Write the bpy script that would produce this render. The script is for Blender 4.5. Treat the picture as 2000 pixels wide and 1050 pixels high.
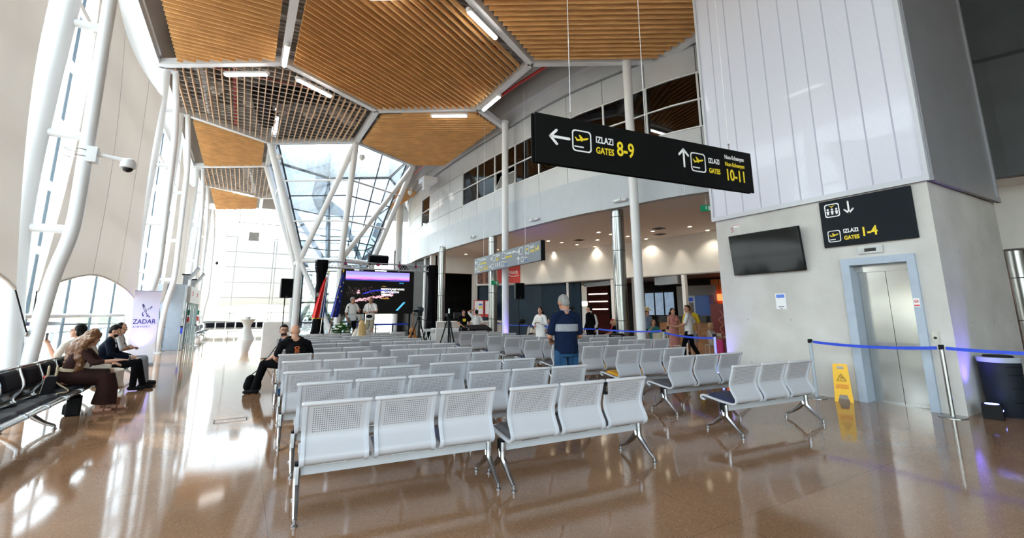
import bpy, bmesh, math, random
from mathutils import Vector, Matrix, Euler
random.seed(7)
PI = math.pi
R = math.radians
sc = bpy.context.scene
col = sc.collection
for o in list(bpy.data.objects):
    bpy.data.objects.remove(o)

# ------------------------------------------------------------------ camera
cam_d = bpy.data.cameras.new('camera')
cam_d.sensor_width = 36.0
cam_d.lens = 36.0 * 889.0 / 2000.0
cam_d.shift_y = -(525.0 - 444.0) / 2000.0
cam_d.clip_start = 0.05
cam_d.clip_end = 2000
cam = bpy.data.objects.new('camera', cam_d)
col.objects.link(cam)
yaw, pit, rol = R(30.2), R(10.55), 0.005
Fw = Vector((math.sin(yaw) * math.cos(pit), math.cos(yaw) * math.cos(pit), math.sin(pit)))
R0 = Vector((math.cos(yaw), -math.sin(yaw), 0))
U0 = R0.cross(Fw)
Rx = math.cos(rol) * R0 - math.sin(rol) * U0
Ux = math.cos(rol) * U0 + math.sin(rol) * R0
m3 = Matrix((Rx, Ux, -Fw)).transposed()
cam.matrix_world = Matrix.Translation((0, 0, 1.6)) @ m3.to_4x4()
sc.camera = cam

# ------------------------------------------------------------------ world, sun, exposure
w = bpy.data.worlds.new('World')
sc.world = w
w.use_nodes = True
nt = w.node_tree
nt.nodes.clear()
wo = nt.nodes.new('ShaderNodeOutputWorld')
bg = nt.nodes.new('ShaderNodeBackground')
sky = nt.nodes.new('ShaderNodeTexSky')
sky.sky_type = 'NISHITA'
sky.sun_disc = False
sky.sun_elevation = R(56)
sky.sun_rotation = R(311)
sky.dust_density = 1.8
sky.air_density = 1.0
hs = nt.nodes.new('ShaderNodeHueSaturation')
hs.inputs['Saturation'].default_value = .55
nt.links.new(sky.outputs[0], hs.inputs['Color'])
wb = nt.nodes.new('ShaderNodeMix')
wb.data_type = 'RGBA'
wb.blend_type = 'MULTIPLY'
wb.inputs[0].default_value = 1
wb.inputs[7].default_value = (1.0, .93, .86, 1)
nt.links.new(hs.outputs[0], wb.inputs[6])
nt.links.new(wb.outputs[2], bg.inputs[0])
bg.inputs[1].default_value = 1.0
nt.links.new(bg.outputs[0], wo.inputs[0])

def lamp(name, kind, loc, energy, color=(1, 1, 1), rot=(0, 0, 0), **kw):
    d = bpy.data.lights.new(name, kind)
    d.energy = energy
    d.color = color
    for k, v in kw.items():
        setattr(d, k, v)
    o = bpy.data.objects.new(name, d)
    o.location = loc
    o.rotation_euler = rot
    col.objects.link(o)
    return o

sun = lamp('sun', 'SUN', (-30, 30, 60), 2.2, (1, .95, .88), angle=R(.6))
sun.rotation_euler = Vector((.42, -.37, -.83)).to_track_quat('-Z', 'Y').to_euler()
# daylight portals in the glazed openings (guide sky sampling only)
def portal(loc, rot, sx, sy):
    o = lamp('daylight_portal', 'AREA', loc, 1, rot=rot, shape='RECTANGLE', size=sx, size_y=sy)
    o.data.cycles.is_portal = True
portal((-4.5, 20, 5.4), (0, R(-90), 0), 10.4, 55)
portal((.6, -9.4, 4.5), (R(90), 0, 0), 9.6, 9)
portal((5, 48.1, 5.4), (R(-90), 0, 0), 20, 10.4)
portal((4.5, 29.1, 12.9), (0, 0, 0), 7.5, 9)

sc.view_settings.view_transform = 'Standard'
sc.view_settings.look = 'None'
sc.view_settings.gamma = 1
sc.view_settings.use_curve_mapping = False
sc.view_settings.exposure = 0.82
cy = sc.cycles
cy.max_bounces = 7
cy.diffuse_bounces = 4
cy.glossy_bounces = 4
cy.transparent_max_bounces = 16
cy.transmission_bounces = 4
cy.caustics_reflective = False
cy.caustics_refractive = False
cy.sample_clamp_indirect = 6
cy.use_denoising = True

# ------------------------------------------------------------------ materials
MATS = {}
def mat(name, color, rough=.5, metal=0, emis=None, es=0, spec=.5, noise=None, bump=None, coat=0, transl=None):
    """noise=(scale, amount[, detail, stretch]) varies the base colour; bump=(scale, strength)"""
    m = bpy.data.materials.new(name)
    m.use_nodes = True
    n = m.node_tree
    b = n.nodes['Principled BSDF']
    b.inputs['Base Color'].default_value = (*color, 1)
    b.inputs['Roughness'].default_value = rough
    b.inputs['Metallic'].default_value = metal
    b.inputs['Specular IOR Level'].default_value = spec
    if coat:
        b.inputs['Coat Weight'].default_value = coat
        b.inputs['Coat Roughness'].default_value = .05
    if emis:
        b.inputs['Emission Color'].default_value = (*emis, 1)
        b.inputs['Emission Strength'].default_value = es
    tc = n.nodes.new('ShaderNodeTexCoord')
    if noise:
        mp = n.nodes.new('ShaderNodeMapping')
        if len(noise) > 3:
            mp.inputs['Scale'].default_value = noise[3]
        n.links.new(tc.outputs['Object'], mp.inputs[0])
        t = n.nodes.new('ShaderNodeTexNoise')
        t.inputs['Scale'].default_value = noise[0]
        t.inputs['Detail'].default_value = noise[2] if len(noise) > 2 else 4
        n.links.new(mp.outputs[0], t.inputs['Vector'])
        r = n.nodes.new('ShaderNodeValToRGB')
        a = noise[1]
        r.color_ramp.elements[0].position = .3
        r.color_ramp.elements[1].position = .7
        r.color_ramp.elements[0].color = (*[max(0, c * (1 - a)) for c in color], 1)
        r.color_ramp.elements[1].color = (*[min(1, c * (1 + a)) for c in color], 1)
        n.links.new(t.outputs[0], r.inputs[0])
        n.links.new(r.outputs[0], b.inputs['Base Color'])
    if bump:
        t2 = n.nodes.new('ShaderNodeTexNoise')
        t2.inputs['Scale'].default_value = bump[0]
        n.links.new(tc.outputs['Object'], t2.inputs['Vector'])
        bp = n.nodes.new('ShaderNodeBump')
        bp.inputs['Strength'].default_value = bump[1]
        bp.inputs['Distance'].default_value = .01
        n.links.new(t2.outputs[0], bp.inputs['Height'])
        n.links.new(bp.outputs[0], b.inputs['Normal'])
    if transl:
        tr = n.nodes.new('ShaderNodeBsdfTranslucent')
        tr.inputs[0].default_value = (*color, 1)
        mx = n.nodes.new('ShaderNodeMixShader')
        mx.inputs[0].default_value = transl
        n.links.new(b.outputs[0], mx.inputs[1])
        n.links.new(tr.outputs[0], mx.inputs[2])
        n.links.new(mx.outputs[0], n.nodes['Material Output'].inputs[0])
    MATS[name] = m
    return m

def sheer(name, color, open_):
    m = mat(name, color, .9)
    n = m.node_tree
    tr = n.nodes.new('ShaderNodeBsdfTransparent')
    mx = n.nodes.new('ShaderNodeMixShader')
    mx.inputs[0].default_value = open_
    n.links.new(n.nodes['Principled BSDF'].outputs[0], mx.inputs[1])
    n.links.new(tr.outputs[0], mx.inputs[2])
    n.links.new(mx.outputs[0], n.nodes['Material Output'].inputs[0])

def glass(name, tint=(1, 1, 1), refl=.12, rough=0.0):
    m = bpy.data.materials.new(name)
    m.use_nodes = True
    n = m.node_tree
    n.nodes.clear()
    out = n.nodes.new('ShaderNodeOutputMaterial')
    tr = n.nodes.new('ShaderNodeBsdfTransparent')
    tr.inputs[0].default_value = (*tint, 1)
    gl = n.nodes.new('ShaderNodeBsdfGlossy')
    gl.inputs['Roughness'].default_value = rough
    lw = n.nodes.new('ShaderNodeLayerWeight')
    lw.inputs[0].default_value = .5
    fr = n.nodes.new('ShaderNodeMath')
    fr.operation = 'POWER'
    fr.inputs[1].default_value = 5
    n.links.new(lw.outputs['Facing'], fr.inputs[0])
    ad = n.nodes.new('ShaderNodeMath')
    ad.operation = 'MULTIPLY_ADD'
    ad.inputs[1].default_value = .55
    ad.inputs[2].default_value = refl * .6
    ad.use_clamp = True
    mx = n.nodes.new('ShaderNodeMixShader')
    n.links.new(fr.outputs[0], ad.inputs[0])
    n.links.new(ad.outputs[0], mx.inputs[0])
    n.links.new(tr.outputs[0], mx.inputs[1])
    n.links.new(gl.outputs[0], mx.inputs[2])
    n.links.new(mx.outputs[0], out.inputs[0])
    MATS[name] = m
    return m

M = MATS
mat('white_paint', (.83, .84, .85), .35)
mat('white_wall', (.86, .85, .82), .6, noise=(3, .02))
mat('fascia_paint', (.52, .56, .60), .45, noise=(2, .03))
mat('clad_panel', (.60, .61, .62), .42, metal=.15, noise=(1.2, .04))
mat('joint_dark', (.05, .05, .055), .7)
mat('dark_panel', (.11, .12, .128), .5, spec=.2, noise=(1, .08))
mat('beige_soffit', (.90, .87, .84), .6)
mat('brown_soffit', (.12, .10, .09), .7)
mat('roof_deck', (.42, .42, .40), .6, noise=(.8, .2))
mat('duct_metal', (.42, .43, .43), .35, metal=.7, noise=(4, .2))
mat('duct_black', (.02, .02, .02), .8)
mat('pipe_red', (.55, .03, .025), .4)
mat('wood_slat', (.88, .47, .18), .55, noise=(6, .22, 4, (.3, .3, 3)))
mat('wood_pale', (.80, .55, .35), .5, noise=(6, .15, 4, (.3, .3, 3)))
mat('wood_bar', (.30, .14, .05), .5, noise=(5, .3, 4, (.2, .2, 4)))
mat('lamp_glow', (1, 1, 1), .5, emis=(1, .97, .93), es=9)
mat('downlight_glow', (1, 1, 1), .5, emis=(1, .86, .6), es=7)
mat('sail', (.74, .70, .665), .85, transl=.42, noise=(.35, .04), bump=(140, .05))
mat('steel_brushed', (.40, .40, .39), .27, metal=1, noise=(3, .16, 3, (14, 14, .4)))
mat('chrome', (.45, .45, .46), .14, metal=1)
mat('cast_alu', (.42, .42, .43), .25, metal=1, noise=(9, .15))
mat('seat_paint', (.58, .575, .59), .38)
mat('seat_rail', (.56, .575, .61), .32)
mat('beam_paint', (.56, .58, .61), .35)
mat('pad_navy', (.018, .026, .075), .6, bump=(90, .1))
mat('pad_grey', (.06, .063, .075), .6, bump=(90, .1))
mat('pad_mustard', (.62, .30, .01), .6, bump=(90, .1))
mat('pad_black', (.003, .004, .009), .6, spec=.12, bump=(60, .1))
mat('black_matt', (.005, .005, .006), .6, spec=.2)
mat('black_gloss', (.006, .006, .007), .15)
mat('cloth_black', (.004, .004, .005), .9, spec=.1, noise=(8, .3))
mat('sign_black', (.004, .004, .004), .6, spec=.12)
mat('sign_slate', (.14, .165, .195), .4)
mat('sign_navy', (.010, .013, .018), .6, spec=.15)
mat('ink_white', (.9, .9, .9), .5)
mat('ink_yellow', (.9, .68, .02), .5)
mat('ink_blue', (.10, .22, .70), .5)
mat('ink_navy', (.02, .02, .16), .5)
mat('ink_dark', (.02, .02, .02), .5)
mat('ink_red', (.65, .03, .02), .5)
mat('paper', (.85, .86, .88), .6)
mat('tape_blue', (.01, .06, .62), .5, noise=(30, .15))
mat('frame_bluegrey', (.40, .47, .56), .4, noise=(5, .06))
mat('yellow_plastic', (.90, .50, .01), .4)
mat('bin_body', (.010, .014, .022), .5, spec=.25)
mat('bin_rim', (.40, .45, .50), .4)
mat('screen_off', (.004, .006, .006), .08, spec=.35)
mat('steel_door', (.48, .48, .475), .19, metal=1, bump=(1.3, .35))
mat('grey_sheet', (.26, .26, .28), .35, noise=(2, .06))
mat('sheet_joint', (.42, .43, .52), .4)
mat('led_black', (.010, .009, .008), .5, spec=.2)
mat('red_poster', (.62, .04, .035), .5)
mat('brown_photo', (.16, .06, .04), .5, noise=(4, .7))
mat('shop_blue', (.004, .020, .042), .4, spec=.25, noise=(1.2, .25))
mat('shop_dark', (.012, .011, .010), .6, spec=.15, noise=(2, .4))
mat('shop_red', (.10, .018, .014), .5, noise=(2, .4))
mat('shutter_metal', (.30, .31, .32), .4, metal=.6)
mat('shop_grey', (.24, .235, .23), .6)
mat('orange_wall', (.52, .17, .03), .6)
mat('magenta', (.55, .01, .16), .5)
mat('vending_red', (.12, .005, .005), .3)
mat('blue_box', (.03, .10, .35), .4)
mat('ivory', (.72, .65, .52), .5)
mat('skin', (.50, .26, .17), .5, spec=.35, noise=(9, .05))
mat('skin_tan', (.42, .20, .12), .5, spec=.35, noise=(9, .05))
mat('lips', (.42, .12, .10), .5)
mat('eye_white', (.8, .8, .8), .2)
mat('eye_dark', (.015, .01, .01), .2)
mat('hair_black', (.006, .004, .004), .55, spec=.15, noise=(40, .4, 3, (6, 6, .6)))
mat('hair_brown', (.05, .024, .012), .55, spec=.2, noise=(40, .4, 3, (6, 6, .6)))
mat('hair_auburn', (.15, .06, .02), .45, noise=(45, .5, 3, (6, 6, .8)), bump=(45, .9))
mat('hair_blonde', (.52, .33, .13), .45, noise=(45, .35, 3, (8, 8, .4)), bump=(60, .6))
mat('hair_grey', (.24, .23, .22), .6, noise=(40, .35))
mat('cloth_white', (.78, .77, .76), .85, noise=(5, .04))
mat('cloth_cream', (.66, .60, .52), .85, noise=(14, .12))
mat('cloth_navy', (.006, .012, .035), .9, spec=.1, noise=(5, .15))
mat('cloth_suit', (.004, .006, .013), .9, spec=.1)
mat('cloth_dark', (.005, .005, .006), .9, spec=.1)
mat('cloth_grey', (.27, .28, .31), .85, noise=(60, .15))
mat('cloth_brown', (.035, .016, .014), .9, spec=.1, noise=(5, .15))
mat('cloth_denim', (.02, .065, .14), .85, spec=.15, noise=(5, .25), bump=(40, .4))
mat('cloth_khaki', (.40, .35, .25), .85, noise=(5, .1))
mat('cloth_yellow', (.72, .50, .02), .85)
mat('cloth_pink', (.55, .22, .18), .85)
mat('cloth_red', (.45, .02, .02), .85)
mat('cloth_teal', (.03, .22, .22), .85)
mat('cloth_blue', (.20, .26, .40), .85)
mat('straw', (.55, .40, .20), .8)
mat('rope', (.62, .50, .33), .8)
mat('leather_black', (.005, .005, .006), .6, spec=.15)
mat('sole', (.30, .24, .16), .8)
mat('sandal', (.20, .07, .03), .6)
mat('leaf', (.03, .12, .02), .5, noise=(10, .4))
mat('petal', (.80, .80, .66), .6)
mat('flag_red', (.62, .012, .012), .7)
mat('flag_white', (.75, .75, .75), .7)
mat('flag_blue', (.010, .028, .26), .7)
mat('star_gold', (.80, .55, .05), .5)
mat('pole_wood', (.22, .08, .03), .4)
mat('guitar', (.42, .17, .04), .3)
mat('led_blue', (.1, .1, 1), .5, emis=(.15, .2, 1), es=8)
mat('exit_green', (.0, .22, .10), .5, emis=(0, .5, .2), es=.08)
mat('apron', (.50, .475, .44), .9, noise=(.15, .08))
mat('far_land', (.17, .18, .11), .95, noise=(.12, .25))
mat('far_rock', (.26, .23, .18), .95, noise=(.3, .3))
mat('mullion', (.10, .14, .17), .5)
mat('fence_metal', (.35, .40, .40), .5)
mat('menu_glow', (.9, .9, .8), .5, emis=(1, .95, .8), es=1.6)
mat('counter_white', (.72, .70, .67), .5)
mat('red_glow', (.8, .05, .02), .5, emis=(1, .1, .03), es=2.5)
mat('green_box', (.0, .18, .07), .5)
mat('poly_face', (.58, .58, .66), .16, transl=.12, coat=.6)
sheer('sail_thin', (.62, .63, .65), .36)
glass('pane', (.86, .92, .93), .07)
glass('pane_funnel', (.86, .92, .96), .26)
glass('pane_dark', (.22, .24, .25), .16)
glass('pane_far', (.80, .87, .94), .5)
glass('acrylic', (.93, .96, .97), .12)

def node_mat(name):
    m = bpy.data.materials.new(name)
    m.use_nodes = True
    MATS[name] = m
    return m, m.node_tree, m.node_tree.nodes['Principled BSDF']

# terrazzo floor
m, n, b = node_mat('terrazzo')
tc = n.nodes.new('ShaderNodeTexCoord')
v = n.nodes.new('ShaderNodeTexVoronoi'); v.inputs['Scale'].default_value = 125
n.links.new(tc.outputs['Object'], v.inputs['Vector'])
vr = n.nodes.new('ShaderNodeValToRGB')
els = vr.color_ramp.elements
els[0].color = (.20, .10, .045, 1); els[0].position = 0
els[1].color = (.30, .17, .095, 1); els[1].position = 1
for p_, c_ in ((.12, (.28, .157, .085, 1)), (.45, (.262, .144, .077, 1)), (.8, (.29, .162, .088, 1)), (.93, (.36, .225, .14, 1))):
    e_ = els.new(p_); e_.color = c_
sp = n.nodes.new('ShaderNodeSeparateColor')
n.links.new(v.outputs['Color'], sp.inputs[0])
n.links.new(sp.outputs[0], vr.inputs[0])
nz = n.nodes.new('ShaderNodeTexNoise'); nz.inputs['Scale'].default_value = 1.1; nz.inputs['Detail'].default_value = 5
n.links.new(tc.outputs['Object'], nz.inputs['Vector'])
mr = n.nodes.new('ShaderNodeMapRange'); mr.inputs[1].default_value = .3; mr.inputs[2].default_value = .7
mr.inputs[3].default_value = .86; mr.inputs[4].default_value = 1.12
n.links.new(nz.outputs[0], mr.inputs[0])
mu = n.nodes.new('ShaderNodeVectorMath'); mu.operation = 'SCALE'
n.links.new(vr.outputs[0], mu.inputs[0]); n.links.new(mr.outputs[0], mu.inputs['Scale'])
# joints every 3.1 m
br = n.nodes.new('ShaderNodeTexBrick')
br.offset = 0; br.inputs['Scale'].default_value = 1
br.inputs['Brick Width'].default_value = 3.1; br.inputs['Row Height'].default_value = 3.1
br.inputs['Mortar Size'].default_value = .003
br.inputs['Color1'].default_value = (1, 1, 1, 1); br.inputs['Color2'].default_value = (1, 1, 1, 1)
br.inputs['Mortar'].default_value = (.55, .52, .5, 1)
mp = n.nodes.new('ShaderNodeMapping'); mp.inputs['Location'].default_value = (2.8, .6, 0)
n.links.new(tc.outputs['Object'], mp.inputs[0]); n.links.new(mp.outputs[0], br.inputs['Vector'])
mm = n.nodes.new('ShaderNodeVectorMath'); mm.operation = 'MULTIPLY'
n.links.new(mu.outputs[0], mm.inputs[0]); n.links.new(br.outputs[0], mm.inputs[1])
n.links.new(mm.outputs[0], b.inputs['Base Color'])
b.inputs['Roughness'].default_value = .075
b.inputs['Specular IOR Level'].default_value = .45
nb = n.nodes.new('ShaderNodeTexNoise'); nb.inputs['Scale'].default_value = 2.2
n.links.new(tc.outputs['Object'], nb.inputs['Vector'])
bp = n.nodes.new('ShaderNodeBump'); bp.inputs['Strength'].default_value = .025; bp.inputs['Distance'].default_value = .02
n.links.new(nb.outputs[0], bp.inputs['Height']); n.links.new(bp.outputs[0], b.inputs['Normal'])

# board-marked concrete of the lift shaft
m, n, b = node_mat('concrete')
tc = n.nodes.new('ShaderNodeTexCoord')
n1 = n.nodes.new('ShaderNodeTexNoise'); n1.inputs['Scale'].default_value = 1.3; n1.inputs['Detail'].default_value = 7
n.links.new(tc.outputs['Object'], n1.inputs['Vector'])
r1 = n.nodes.new('ShaderNodeValToRGB')
r1.color_ramp.elements[0].position = .3; r1.color_ramp.elements[0].color = (.50, .485, .455, 1)
r1.color_ramp.elements[1].position = .72; r1.color_ramp.elements[1].color = (.63, .615, .585, 1)
n.links.new(n1.outputs[0], r1.inputs[0]); n.links.new(r1.outputs[0], b.inputs['Base Color'])
b.inputs['Roughness'].default_value = .72
n2 = n.nodes.new('ShaderNodeTexNoise'); n2.inputs['Scale'].default_value = 30
n.links.new(tc.outputs['Object'], n2.inputs['Vector'])
bp = n.nodes.new('ShaderNodeBump'); bp.inputs['Strength'].default_value = .25; bp.inputs['Distance'].default_value = .01
n.links.new(n2.outputs[0], bp.inputs['Height']); n.links.new(bp.outputs[0], b.inputs['Normal'])

# perforated seat sheet: a grid of punched holes above the lumbar bend
m, n, b = node_mat('perforated')
b.inputs['Base Color'].default_value = (.52, .515, .535, 1)
b.inputs['Roughness'].default_value = .38
tc = n.nodes.new('ShaderNodeTexCoord')
sx = n.nodes.new('ShaderNodeSeparateXYZ'); n.links.new(tc.outputs['Object'], sx.inputs[0])
def mth(op, a, bb=None, c=None):
    q = n.nodes.new('ShaderNodeMath'); q.operation = op
    for i, x in enumerate((a, bb, c)):
        if x is None: continue
        if isinstance(x, (int, float)): q.inputs[i].default_value = x
        else: n.links.new(x, q.inputs[i])
    return q.outputs[0]
def cell(x):
    return mth('SUBTRACT', mth('FRACT', mth('MULTIPLY', x, 1 / .0175)), .5)
fx, fz = cell(sx.outputs[0]), cell(sx.outputs[2])
d2 = mth('ADD', mth('MULTIPLY', fx, fx), mth('MULTIPLY', fz, fz))
hole = mth('LESS_THAN', d2, .052)
hole = mth('MULTIPLY', hole, mth('LESS_THAN', mth('ABSOLUTE', sx.outputs[0]), .193))
hole = mth('MULTIPLY', hole, mth('GREATER_THAN', sx.outputs[2], .63))
hole = mth('MULTIPLY', hole, mth('LESS_THAN', sx.outputs[2], .84))
tr = n.nodes.new('ShaderNodeBsdfDiffuse')
tr.inputs[0].default_value = (.035, .037, .045, 1)
mx = n.nodes.new('ShaderNodeMixShader')
n.links.new(hole, mx.inputs[0]); n.links.new(b.outputs[0], mx.inputs[1]); n.links.new(tr.outputs[0], mx.inputs[2])
n.links.new(mx.outputs[0], n.nodes['Material Output'].inputs[0])

# ribbed multiwall sheet of the shaft head
m, n, b = node_mat('multiwall')
tc = n.nodes.new('ShaderNodeTexCoord')
wv = n.nodes.new('ShaderNodeTexWave'); wv.wave_type = 'BANDS'; wv.bands_direction = 'Y'
wv.inputs['Scale'].default_value = 12; wv.inputs['Distortion'].default_value = 0
n.links.new(tc.outputs['Object'], wv.inputs['Vector'])
r1 = n.nodes.new('ShaderNodeValToRGB')
r1.color_ramp.elements[0].color = (.60, .60, .68, 1); r1.color_ramp.elements[1].color = (.66, .66, .735, 1)
n.links.new(wv.outputs[0], r1.inputs[0]); n.links.new(r1.outputs[0], b.inputs['Base Color'])
b.inputs['Roughness'].default_value = .30
b.inputs['Coat Weight'].default_value = .25

# stage screen picture: dusk sky over a night coast (flat picture on a flat screen)
def emis_screen(name, build):
    m, n, b = node_mat(name)
    c = build(n)
    b.inputs['Base Color'].default_value = (.01, .01, .01, 1)
    n.links.new(c, b.inputs['Emission Color'])
    b.inputs['Emission Strength'].default_value = .9
def dusk(n):
    tc = n.nodes.new('ShaderNodeTexCoord')
    mp = n.nodes.new('ShaderNodeMapping'); mp.inputs['Scale'].default_value = (1, 1, 6)
    n.links.new(tc.outputs['Generated'], mp.inputs[0])
    t = n.nodes.new('ShaderNodeTexNoise'); t.inputs['Scale'].default_value = 2.3
    n.links.new(mp.outputs[0], t.inputs['Vector'])
    s = n.nodes.new('ShaderNodeSeparateXYZ'); n.links.new(tc.outputs['Generated'], s.inputs[0])
    a = n.nodes.new('ShaderNodeMath'); a.operation = 'MULTIPLY_ADD'
    n.links.new(t.outputs[0], a.inputs[0]); a.inputs[1].default_value = .45
    n.links.new(s.outputs[2], a.inputs[2])
    r = n.nodes.new('ShaderNodeValToRGB'); e = r.color_ramp.elements
    e[0].position = .15; e[0].color = (.01, .02, .16, 1)
    e[1].position = 1.0; e[1].color = (.30, .25, .75, 1)
    for p_, c_ in ((.32, (.02, .04, .35, 1)), (.47, (.75, .22, .55, 1)), (.62, (.55, .35, .80, 1)), (.8, (.35, .38, .90, 1))):
        x = e.new(p_); x.color = c_
    n.links.new(a.outputs[0], r.inputs[0])
    return r.outputs[0]
emis_screen('screen_dusk', dusk)
mat('screen_town', (.02, .01, .02), .5, emis=(.95, .50, .55), es=.8)
mat('screen_sea', (.0, .0, .02), .5, emis=(.02, .03, .45), es=.7)
mat('screen_text', (1, 1, 1), .5, emis=(1, 1, 1), es=1.0)
mat('screen_cyan', (0, 0, 0), .5, emis=(.08, .42, .80), es=1.0)
mat('daylit', (.1, .12, .15), .3, emis=(.35, .5, .7), es=.28, noise=(3, .6))
mat('print_orange', (.75, .16, .03), .6)
mat('screen_orange', (0, 0, 0), .5, emis=(.9, .45, .08), es=1.0)

# ------------------------------------------------------------------ mesh builder
def rotm(rx=0, ry=0, rz=0):
    return Euler((R(rx), R(ry), R(rz))).to_matrix()

class MB:
    def __init__(s):
        s.v = []; s.f = []; s.mi = []; s.cur = 0
    def add(s, vs, fs):
        o = len(s.v)
        s.v += [tuple(x) for x in vs]
        s.f += [tuple(i + o for i in f) for f in fs]
        s.mi += [s.cur] * len(fs)
        return s
    def box(s, c, d, rot=None):
        hx, hy, hz = d[0] / 2, d[1] / 2, d[2] / 2
        vs = [Vector((x * hx, y * hy, z * hz)) for x in (-1, 1) for y in (-1, 1) for z in (-1, 1)]
        if rot is not None: vs = [rot @ q for q in vs]
        c = Vector(c)
        return s.add([q + c for q in vs], [(0, 1, 3, 2), (4, 6, 7, 5), (0, 4, 5, 1), (2, 3, 7, 6), (0, 2, 6, 4), (1, 5, 7, 3)])
    def b2(s, x0, x1, y0, y1, z0, z1):
        return s.box(((x0 + x1) / 2, (y0 + y1) / 2, (z0 + z1) / 2), (abs(x1 - x0), abs(y1 - y0), abs(z1 - z0)))
    def bar(s, a, b, w, h, up=(0, 0, 1)):
        a = Vector(a); b = Vector(b); d = (b - a).normalized(); up = Vector(up)
        x = d.cross(up)
        if x.length < 1e-4: x = d.cross(Vector((1, 0, 0)))
        x.normalize(); u = x.cross(d)
        vs = [p + x * (i * w / 2) + u * (j * h / 2) for p in (a, b) for i, j in ((-1, -1), (1, -1), (1, 1), (-1, 1))]
        return s.add(vs, [(0, 3, 2, 1), (4, 5, 6, 7), (0, 1, 5, 4), (1, 2, 6, 5), (2, 3, 7, 6), (3, 0, 4, 7)])
    def tube(s, pts, r, seg=10, closed=False, flat=None):
        pts = [Vector(p) for p in pts]; n = len(pts)
        rs = r if isinstance(r, (list, tuple)) else [r] * n
        vs = []; fs = []
        px = None
        for i, p in enumerate(pts):
            if closed: d = pts[(i + 1) % n] - pts[i - 1]
            else: d = pts[min(i + 1, n - 1)] - pts[max(i - 1, 0)]
            d.normalize()
            if px is None:
                t = Vector((0, 0, 1)) if abs(d.z) < .9 else Vector((1, 0, 0))
                x = d.cross(t).normalized()
            else:
                x = (px - d * px.dot(d)).normalized()
            px = x; y = d.cross(x)
            for k in range(seg):
                a = 2 * PI * k / seg
                vs.append(p + (x * math.cos(a) + y * math.sin(a)) * rs[i])
        m_ = n if closed else n - 1
        for i in range(m_):
            j = (i + 1) % n
            for k in range(seg):
                l = (k + 1) % seg
                fs.append((i * seg + k, i * seg + l, j * seg + l, j * seg + k))
        if not closed:
            fs.append(tuple(range(seg))[::-1]); fs.append(tuple((n - 1) * seg + k for k in range(seg)))
        return s.add(vs, fs)
    def cyl(s, a, b, r, r2=None, seg=16):
        return s.tube([a, b], [r, r if r2 is None else r2], seg)
    def lathe(s, prof, c=(0, 0, 0), seg=20):
        vs = []; fs = []; n = len(prof)
        for r_, z in prof:
            for k in range(seg):
                a = 2 * PI * k / seg
                vs.append((c[0] + r_ * math.cos(a), c[1] + r_ * math.sin(a), c[2] + z))
        for i in range(n - 1):
            for k in range(seg):
                l = (k + 1) % seg
                fs.append((i * seg + k, i * seg + l, (i + 1) * seg + l, (i + 1) * seg + k))
        fs.append(tuple(range(seg))[::-1]); fs.append(tuple((n - 1) * seg + k for k in range(seg)))
        return s.add(vs, fs)
    def prism(s, poly, z0, z1):
        n = len(poly)
        vs = [(x, y, z0) for x, y in poly] + [(x, y, z1) for x, y in poly]
        fs = [tuple(range(n))[::-1], tuple(range(n, 2 * n))] + [(i, (i + 1) % n, (i + 1) % n + n, i + n) for i in range(n)]
        return s.add(vs, fs)
    def plate(s, poly3, nrm, t):
        """a thick plate: outline poly3 (3-D points) extruded by t along nrm"""
        n = len(poly3); nrm = Vector(nrm).normalized() * t
        vs = [Vector(p) for p in poly3]; vs += [p + nrm for p in vs]
        fs = [tuple(range(n))[::-1], tuple(range(n, 2 * n))] + [(i, (i + 1) % n, (i + 1) % n + n, i + n) for i in range(n)]
        return s.add(vs, fs)
    def ell(s, c, r, rot=None, u=14, v=8):
        c = Vector(c); vs = []; fs = []
        vs.append(Vector((0, 0, r[2])))
        for i in range(1, v):
            a = PI * i / v
            for k in range(u):
                b_ = 2 * PI * k / u
                vs.append(Vector((r[0] * math.sin(a) * math.cos(b_), r[1] * math.sin(a) * math.sin(b_), r[2] * math.cos(a))))
        vs.append(Vector((0, 0, -r[2])))
        if rot is not None: vs = [rot @ q for q in vs]
        vs = [q + c for q in vs]
        for k in range(u): fs.append((0, 1 + k, 1 + (k + 1) % u))
        for i in range(v - 2):
            for k in range(u):
                l = (k + 1) % u
                fs.append((1 + i * u + k, 1 + (i + 1) * u + k, 1 + (i + 1) * u + l, 1 + i * u + l))
        e = len(vs) - 1; o = 1 + (v - 2) * u
        for k in range(u): fs.append((e, o + (k + 1) % u, o + k))
        return s.add(vs, fs)
    def cap(s, a, b, ra, rb, seg=12):
        """rounded cone"""
        a = Vector(a); b = Vector(b); d = b - a; L = d.length
        if L < 1e-5: return s.ell(a, (ra,) * 3)
        d.normalize(); pts = []; rs = []
        for t in (-85, -60, -30): pts.append(a + d * ra * math.sin(R(t))); rs.append(ra * math.cos(R(t)))
        pts += [a, b]; rs += [ra, rb]
        for t in (30, 60, 85): pts.append(b + d * rb * math.sin(R(t))); rs.append(rb * math.cos(R(t)))
        return s.tube(pts, rs, seg)
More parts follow.
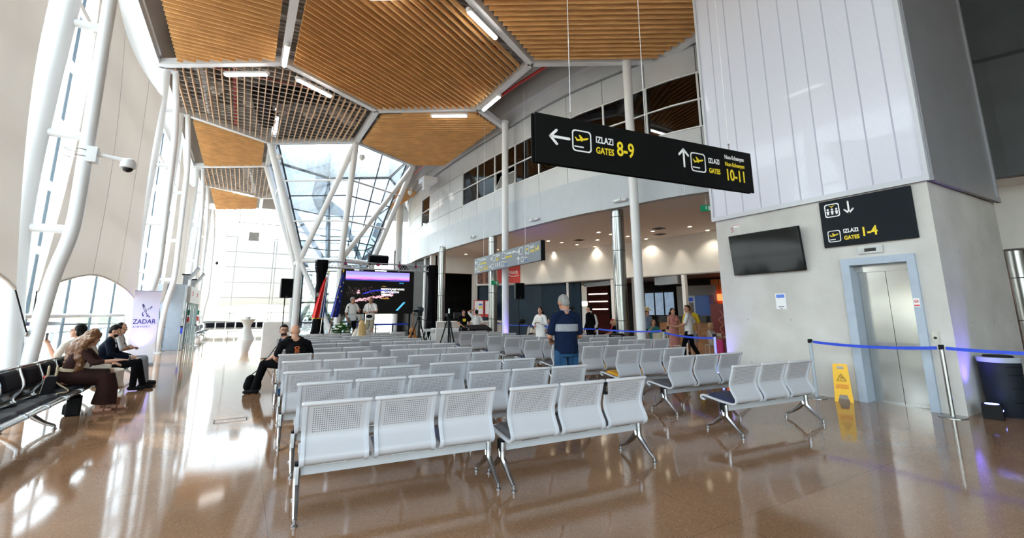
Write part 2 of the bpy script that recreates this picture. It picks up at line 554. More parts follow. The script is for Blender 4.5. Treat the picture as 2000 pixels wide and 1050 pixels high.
    def grid(s, fn, nu, nv, t=0):
        """surface fn(u,v)->point, u,v in 0..1; t thickness offsets along normal"""
        P = [[Vector(fn(i / nu, j / nv)) for j in range(nv + 1)] for i in range(nu + 1)]
        vs = [p for r_ in P for p in r_]; W = nv + 1
        fs = [(i * W + j, (i + 1) * W + j, (i + 1) * W + j + 1, i * W + j + 1) for i in range(nu) for j in range(nv)]
        if t:
            N = []
            for i in range(nu + 1):
                for j in range(nv + 1):
                    a = P[min(i + 1, nu)][j] - P[max(i - 1, 0)][j]; b_ = P[i][min(j + 1, nv)] - P[i][max(j - 1, 0)]
                    q = a.cross(b_); q = q.normalized() if q.length > 1e-9 else Vector((0, 0, 1))
                    N.append(q * t)
            o = len(vs); vs = vs + [p + q for p, q in zip(vs, N)]
            fs = [f[::-1] for f in fs] + [tuple(i + o for i in f) for f in fs]
            rim = [(i, 0) for i in range(nu + 1)] + [(nu, j) for j in range(1, nv + 1)] + [(i, nv) for i in range(nu - 1, -1, -1)] + [(0, j) for j in range(nv - 1, 0, -1)]
            ids = [i * W + j for i, j in rim]; k = len(ids)
            fs += [(ids[i], ids[(i + 1) % k], ids[(i + 1) % k] + o, ids[i] + o) for i in range(k)]
        return s.add(vs, fs)
    def mesh(s, name, mats):
        me = bpy.data.meshes.new(name)
        me.from_pydata([tuple(x) for x in s.v], [], s.f)
        if not isinstance(mats, (list, tuple)): mats = [mats]
        for q in mats: me.materials.append(M[q])
        if any(s.mi): me.polygons.foreach_set('material_index', s.mi)
        me.update()
        return me
    def build(s, name, mats, parent=None, smooth=False, bevel=0, loc=None, label=None):
        me = s.mesh(name, mats)
        if bevel or smooth:
            bm = bmesh.new(); bm.from_mesh(me)
            if bevel:
                bmesh.ops.bevel(bm, geom=[e for e in bm.edges if e.calc_face_angle(0) > .6], offset=bevel, segments=2, affect='EDGES', clamp_overlap=True)
            bmesh.ops.recalc_face_normals(bm, faces=bm.faces)
            bm.to_mesh(me); bm.free()
        if smooth:
            for p in me.polygons: p.use_smooth = True
            try: me.set_sharp_from_angle(angle=R(38))
            except Exception: pass
        o = bpy.data.objects.new(name, me)
        col.objects.link(o)
        if parent is not None: o.parent = parent
        if loc is not None: o.location = loc
        if label: o['label'] = label
        return o

def tag(o, label=None, cat=None, group=None, kind=None):
    if label: o['label'] = label
    if cat: o['category'] = cat
    if group: o['group'] = group
    if kind: o['kind'] = kind
    return o
def thing(name, label, cat, loc=(0, 0, 0), rz=0, group=None):
    o = bpy.data.objects.new(name, None)
    o.empty_display_size = .2
    col.objects.link(o)
    o.location = loc; o.rotation_euler = (0, 0, R(rz))
    return tag(o, label, cat, group)
def kids(o): return list(o.children)
def copy_tree(o, parent=None):
    c = o.copy(); col.objects.link(c)
    if parent is not None: c.parent = parent
    for ch in kids(o): copy_tree(ch, c)
    return c
def dup(o, loc, rz=0, label=None, group=None):
    c = copy_tree(o)
    c.location = loc; c.rotation_euler = (0, 0, R(rz))
    if label: c['label'] = label
    if group: c['group'] = group
    return c
def struct(name, mb, m, **k):
    o = mb.build(name, m, **k)
    o['kind'] = 'structure'
    return o
def text(s, size, m, parent, loc, rot=(90, 0, 0), sx=1.0, align='LEFT', name='lettering', depth=.0015, bold=0):
    c = bpy.data.curves.new('t', 'FONT')
    c.body = s; c.size = size; c.align_x = align; c.align_y = 'BOTTOM_BASELINE'
    c.extrude = depth; c.offset = bold; c.resolution_u = 3
    o = bpy.data.objects.new('t', c); col.objects.link(o)
    bpy.context.view_layer.update()
    me = bpy.data.meshes.new_from_object(o.evaluated_get(bpy.context.evaluated_depsgraph_get()))
    bpy.data.objects.remove(o)
    me.transform(Matrix.Diagonal((sx, 1, 1, 1)))
    me.materials.clear(); me.materials.append(M[m])
    q = bpy.data.objects.new(name, me); col.objects.link(q)
    q.parent = parent; q.location = loc; q.rotation_euler = tuple(R(a) for a in rot)
    return q
def cr(P, n=8):
    """Catmull-Rom through points"""
    P = [Vector(p) for p in P]; out = []
    for i in range(len(P) - 1):
        a = P[max(i - 1, 0)]; b_ = P[i]; c = P[i + 1]; d = P[min(i + 2, len(P) - 1)]
        for k in range(n):
            t = k / n
            out.append(.5 * ((2 * b_) + (c - a) * t + (2 * a - 5 * b_ + 4 * c - d) * t * t + (3 * b_ - a - 3 * c + d) * t ** 3))
    out.append(P[-1]); return out

# ================================================================== THE SETTING
XG = -4.2            # glass line of the left facade
YE = 47.5            # end wall
HC = 10.7            # ceiling net
struct('floor', MB().b2(XG - .3, 26, -9, YE + .2, -.3, 0), 'terrazzo')
struct('trim_floor_joints', MB().b2(-.24, .2, 8.40, 8.415, 0, .002).b2(-.24, .2, 8.66, 8.675, 0, .002).b2(-.24, -.225, 8.4, 8.675, 0, .002).b2(.185, .2, 8.4, 8.675, 0, .002), 'joint_dark')
# outside: apron, low land, rocks
struct('ground_apron', MB().b2(-160, XG - .32, -60, 200, -.5, -.25).b2(XG - .32, 160, YE + .25, 200, -.5, -.25), 'apron')
t = MB()
def hill(u, v):
    a = -1.2 + u * 2.9
    r_ = 95 + 60 * v
    h = (2.5 + 2.2 * math.sin(7 * a) + 1.4 * math.sin(17 * a + 1)) * math.sin(PI * min(1, v * .9 + .05)) * 1.6
    return (-math.cos(a) * r_, math.sin(a) * r_ + 20, -.4 + max(0, h))
t.grid(hill, 90, 8)
tag(t.build('hillside', 'far_land', smooth=True), 'low olive green hillside beyond the airfield, seen through left glazing', 'hill')
random.seed(3)
for i, (x, y, r_) in enumerate(((-21, 33, 1.5), (-25, 39, 1.9), (-30, 50, 2.3))):
    t = MB().ell((x, y, .1), (r_ * 1.9, r_ * 1.5, r_ * .8), u=22, v=12)
    t.v = [(a + random.uniform(-.15, .15), b_ + random.uniform(-.15, .15), c + random.uniform(-.12, .12)) for a, b_, c in t.v]
    tag(t.build('rock_mound', 'far_rock'), ['small pale rubble mound outside, nearest the glazing', 'middle pale rubble mound outside on the apron', 'largest and farthest pale rubble mound outside'][i], 'rock', 'rubble mounds outside')
f = thing('balcony_railing', 'grey green metal railing outside the left glazing', 'railing', (-7.2, 4, -.25))
MB().b2(-.03, .03, 0, 44, 1.02, 1.08).b2(-.02, .02, 0, 44, .1, .13).build('rail', 'fence_metal', f)
t = MB()
for i in range(330): t.b2(-.008, .008, i * .133, i * .133 + .016, .12, 1.03)
t.build('balusters', 'fence_metal', f)
for i in range(12): MB().b2(-.04, .04, i * 4 - .03, i * 4 + .03, 0, 1.1).build('post', 'fence_metal', f)

# --- left facade
t = MB().b2(XG - .01, XG + .01, -9, YE, 0.05, 10.9)
struct('window_1', t, 'pane')
t = MB()
y = -8.5
while y < YE:
    t.b2(XG - .03, XG + .03, y - .02, y + .02, 0, 10.9); y += 2.55
struct('trim_1', t, 'mullion')
t = MB()
for z in (2.95, 4.45, 5.95, 7.45, 8.95, 10.4):
    t.b2(XG + .02, XG + .12, -9, YE, z, z + .16)
t.b2(XG, XG + .14, -9, YE, 0, .12)
struct('trim_2', t, 'white_paint')
struct('trim_3', MB().cyl((XG + .12, -9, 1.57), (XG + .12, YE, 1.57), .055), 'beam_paint', smooth=True)
struct('trim_4', MB().b2(XG - .1, -3.45, -9, YE, 10.62, 11.05).b2(-3.75, -3.4, -9, YE, 10.9, 12.9), 'white_paint')
# --- end wall
struct('window_2', MB().b2(XG, 19, YE - .01, YE + .01, .05, 12), 'pane')
t = MB()
for z in (.02, 1.62, 2.97, 4.32, 5.67, 7.02, 8.37, 9.72): t.b2(XG, 19, YE - .1, YE - .02, z, z + .07)
for x in (-4.2, -1.0, 2.2, 5.4, 8.6, 11.8, 15, 18.2): t.b2(x - .03, x + .03, YE - .1, YE - .02, 0, 12)
struct('trim_5', t, 'white_paint')
struct('ceiling_end_header', MB().b2(XG, 19, YE - .25, YE, 11.2, 13), 'white_paint')
# --- unseen enclosure (behind the camera, right) and roof deck with the funnel opening
struct('wall_back', MB().b2(5.4, 26, -9.3, -9, -.2, 13).b2(XG, 5.4, -9.3, -9, 9, 13), 'white_wall')
struct('window_back', MB().b2(XG, 5.4, -9.16, -9.14, 0, 9), 'pane')  # unseen glazing added so daylight reaches the bench backs
t = MB()
for z in (0, 2.9, 5.6, 8.3): t.b2(XG, 5.4, -9.25, -9.05, z, z + .1)
for i in range(4): t.b2(XG + 2.6 * i, XG + 2.6 * i + .08, -9.25, -9.05, 0, 9)
struct('trim_back_fill', t, 'white_paint')
struct('wall_right', MB().b2(25.7, 26, -9, YE, -.2, 13), 'white_wall')
fx, fy = 4.5, 29.2
cell_v = lambda cx, cy_, s=1.0: [(cx + s * a, cy_ + s * b_) for a, b_ in ((0, -4.65), (3.95, -2.25), (3.95, 2.25), (0, 4.65), (-3.95, 2.25), (-3.95, -2.25))]
hx = cell_v(fx, fy)
t = MB()
def slab(x0, x1, y0, y1): t.b2(x0, x1, y0, y1, 12.75, 12.95)
slab(-3.9, 26, -9.3, hx[0][1]); slab(-3.9, 26, hx[3][1], YE + .3)
slab(-3.9, hx[5][0], hx[0][1], hx[3][1]); slab(hx[1][0], 26, hx[0][1], hx[3][1])
for a, b_, c in ((0, 1, 1), (2, 3, 2), (3, 4, 4), (5, 0, 5)):
    k = {1: (hx[1][0], hx[0][1]), 2: (hx[1][0], hx[3][1]), 4: (hx[4][0], hx[3][1]), 5: (hx[5][0], hx[0][1])}[c]
    t.prism([hx[a], hx[b_], k], 12.75, 12.95)
struct('ceiling', t, 'roof_deck')
t = MB()
y = -8
while y < YE:
    if abs(y - fy) > 4.8: t.b2(-3.4, 25, y, y + .09, 12.6, 12.75)
    else: t.b2(-3.4, .4, y, y + .09, 12.6, 12.75).b2(8.6, 25, y, y + .09, 12.6, 12.75)
    y += .28
struct('ceiling_ribs', t, 'roof_deck')

# --- mezzanine block on the right (plan curve of its front)
MZ = cr([(19, -9), (19, -2), (19, 3.4), (16.2, 6.5), (12.85, 8.9), (11.65, 12.4), (11.08, 14.8), (10.66, 19.5), (10.48, 23.3), (10.44, 27.9), (10.75, 33), (12, 39), (14.5, 44), (17, YE)], 10)
MZ = [(p.x, p.y) for p in [Vector((q[0], q[1], 0)) for q in MZ]]
S = [0]
for i in range(1, len(MZ)): S.append(S[-1] + math.dist(MZ[i], MZ[i - 1]))
def mz(s):
    s = max(0, min(s, S[-1] - 1e-4))
    i = max(k for k in range(len(S)) if S[k] <= s)
    i = min(i, len(S) - 2)
    t_ = (s - S[i]) / (S[i + 1] - S[i])
    a, b_ = Vector(MZ[i]), Vector(MZ[i + 1])
    d = (b_ - a).normalized()
    return a.lerp(b_, t_), d, Vector((-d.y, d.x))      # point, tangent, inward-to-hall normal (towards -x)
s_ref = min(range(len(MZ)), key=lambda i: math.dist(MZ[i], (12.77, 8.99)))
S0 = S[s_ref]                                          # arc length where the shaft hides the curve
def strip(mb, s0, s1, z0, z1, out, th, step=.6):
    """curved wall strip between arc lengths, face pushed 'out' towards the hall, thickness th"""
    n = max(1, int((s1 - s0) / step)); pts = []
    for i in range(n + 1):
        p, d, nn = mz(s0 + (s1 - s0) * i / n)
        pts.append((p + nn * out, p + nn * (out - th)))
    for i in range(n):
        (a, b_), (c, d) = pts[i], pts[i + 1]
        mb.prism([tuple(a), tuple(c), tuple(d), tuple(b_)], z0, z1)
t = MB(); strip(t, S0 - .8, S[-1], 5.4, 6.8, .04, .3, .5); struct('wall_fascia', t, 'fascia_paint', smooth=False)
t = MB()
s = S0 + 1.0
while s < S[-1] - 2: strip(t, s, s + .012, 5.41, 6.79, .043, .02, 9); s += 3.3
struct('trim_fascia_joints', t, 'duct_metal')
# soffit slab and dark stretch right of the shaft
poly = [p for p in MZ]
t = MB().prism([(x + .25, y) for x, y in poly] + [(25.8, YE), (25.8, -9)], 5.4, 5.55)
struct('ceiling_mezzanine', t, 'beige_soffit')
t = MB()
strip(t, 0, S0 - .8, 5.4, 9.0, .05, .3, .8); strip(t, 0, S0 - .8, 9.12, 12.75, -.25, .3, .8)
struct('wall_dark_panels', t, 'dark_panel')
t = MB(); strip(t, 0, S0 - .8, 9.0, 9.12, .05, .6, .8)
s = 1
while s < S0 - 1: strip(t, s, s + .02, 5.4, 9, .055, .02, 9); strip(t, s + .8, s + .82, 9.12, 12.75, -.245, .02, 9); s += 2.4
struct('trim_dark_panels', t, 'joint_dark')
t = MB(); strip(t, 0, S[-1], 5.34, 5.41, .02, 1.2, .6)
# cladding of separate cassettes with a shadow joint
P_ = 1.85
k0 = -2
wins = []
t = MB(); g = .012
k = k0
while True:
    a = S0 + 2.2 + P_ * (k - 1) ; b_ = a + P_
    if b_ > S[-1]: break
    kk = k
    isw = (-3 <= kk - 0 <= 7) or kk in (11,)
    rows = [(6.8, 7.65), (9.65, 10.65)] if isw else [(6.8, 7.65), (7.65, 8.65), (8.65, 9.65), (9.65, 10.65)]
    for z0, z1 in rows: strip(t, a + g, b_ - g, z0 + g, z1 - g, 0, .08, .7)
    if isw: wins.append((a, b_, k))
    k += 1
struct('wall_mezzanine_cladding', t, 'clad_panel')
t = MB(); strip(t, S0 - 2, S[-1], 10.7, 11.3, .10, .2, .6); strip(t, S0 - 2, S[-1], 11.35, 12.75, .25, .2, .6)
strip(t, S0 - 2, S[-1], 11.28, 11.36, .35, .3, .6)
struct('wall_mezzanine_bulkhead', t, 'clad_panel')
# windows, two panes high, one thing each
wn = 3
for (a, b_, k) in wins:
    fr = MB(); f_ = .035
    strip(fr, a, a + f_, 7.65, 9.65, .0, .1, 9); strip(fr, b_ - f_, b_, 7.65, 9.65, .0, .1, 9)
    for z in (7.65, 8.62, 9.6): strip(fr, a + f_, b_ - f_, z, z + .05, .0, .1, .7)
    W = struct('window_%d' % wn, fr, 'white_paint')
    pn = MB(); strip(pn, a + f_, b_ - f_, 8.67, 9.6, -.05, .012, .7)
    if k in (2, 5): # open tilted lower sash
        pn.build('pane', 'pane_dark', W)
        p, d, nn = mz((a + b_) / 2); hw = P_ / 2 - .07
        sp = MB(); A = p - d * hw; B_ = p + d * hw
        q0 = Vector((0, 0, 7.7)); tilt = nn * .0 - nn * .42
        l0 = Vector((A.x, A.y, 7.70)); l1 = Vector((B_.x, B_.y, 7.70))
        u0 = Vector((A.x + tilt.x * .9, A.y + tilt.y * .9, 8.52)); u1 = Vector((B_.x + tilt.x * .9, B_.y + tilt.y * .9, 8.52))
        for x_, y_ in ((l0, l1), (l1, u1), (u1, u0), (u0, l0)): sp.bar(x_, y_, .05, .05)
        sp.build('tilted_sash', 'white_paint', W)
        MB().plate([l0, l1, u1, u0], (nn.x, nn.y, .3), .01).build('pane', 'shop_grey', W)
    else:
        strip(pn, a + f_, b_ - f_, 7.7, 8.62, -.05, .012, .7)
        pn.build('pane', 'pane_dark', W)
    wn += 1
# dim room behind the mezzanine windows
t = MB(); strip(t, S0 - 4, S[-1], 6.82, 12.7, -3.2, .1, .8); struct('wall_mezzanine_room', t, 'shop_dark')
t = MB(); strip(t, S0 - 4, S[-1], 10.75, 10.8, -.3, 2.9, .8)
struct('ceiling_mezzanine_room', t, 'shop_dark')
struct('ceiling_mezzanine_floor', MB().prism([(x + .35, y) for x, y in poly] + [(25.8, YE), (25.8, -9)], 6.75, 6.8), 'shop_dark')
t = MB(); strip(t, S0 - 2, S[-1], 6.8, 7.65, -.08, .05, .6); strip(t, S0 - 2, S[-1], 9.65, 12.75, -.08, .05, .6)
wk = {k for _, _, k in wins}
k = k0
while True:
    a = S0 + 2.2 + P_ * (k - 1)
    if a + P_ > S[-1]: break
    if k not in wk: strip(t, a, a + P_, 7.65, 9.65, -.08, .05, .6)
    k += 1
struct('wall_mezzanine_core', t, 'joint_dark')

# --- ground floor back wall: white band over the shop openings
BW = [(20.6, -9), (20.4, 4.5), (19.9, 9), (19.35, 13.6), (18.35, 17.9), (17.25, 23.1), (16.1, 26.3), (14.0, 28.9)]
def wline(mb, P, z0, z1, th=.12):
    for i in range(len(P) - 1):
        a = Vector(P[i]); b_ = Vector(P[i + 1]); d = (b_ - a).normalized(); nn = Vector((d.y, -d.x)) * th
        mb.prism([tuple(a), tuple(b_), tuple(b_ + nn), tuple(a + nn)], z0, z1)
t = MB(); wline(t, BW, 3.4, 5.4); struct('wall_shop_band', t, 'white_wall')
t = MB(); wline(t, [(14.0, 28.9), (10.6, 29.0)], 4.25, 5.4, .3); wline(t, [(14.0, 28.9), (13.7, 28.9)], 0, 4.25, .3)
struct('wall_gate_header', t, 'white_wall')
# shop zone: lower ceiling and rear walls
SB = [(24.2, -9), (24.0, 4.5), (23.4, 10.5), (22.6, 15.5), (21.6, 20), (20.4, 24.5), (18.6, 29.5), (16, 32)]
t = MB()
for i in range(len(BW) - 1): t.prism([BW[i], BW[i + 1], SB[i + 1], SB[i]], 3.4, 3.46)
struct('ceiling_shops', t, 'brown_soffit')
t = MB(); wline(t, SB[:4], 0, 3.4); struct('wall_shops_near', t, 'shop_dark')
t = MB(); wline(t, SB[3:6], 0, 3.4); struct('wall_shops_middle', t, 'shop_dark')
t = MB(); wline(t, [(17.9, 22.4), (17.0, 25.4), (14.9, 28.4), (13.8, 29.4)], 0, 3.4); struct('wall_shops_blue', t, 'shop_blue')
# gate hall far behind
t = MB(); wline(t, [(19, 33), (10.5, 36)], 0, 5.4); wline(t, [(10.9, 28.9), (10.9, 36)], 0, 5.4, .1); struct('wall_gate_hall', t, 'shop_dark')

# ================================================================== LEFT TRUSSES AND SAILS
TY = [-3.1, 1.3, 6.1, 10.6, 20.0, 24.4, 33.5, 38.0, 46.6]
TL = ['white bowed truss behind the camera', 'white bowed truss beside the camera', 'white bowed two tube truss left of the camera, outside the picture',
      'nearest white bowed two tube truss, carrying the dome camera', 'second white bowed truss, behind the roll up banner',
      'third white truss, right behind the second', 'fourth white truss, by the boarding gate', 'fifth white truss, beyond the boarding gate',
      'farthest white truss, at the glazed end wall']
def bow(y, side):
    if side == 'out': return cr([(-3.02, y, 0), (-3.12, y, 1.0), (-3.24, y, 2.2), (-3.31, y, 3.6), (-3.28, y, 5.6), (-3.2, y, 8.0), (-3.22, y, 10.52)], 5)
    return cr([(-3.0, y, 0), (-2.96, y, 1.0), (-2.86, y, 2.2), (-2.72, y, 3.1), (-2.72, y, 4.4), (-2.74, y, 6.2), (-2.78, y, 8.3), (-3.0, y, 10.52)], 5)
def at_z(P, z):
    for a, b_ in zip(P, P[1:]):
        if a.z <= z <= b_.z: return a.lerp(b_, (z - a.z) / (b_.z - a.z))
for i, y in enumerate(TY):
    if y < 5: continue
    T = thing('tube_truss', TL[i], 'column', (0, y, 0), group=None)
    A = bow(0, 'out'); B_ = bow(0, 'in')
    A = [p + Vector((-.08, 0, 0)) for p in A]; B_ = [p + Vector((.02, 0, 0)) for p in B_]
    MB().tube(A, .17, 16).build('outer_chord', 'white_paint', T, smooth=True)
    MB().tube(B_, .105, 14).build('inner_chord', 'white_paint', T, smooth=True)
    for z in (3.05, 4.75, 6.9, 9.0):
        MB().cyl(at_z(A, z), at_z(B_, z), .075, seg=12).build('rung', 'white_paint', T, smooth=True)
    MB().b2(-3.55, -2.85, -.25, .25, 0, .03).build('base_plate', 'white_paint', T)
    MB().b2(-3.5, -2.9, -.12, .12, 10.5, 10.56).build('head_plate', 'white_paint', T)

def sail(y0, y1, label, x=-3.16):
    """cloth with hollow edges stretched between two trusses"""
    L = y1 - y0
    def f(u, v):
        # u along y, v up
        yb = y0 + .55 + .5 * math.sin(PI * v); ye = y1 - .5 - .75 * math.sin(PI * v)
        zb = 2.0 + .55 * math.sin(PI * u) ** .8 if 0 < u < 1 else 2.0
        zt = 9.3 - .75 * math.sin(PI * u)
        yy = yb + (ye - yb) * u
        xx = x + .10 * math.sin(PI * u) * math.sin(PI * v) + .05 * math.sin(2.6 * PI * (u + .25 * v))
        return (xx, yy, zb + (zt - zb) * v)
    S_ = thing('fabric_sail', label, 'sail', (0, 0, 0), group='stretched fabric sails along the left glazing')
    MB().grid(f, 36, 24, .012).build('cloth', 'sail', S_, smooth=True)
    e = [f(u / 24, 0) for u in range(25)]
    MB().tube([(a[0], a[1], a[2]) for a in e], .022, 6).build('hem', 'sail', S_)
    for u in (.33, .66):
        MB().tube([Vector(f(u + .04 * (1 - j / 12), j / 12)) + Vector((.012, 0, 0)) for j in range(13)], .006, 4).build('seam', 'beam_paint', S_)
    for (u, v, yy, zz) in ((0, 0, y0 + .05, 1.15), (1, 0, y1 - .1, 1.3)):
        p = Vector(f(u, v))
        MB().tube([p, Vector((-3.0, yy, zz))], .012, 5).build('tension_cable', 'black_matt', S_)
        MB().ell((-3.0, yy, zz), (.03, .03, .05), u=8, v=6).build('shackle', 'chrome', S_)
sail(10.6, 20.0, 'off white fabric sail between the nearest truss and the banner')
sail(1.3, 10.6, 'off white fabric sail at the left picture edge, nearest the camera')
sail(24.4, 33.5, 'white fabric sail beside the boarding gate')
sail(38.0, 46.6, 'farthest white fabric sail along the left glazing')
# sail hanging in front of the end wall
S_ = thing('fabric_sail', 'white fabric sail with hollow edges hung before the far end glazing', 'sail')
def f(u, v):
    xl = -1.9 + .28 * math.sin(PI * min(1, v * 1.0)) ; xr = 4.6 - .3 * math.sin(PI * v)
    zb = 2.2 + .2 * math.sin(PI * u); zt = 8.4 - .28 * math.sin(PI * u)
    return (xl + (xr - xl) * u, 46.5 - .1 * math.sin(PI * u) * math.sin(PI * v), zb + (zt - zb) * v)
MB().grid(f, 30, 24, .01).build('cloth', 'sail_thin', S_, smooth=True)
MB().b2(-.15, .65, 46.2, 46.4, 8.0, 8.75).build('winch_box', 'duct_metal', S_)
for c in ((0, 0), (1, 0), (0, 1), (1, 1)):
    p = Vector(f(*c)); MB().tube([p, p + Vector((-.5 if c[0] == 0 else .5, .3, -.4 if c[1] == 0 else .5))], .012, 5).build('tension_cable', 'black_matt', S_)
tag(MB().tube([(1.95, 46.1, 11), (1.9, 46.1, 0)], .02, 6).build('suspension_cable', 'joint_dark'), 'thin dark vertical cable before the end glazing', 'cable')

# dome camera on the nearest truss
D = thing('security_camera', 'white dome security camera on an arm of the nearest truss', 'camera', (-2.62, 10.55, 4.42))
MB().b2(-.04, .10, -.09, .09, -.14, .14).build('bracket', 'white_paint', D)
MB().cyl((.1, 0, .02), (.50, 0, -.02), .035).build('arm', 'white_paint', D, smooth=True)
MB().lathe([(.03, .06), (.09, .03), (.12, -.04), (.12, -.12), (.10, -.13)], (.54, 0, -.04)).build('housing', 'white_paint', D, smooth=True)
MB().ell((.54, 0, -.17), (.085, .085, .075)).build('dome', 'black_gloss', D, smooth=True)
for i, z in enumerate((.06, -.06)): MB().tube([(-.17 + .19 * math.cos(a * PI / 6), .12 * math.sin(a * PI / 6), z) for a in range(12)], .008, 5, closed=True).build('strap', 'chrome', D)
D = thing('security_camera', 'small white camera on a bent arm near the far end glazing', 'camera', (-2.7, 38, 5.3))
MB().tube([(0, 0, 0), (.5, 0, .15), (.75, 0, .1), (.8, 0, -.1)], .035, 8).build('arm', 'white_paint', D, smooth=True)
MB().ell((.8, 0, -.2), (.1, .1, .12)).build('dome', 'black_gloss', D, smooth=True)

# ================================================================== CEILING NET
HW, HV, HS = 3.95, 2.22, 2.4      # half width, half vertical side, slant rise
def cellv(cx, cy_):
    return [(cx, cy_ - HV - HS), (cx + HW, cy_ - HV), (cx + HW, cy_ + HV), (cx, cy_ + HV + HS), (cx - HW, cy_ + HV), (cx - HW, cy_ - HV)]
DY = 2 * HV + HS
CX = [-3.45, .5, 4.45, 8.4, 12.35]
def cy_of(ix, n): return 15.2 + DY * (2 * n + (0 if ix % 2 == 0 else 1))
cells = {}
for ix, x in enumerate(CX):
    for n in range(-3, 4): cells[(ix, n)] = (x, cy_of(ix, n))
def clip(poly, inside, inter):
    out = []
    for i in range(len(poly)):
        a, b_ = poly[i - 1], poly[i]
        if inside(b_):
            if not inside(a): out.append(inter(a, b_))
            out.append(b_)
        elif inside(a): out.append(inter(a, b_))
    return out
def half(poly, nx, ny, c):
    g_ = lambda p: nx * p[0] + ny * p[1] - c
    return clip(poly, lambda p: g_(p) <= 0, lambda a, b_: tuple(a[i] + (b_[i] - a[i]) * g_(a) / (g_(a) - g_(b_)) for i in (0, 1)))
edges = set()
def key(p): return (round(p[0], 2), round(p[1], 2))
for (ix, n), (x, y) in cells.items():
    V = cellv(x, y)
    for i in range(6):
        a, b_ = key(V[i - 1]), key(V[i])
        if a > b_: a, b_ = b_, a
        edges.add((a, b_))
nb = 0
NET = thing('ceiling_net', 'white steel beams forming the hexagonal net between the timber ceiling panels', 'ceiling frame')
for a, b_ in sorted(edges):
    if min(a[0], b_[0]) < -3.5 or max(a[0], b_[0]) > 12.4: continue
    if min(a[1], b_[1]) < 3 or max(a[1], b_[1]) > 47: continue
    if max(a[0], b_[0]) > 10.4 and (a[1] + b_[1]) / 2 > 20: continue
    w_ = .24
    MB().bar((a[0], a[1], HC), (b_[0], b_[1], HC), w_, .26).build('beam', 'white_paint', NET)
def baffle(poly, ang, name, label, m='wood_slat', z=10.62, h=.20, sp=.25, th=.035, inset=.30, wires=False):
    c = (sum(p[0] for p in poly) / len(poly), sum(p[1] for p in poly) / len(poly))
    q = []
    P = list(poly)
    area = sum(P[i - 1][0] * P[i][1] - P[i][0] * P[i - 1][1] for i in range(len(P)))
    if area < 0: P = P[::-1]
    res = list(P)
    for i in range(len(P)):
        a, b_ = P[i - 1], P[i]; dx, dy = b_[0] - a[0], b_[1] - a[1]; L = math.hypot(dx, dy)
        nx, ny = dy / L, -dx / L
        res = half(res, nx, ny, nx * a[0] + ny * a[1] - inset)
    d = (math.cos(R(ang)), math.sin(R(ang))); nn = (-d[1], d[0])
    T = thing(name, label, 'ceiling panel', (0, 0, 0), group=None)
    mb = MB(); lo = min(nn[0] * p[0] + nn[1] * p[1] for p in res); hi = max(nn[0] * p[0] + nn[1] * p[1] for p in res)
    k = math.ceil(lo / sp)
    def cut(nv, dv, c_):
        ts = []
        for i in range(len(res)):
            a, b_ = res[i - 1], res[i]
            ga = nv[0] * a[0] + nv[1] * a[1] - c_; gb = nv[0] * b_[0] + nv[1] * b_[1] - c_
            if (ga < 0) != (gb < 0):
                t_ = ga / (ga - gb); p = (a[0] + (b_[0] - a[0]) * t_, a[1] + (b_[1] - a[1]) * t_)
                ts.append((p[0] * dv[0] + p[1] * dv[1], p))
        return sorted(ts)
    while k * sp < hi:
        ts = cut(nn, d, k * sp)
        if len(ts) == 2 and ts[1][0] - ts[0][0] > .1:
            a, b_ = ts[0][1], ts[1][1]
            mb.bar((a[0], a[1], z), (b_[0], b_[1], z), th, h)
        k += 1
    mb.build('slats', m, T)
    mb = MB()
    sp2 = .42 if wires else 1.3
    lo = min(d[0] * p[0] + d[1] * p[1] for p in res); hi = max(d[0] * p[0] + d[1] * p[1] for p in res)
    k = math.ceil(lo / sp2)
    while k * sp2 < hi:
        ts = cut(d, nn, k * sp2)
        if len(ts) == 2:
            a, b_ = ts[0][1], ts[1][1]
            mb.bar((a[0], a[1], z + h / 2 + .02), (b_[0], b_[1], z + h / 2 + .02), .03 if wires else .05, .03)
        k += 1
    mb.build('carrier_rails', 'white_paint' if wires else 'roof_deck', T)
    mb = MB()
    for p in res[::2]:
        q_ = (c[0] + (p[0] - c[0]) * .8, c[1] + (p[1] - c[1]) * .8); mb.cyl((q_[0], q_[1], z + h / 2), (q_[0], q_[1], 12.74), .008, seg=5)
    mb.build('hanger_wires', 'duct_metal', T)
    return T
def rt(poly): return half(poly, -1, 0, 3.15)     # keep x > -3.15
baffle(cellv(*cells[(2, 0)]), 31, 'timber_baffle_panel', 'central large hexagonal timber slat panel, slats running diagonally')
baffle(rt(cellv(*cells[(0, 0)])), 0, 'timber_baffle_panel', 'timber slat panel at the upper left above the nearest sail')
baffle(half(half(cellv(*cells[(3, -1)]), 1, 0, 13.5), 1, 0, 13.0), -31, 'timber_baffle_panel', 'timber slat panel above the large black gate sign')
baffle(cellv(*cells[(1, -1)]), -31, 'timber_baffle_panel', 'timber slat panel overhead, just outside the upper picture edge')
baffle(half(cellv(*cells[(3, 0)]), 1, 0, 10.3), -29, 'timber_baffle_panel', 'timber slat panel between the glass funnel and the mezzanine')
baffle(rt(cellv(*cells[(0, 1)])), 0, 'timber_baffle_panel', 'timber slat panel left of the funnel beside the second truss')
baffle(rt(cellv(*cells[(0, 2)])), 0, 'timber_baffle_panel', 'small far timber slat panel at the left, in front of the last grid')
baffle(half(cellv(*cells[(3, 1)]), 1, 0, 11.0), 0, 'timber_baffle_panel', 'small timber slat panel showing right of the glass funnel')
baffle(cellv(*cells[(1, 0)]), 90, 'open_timber_grid', 'large open grid of pale timber slats and wires before the funnel', 'wood_pale', wires=True, h=.16)
baffle(cellv(*cells[(1, 1)]), 90, 'open_timber_grid', 'middle open timber grid, left of the funnel', 'wood_pale', wires=True, h=.16)
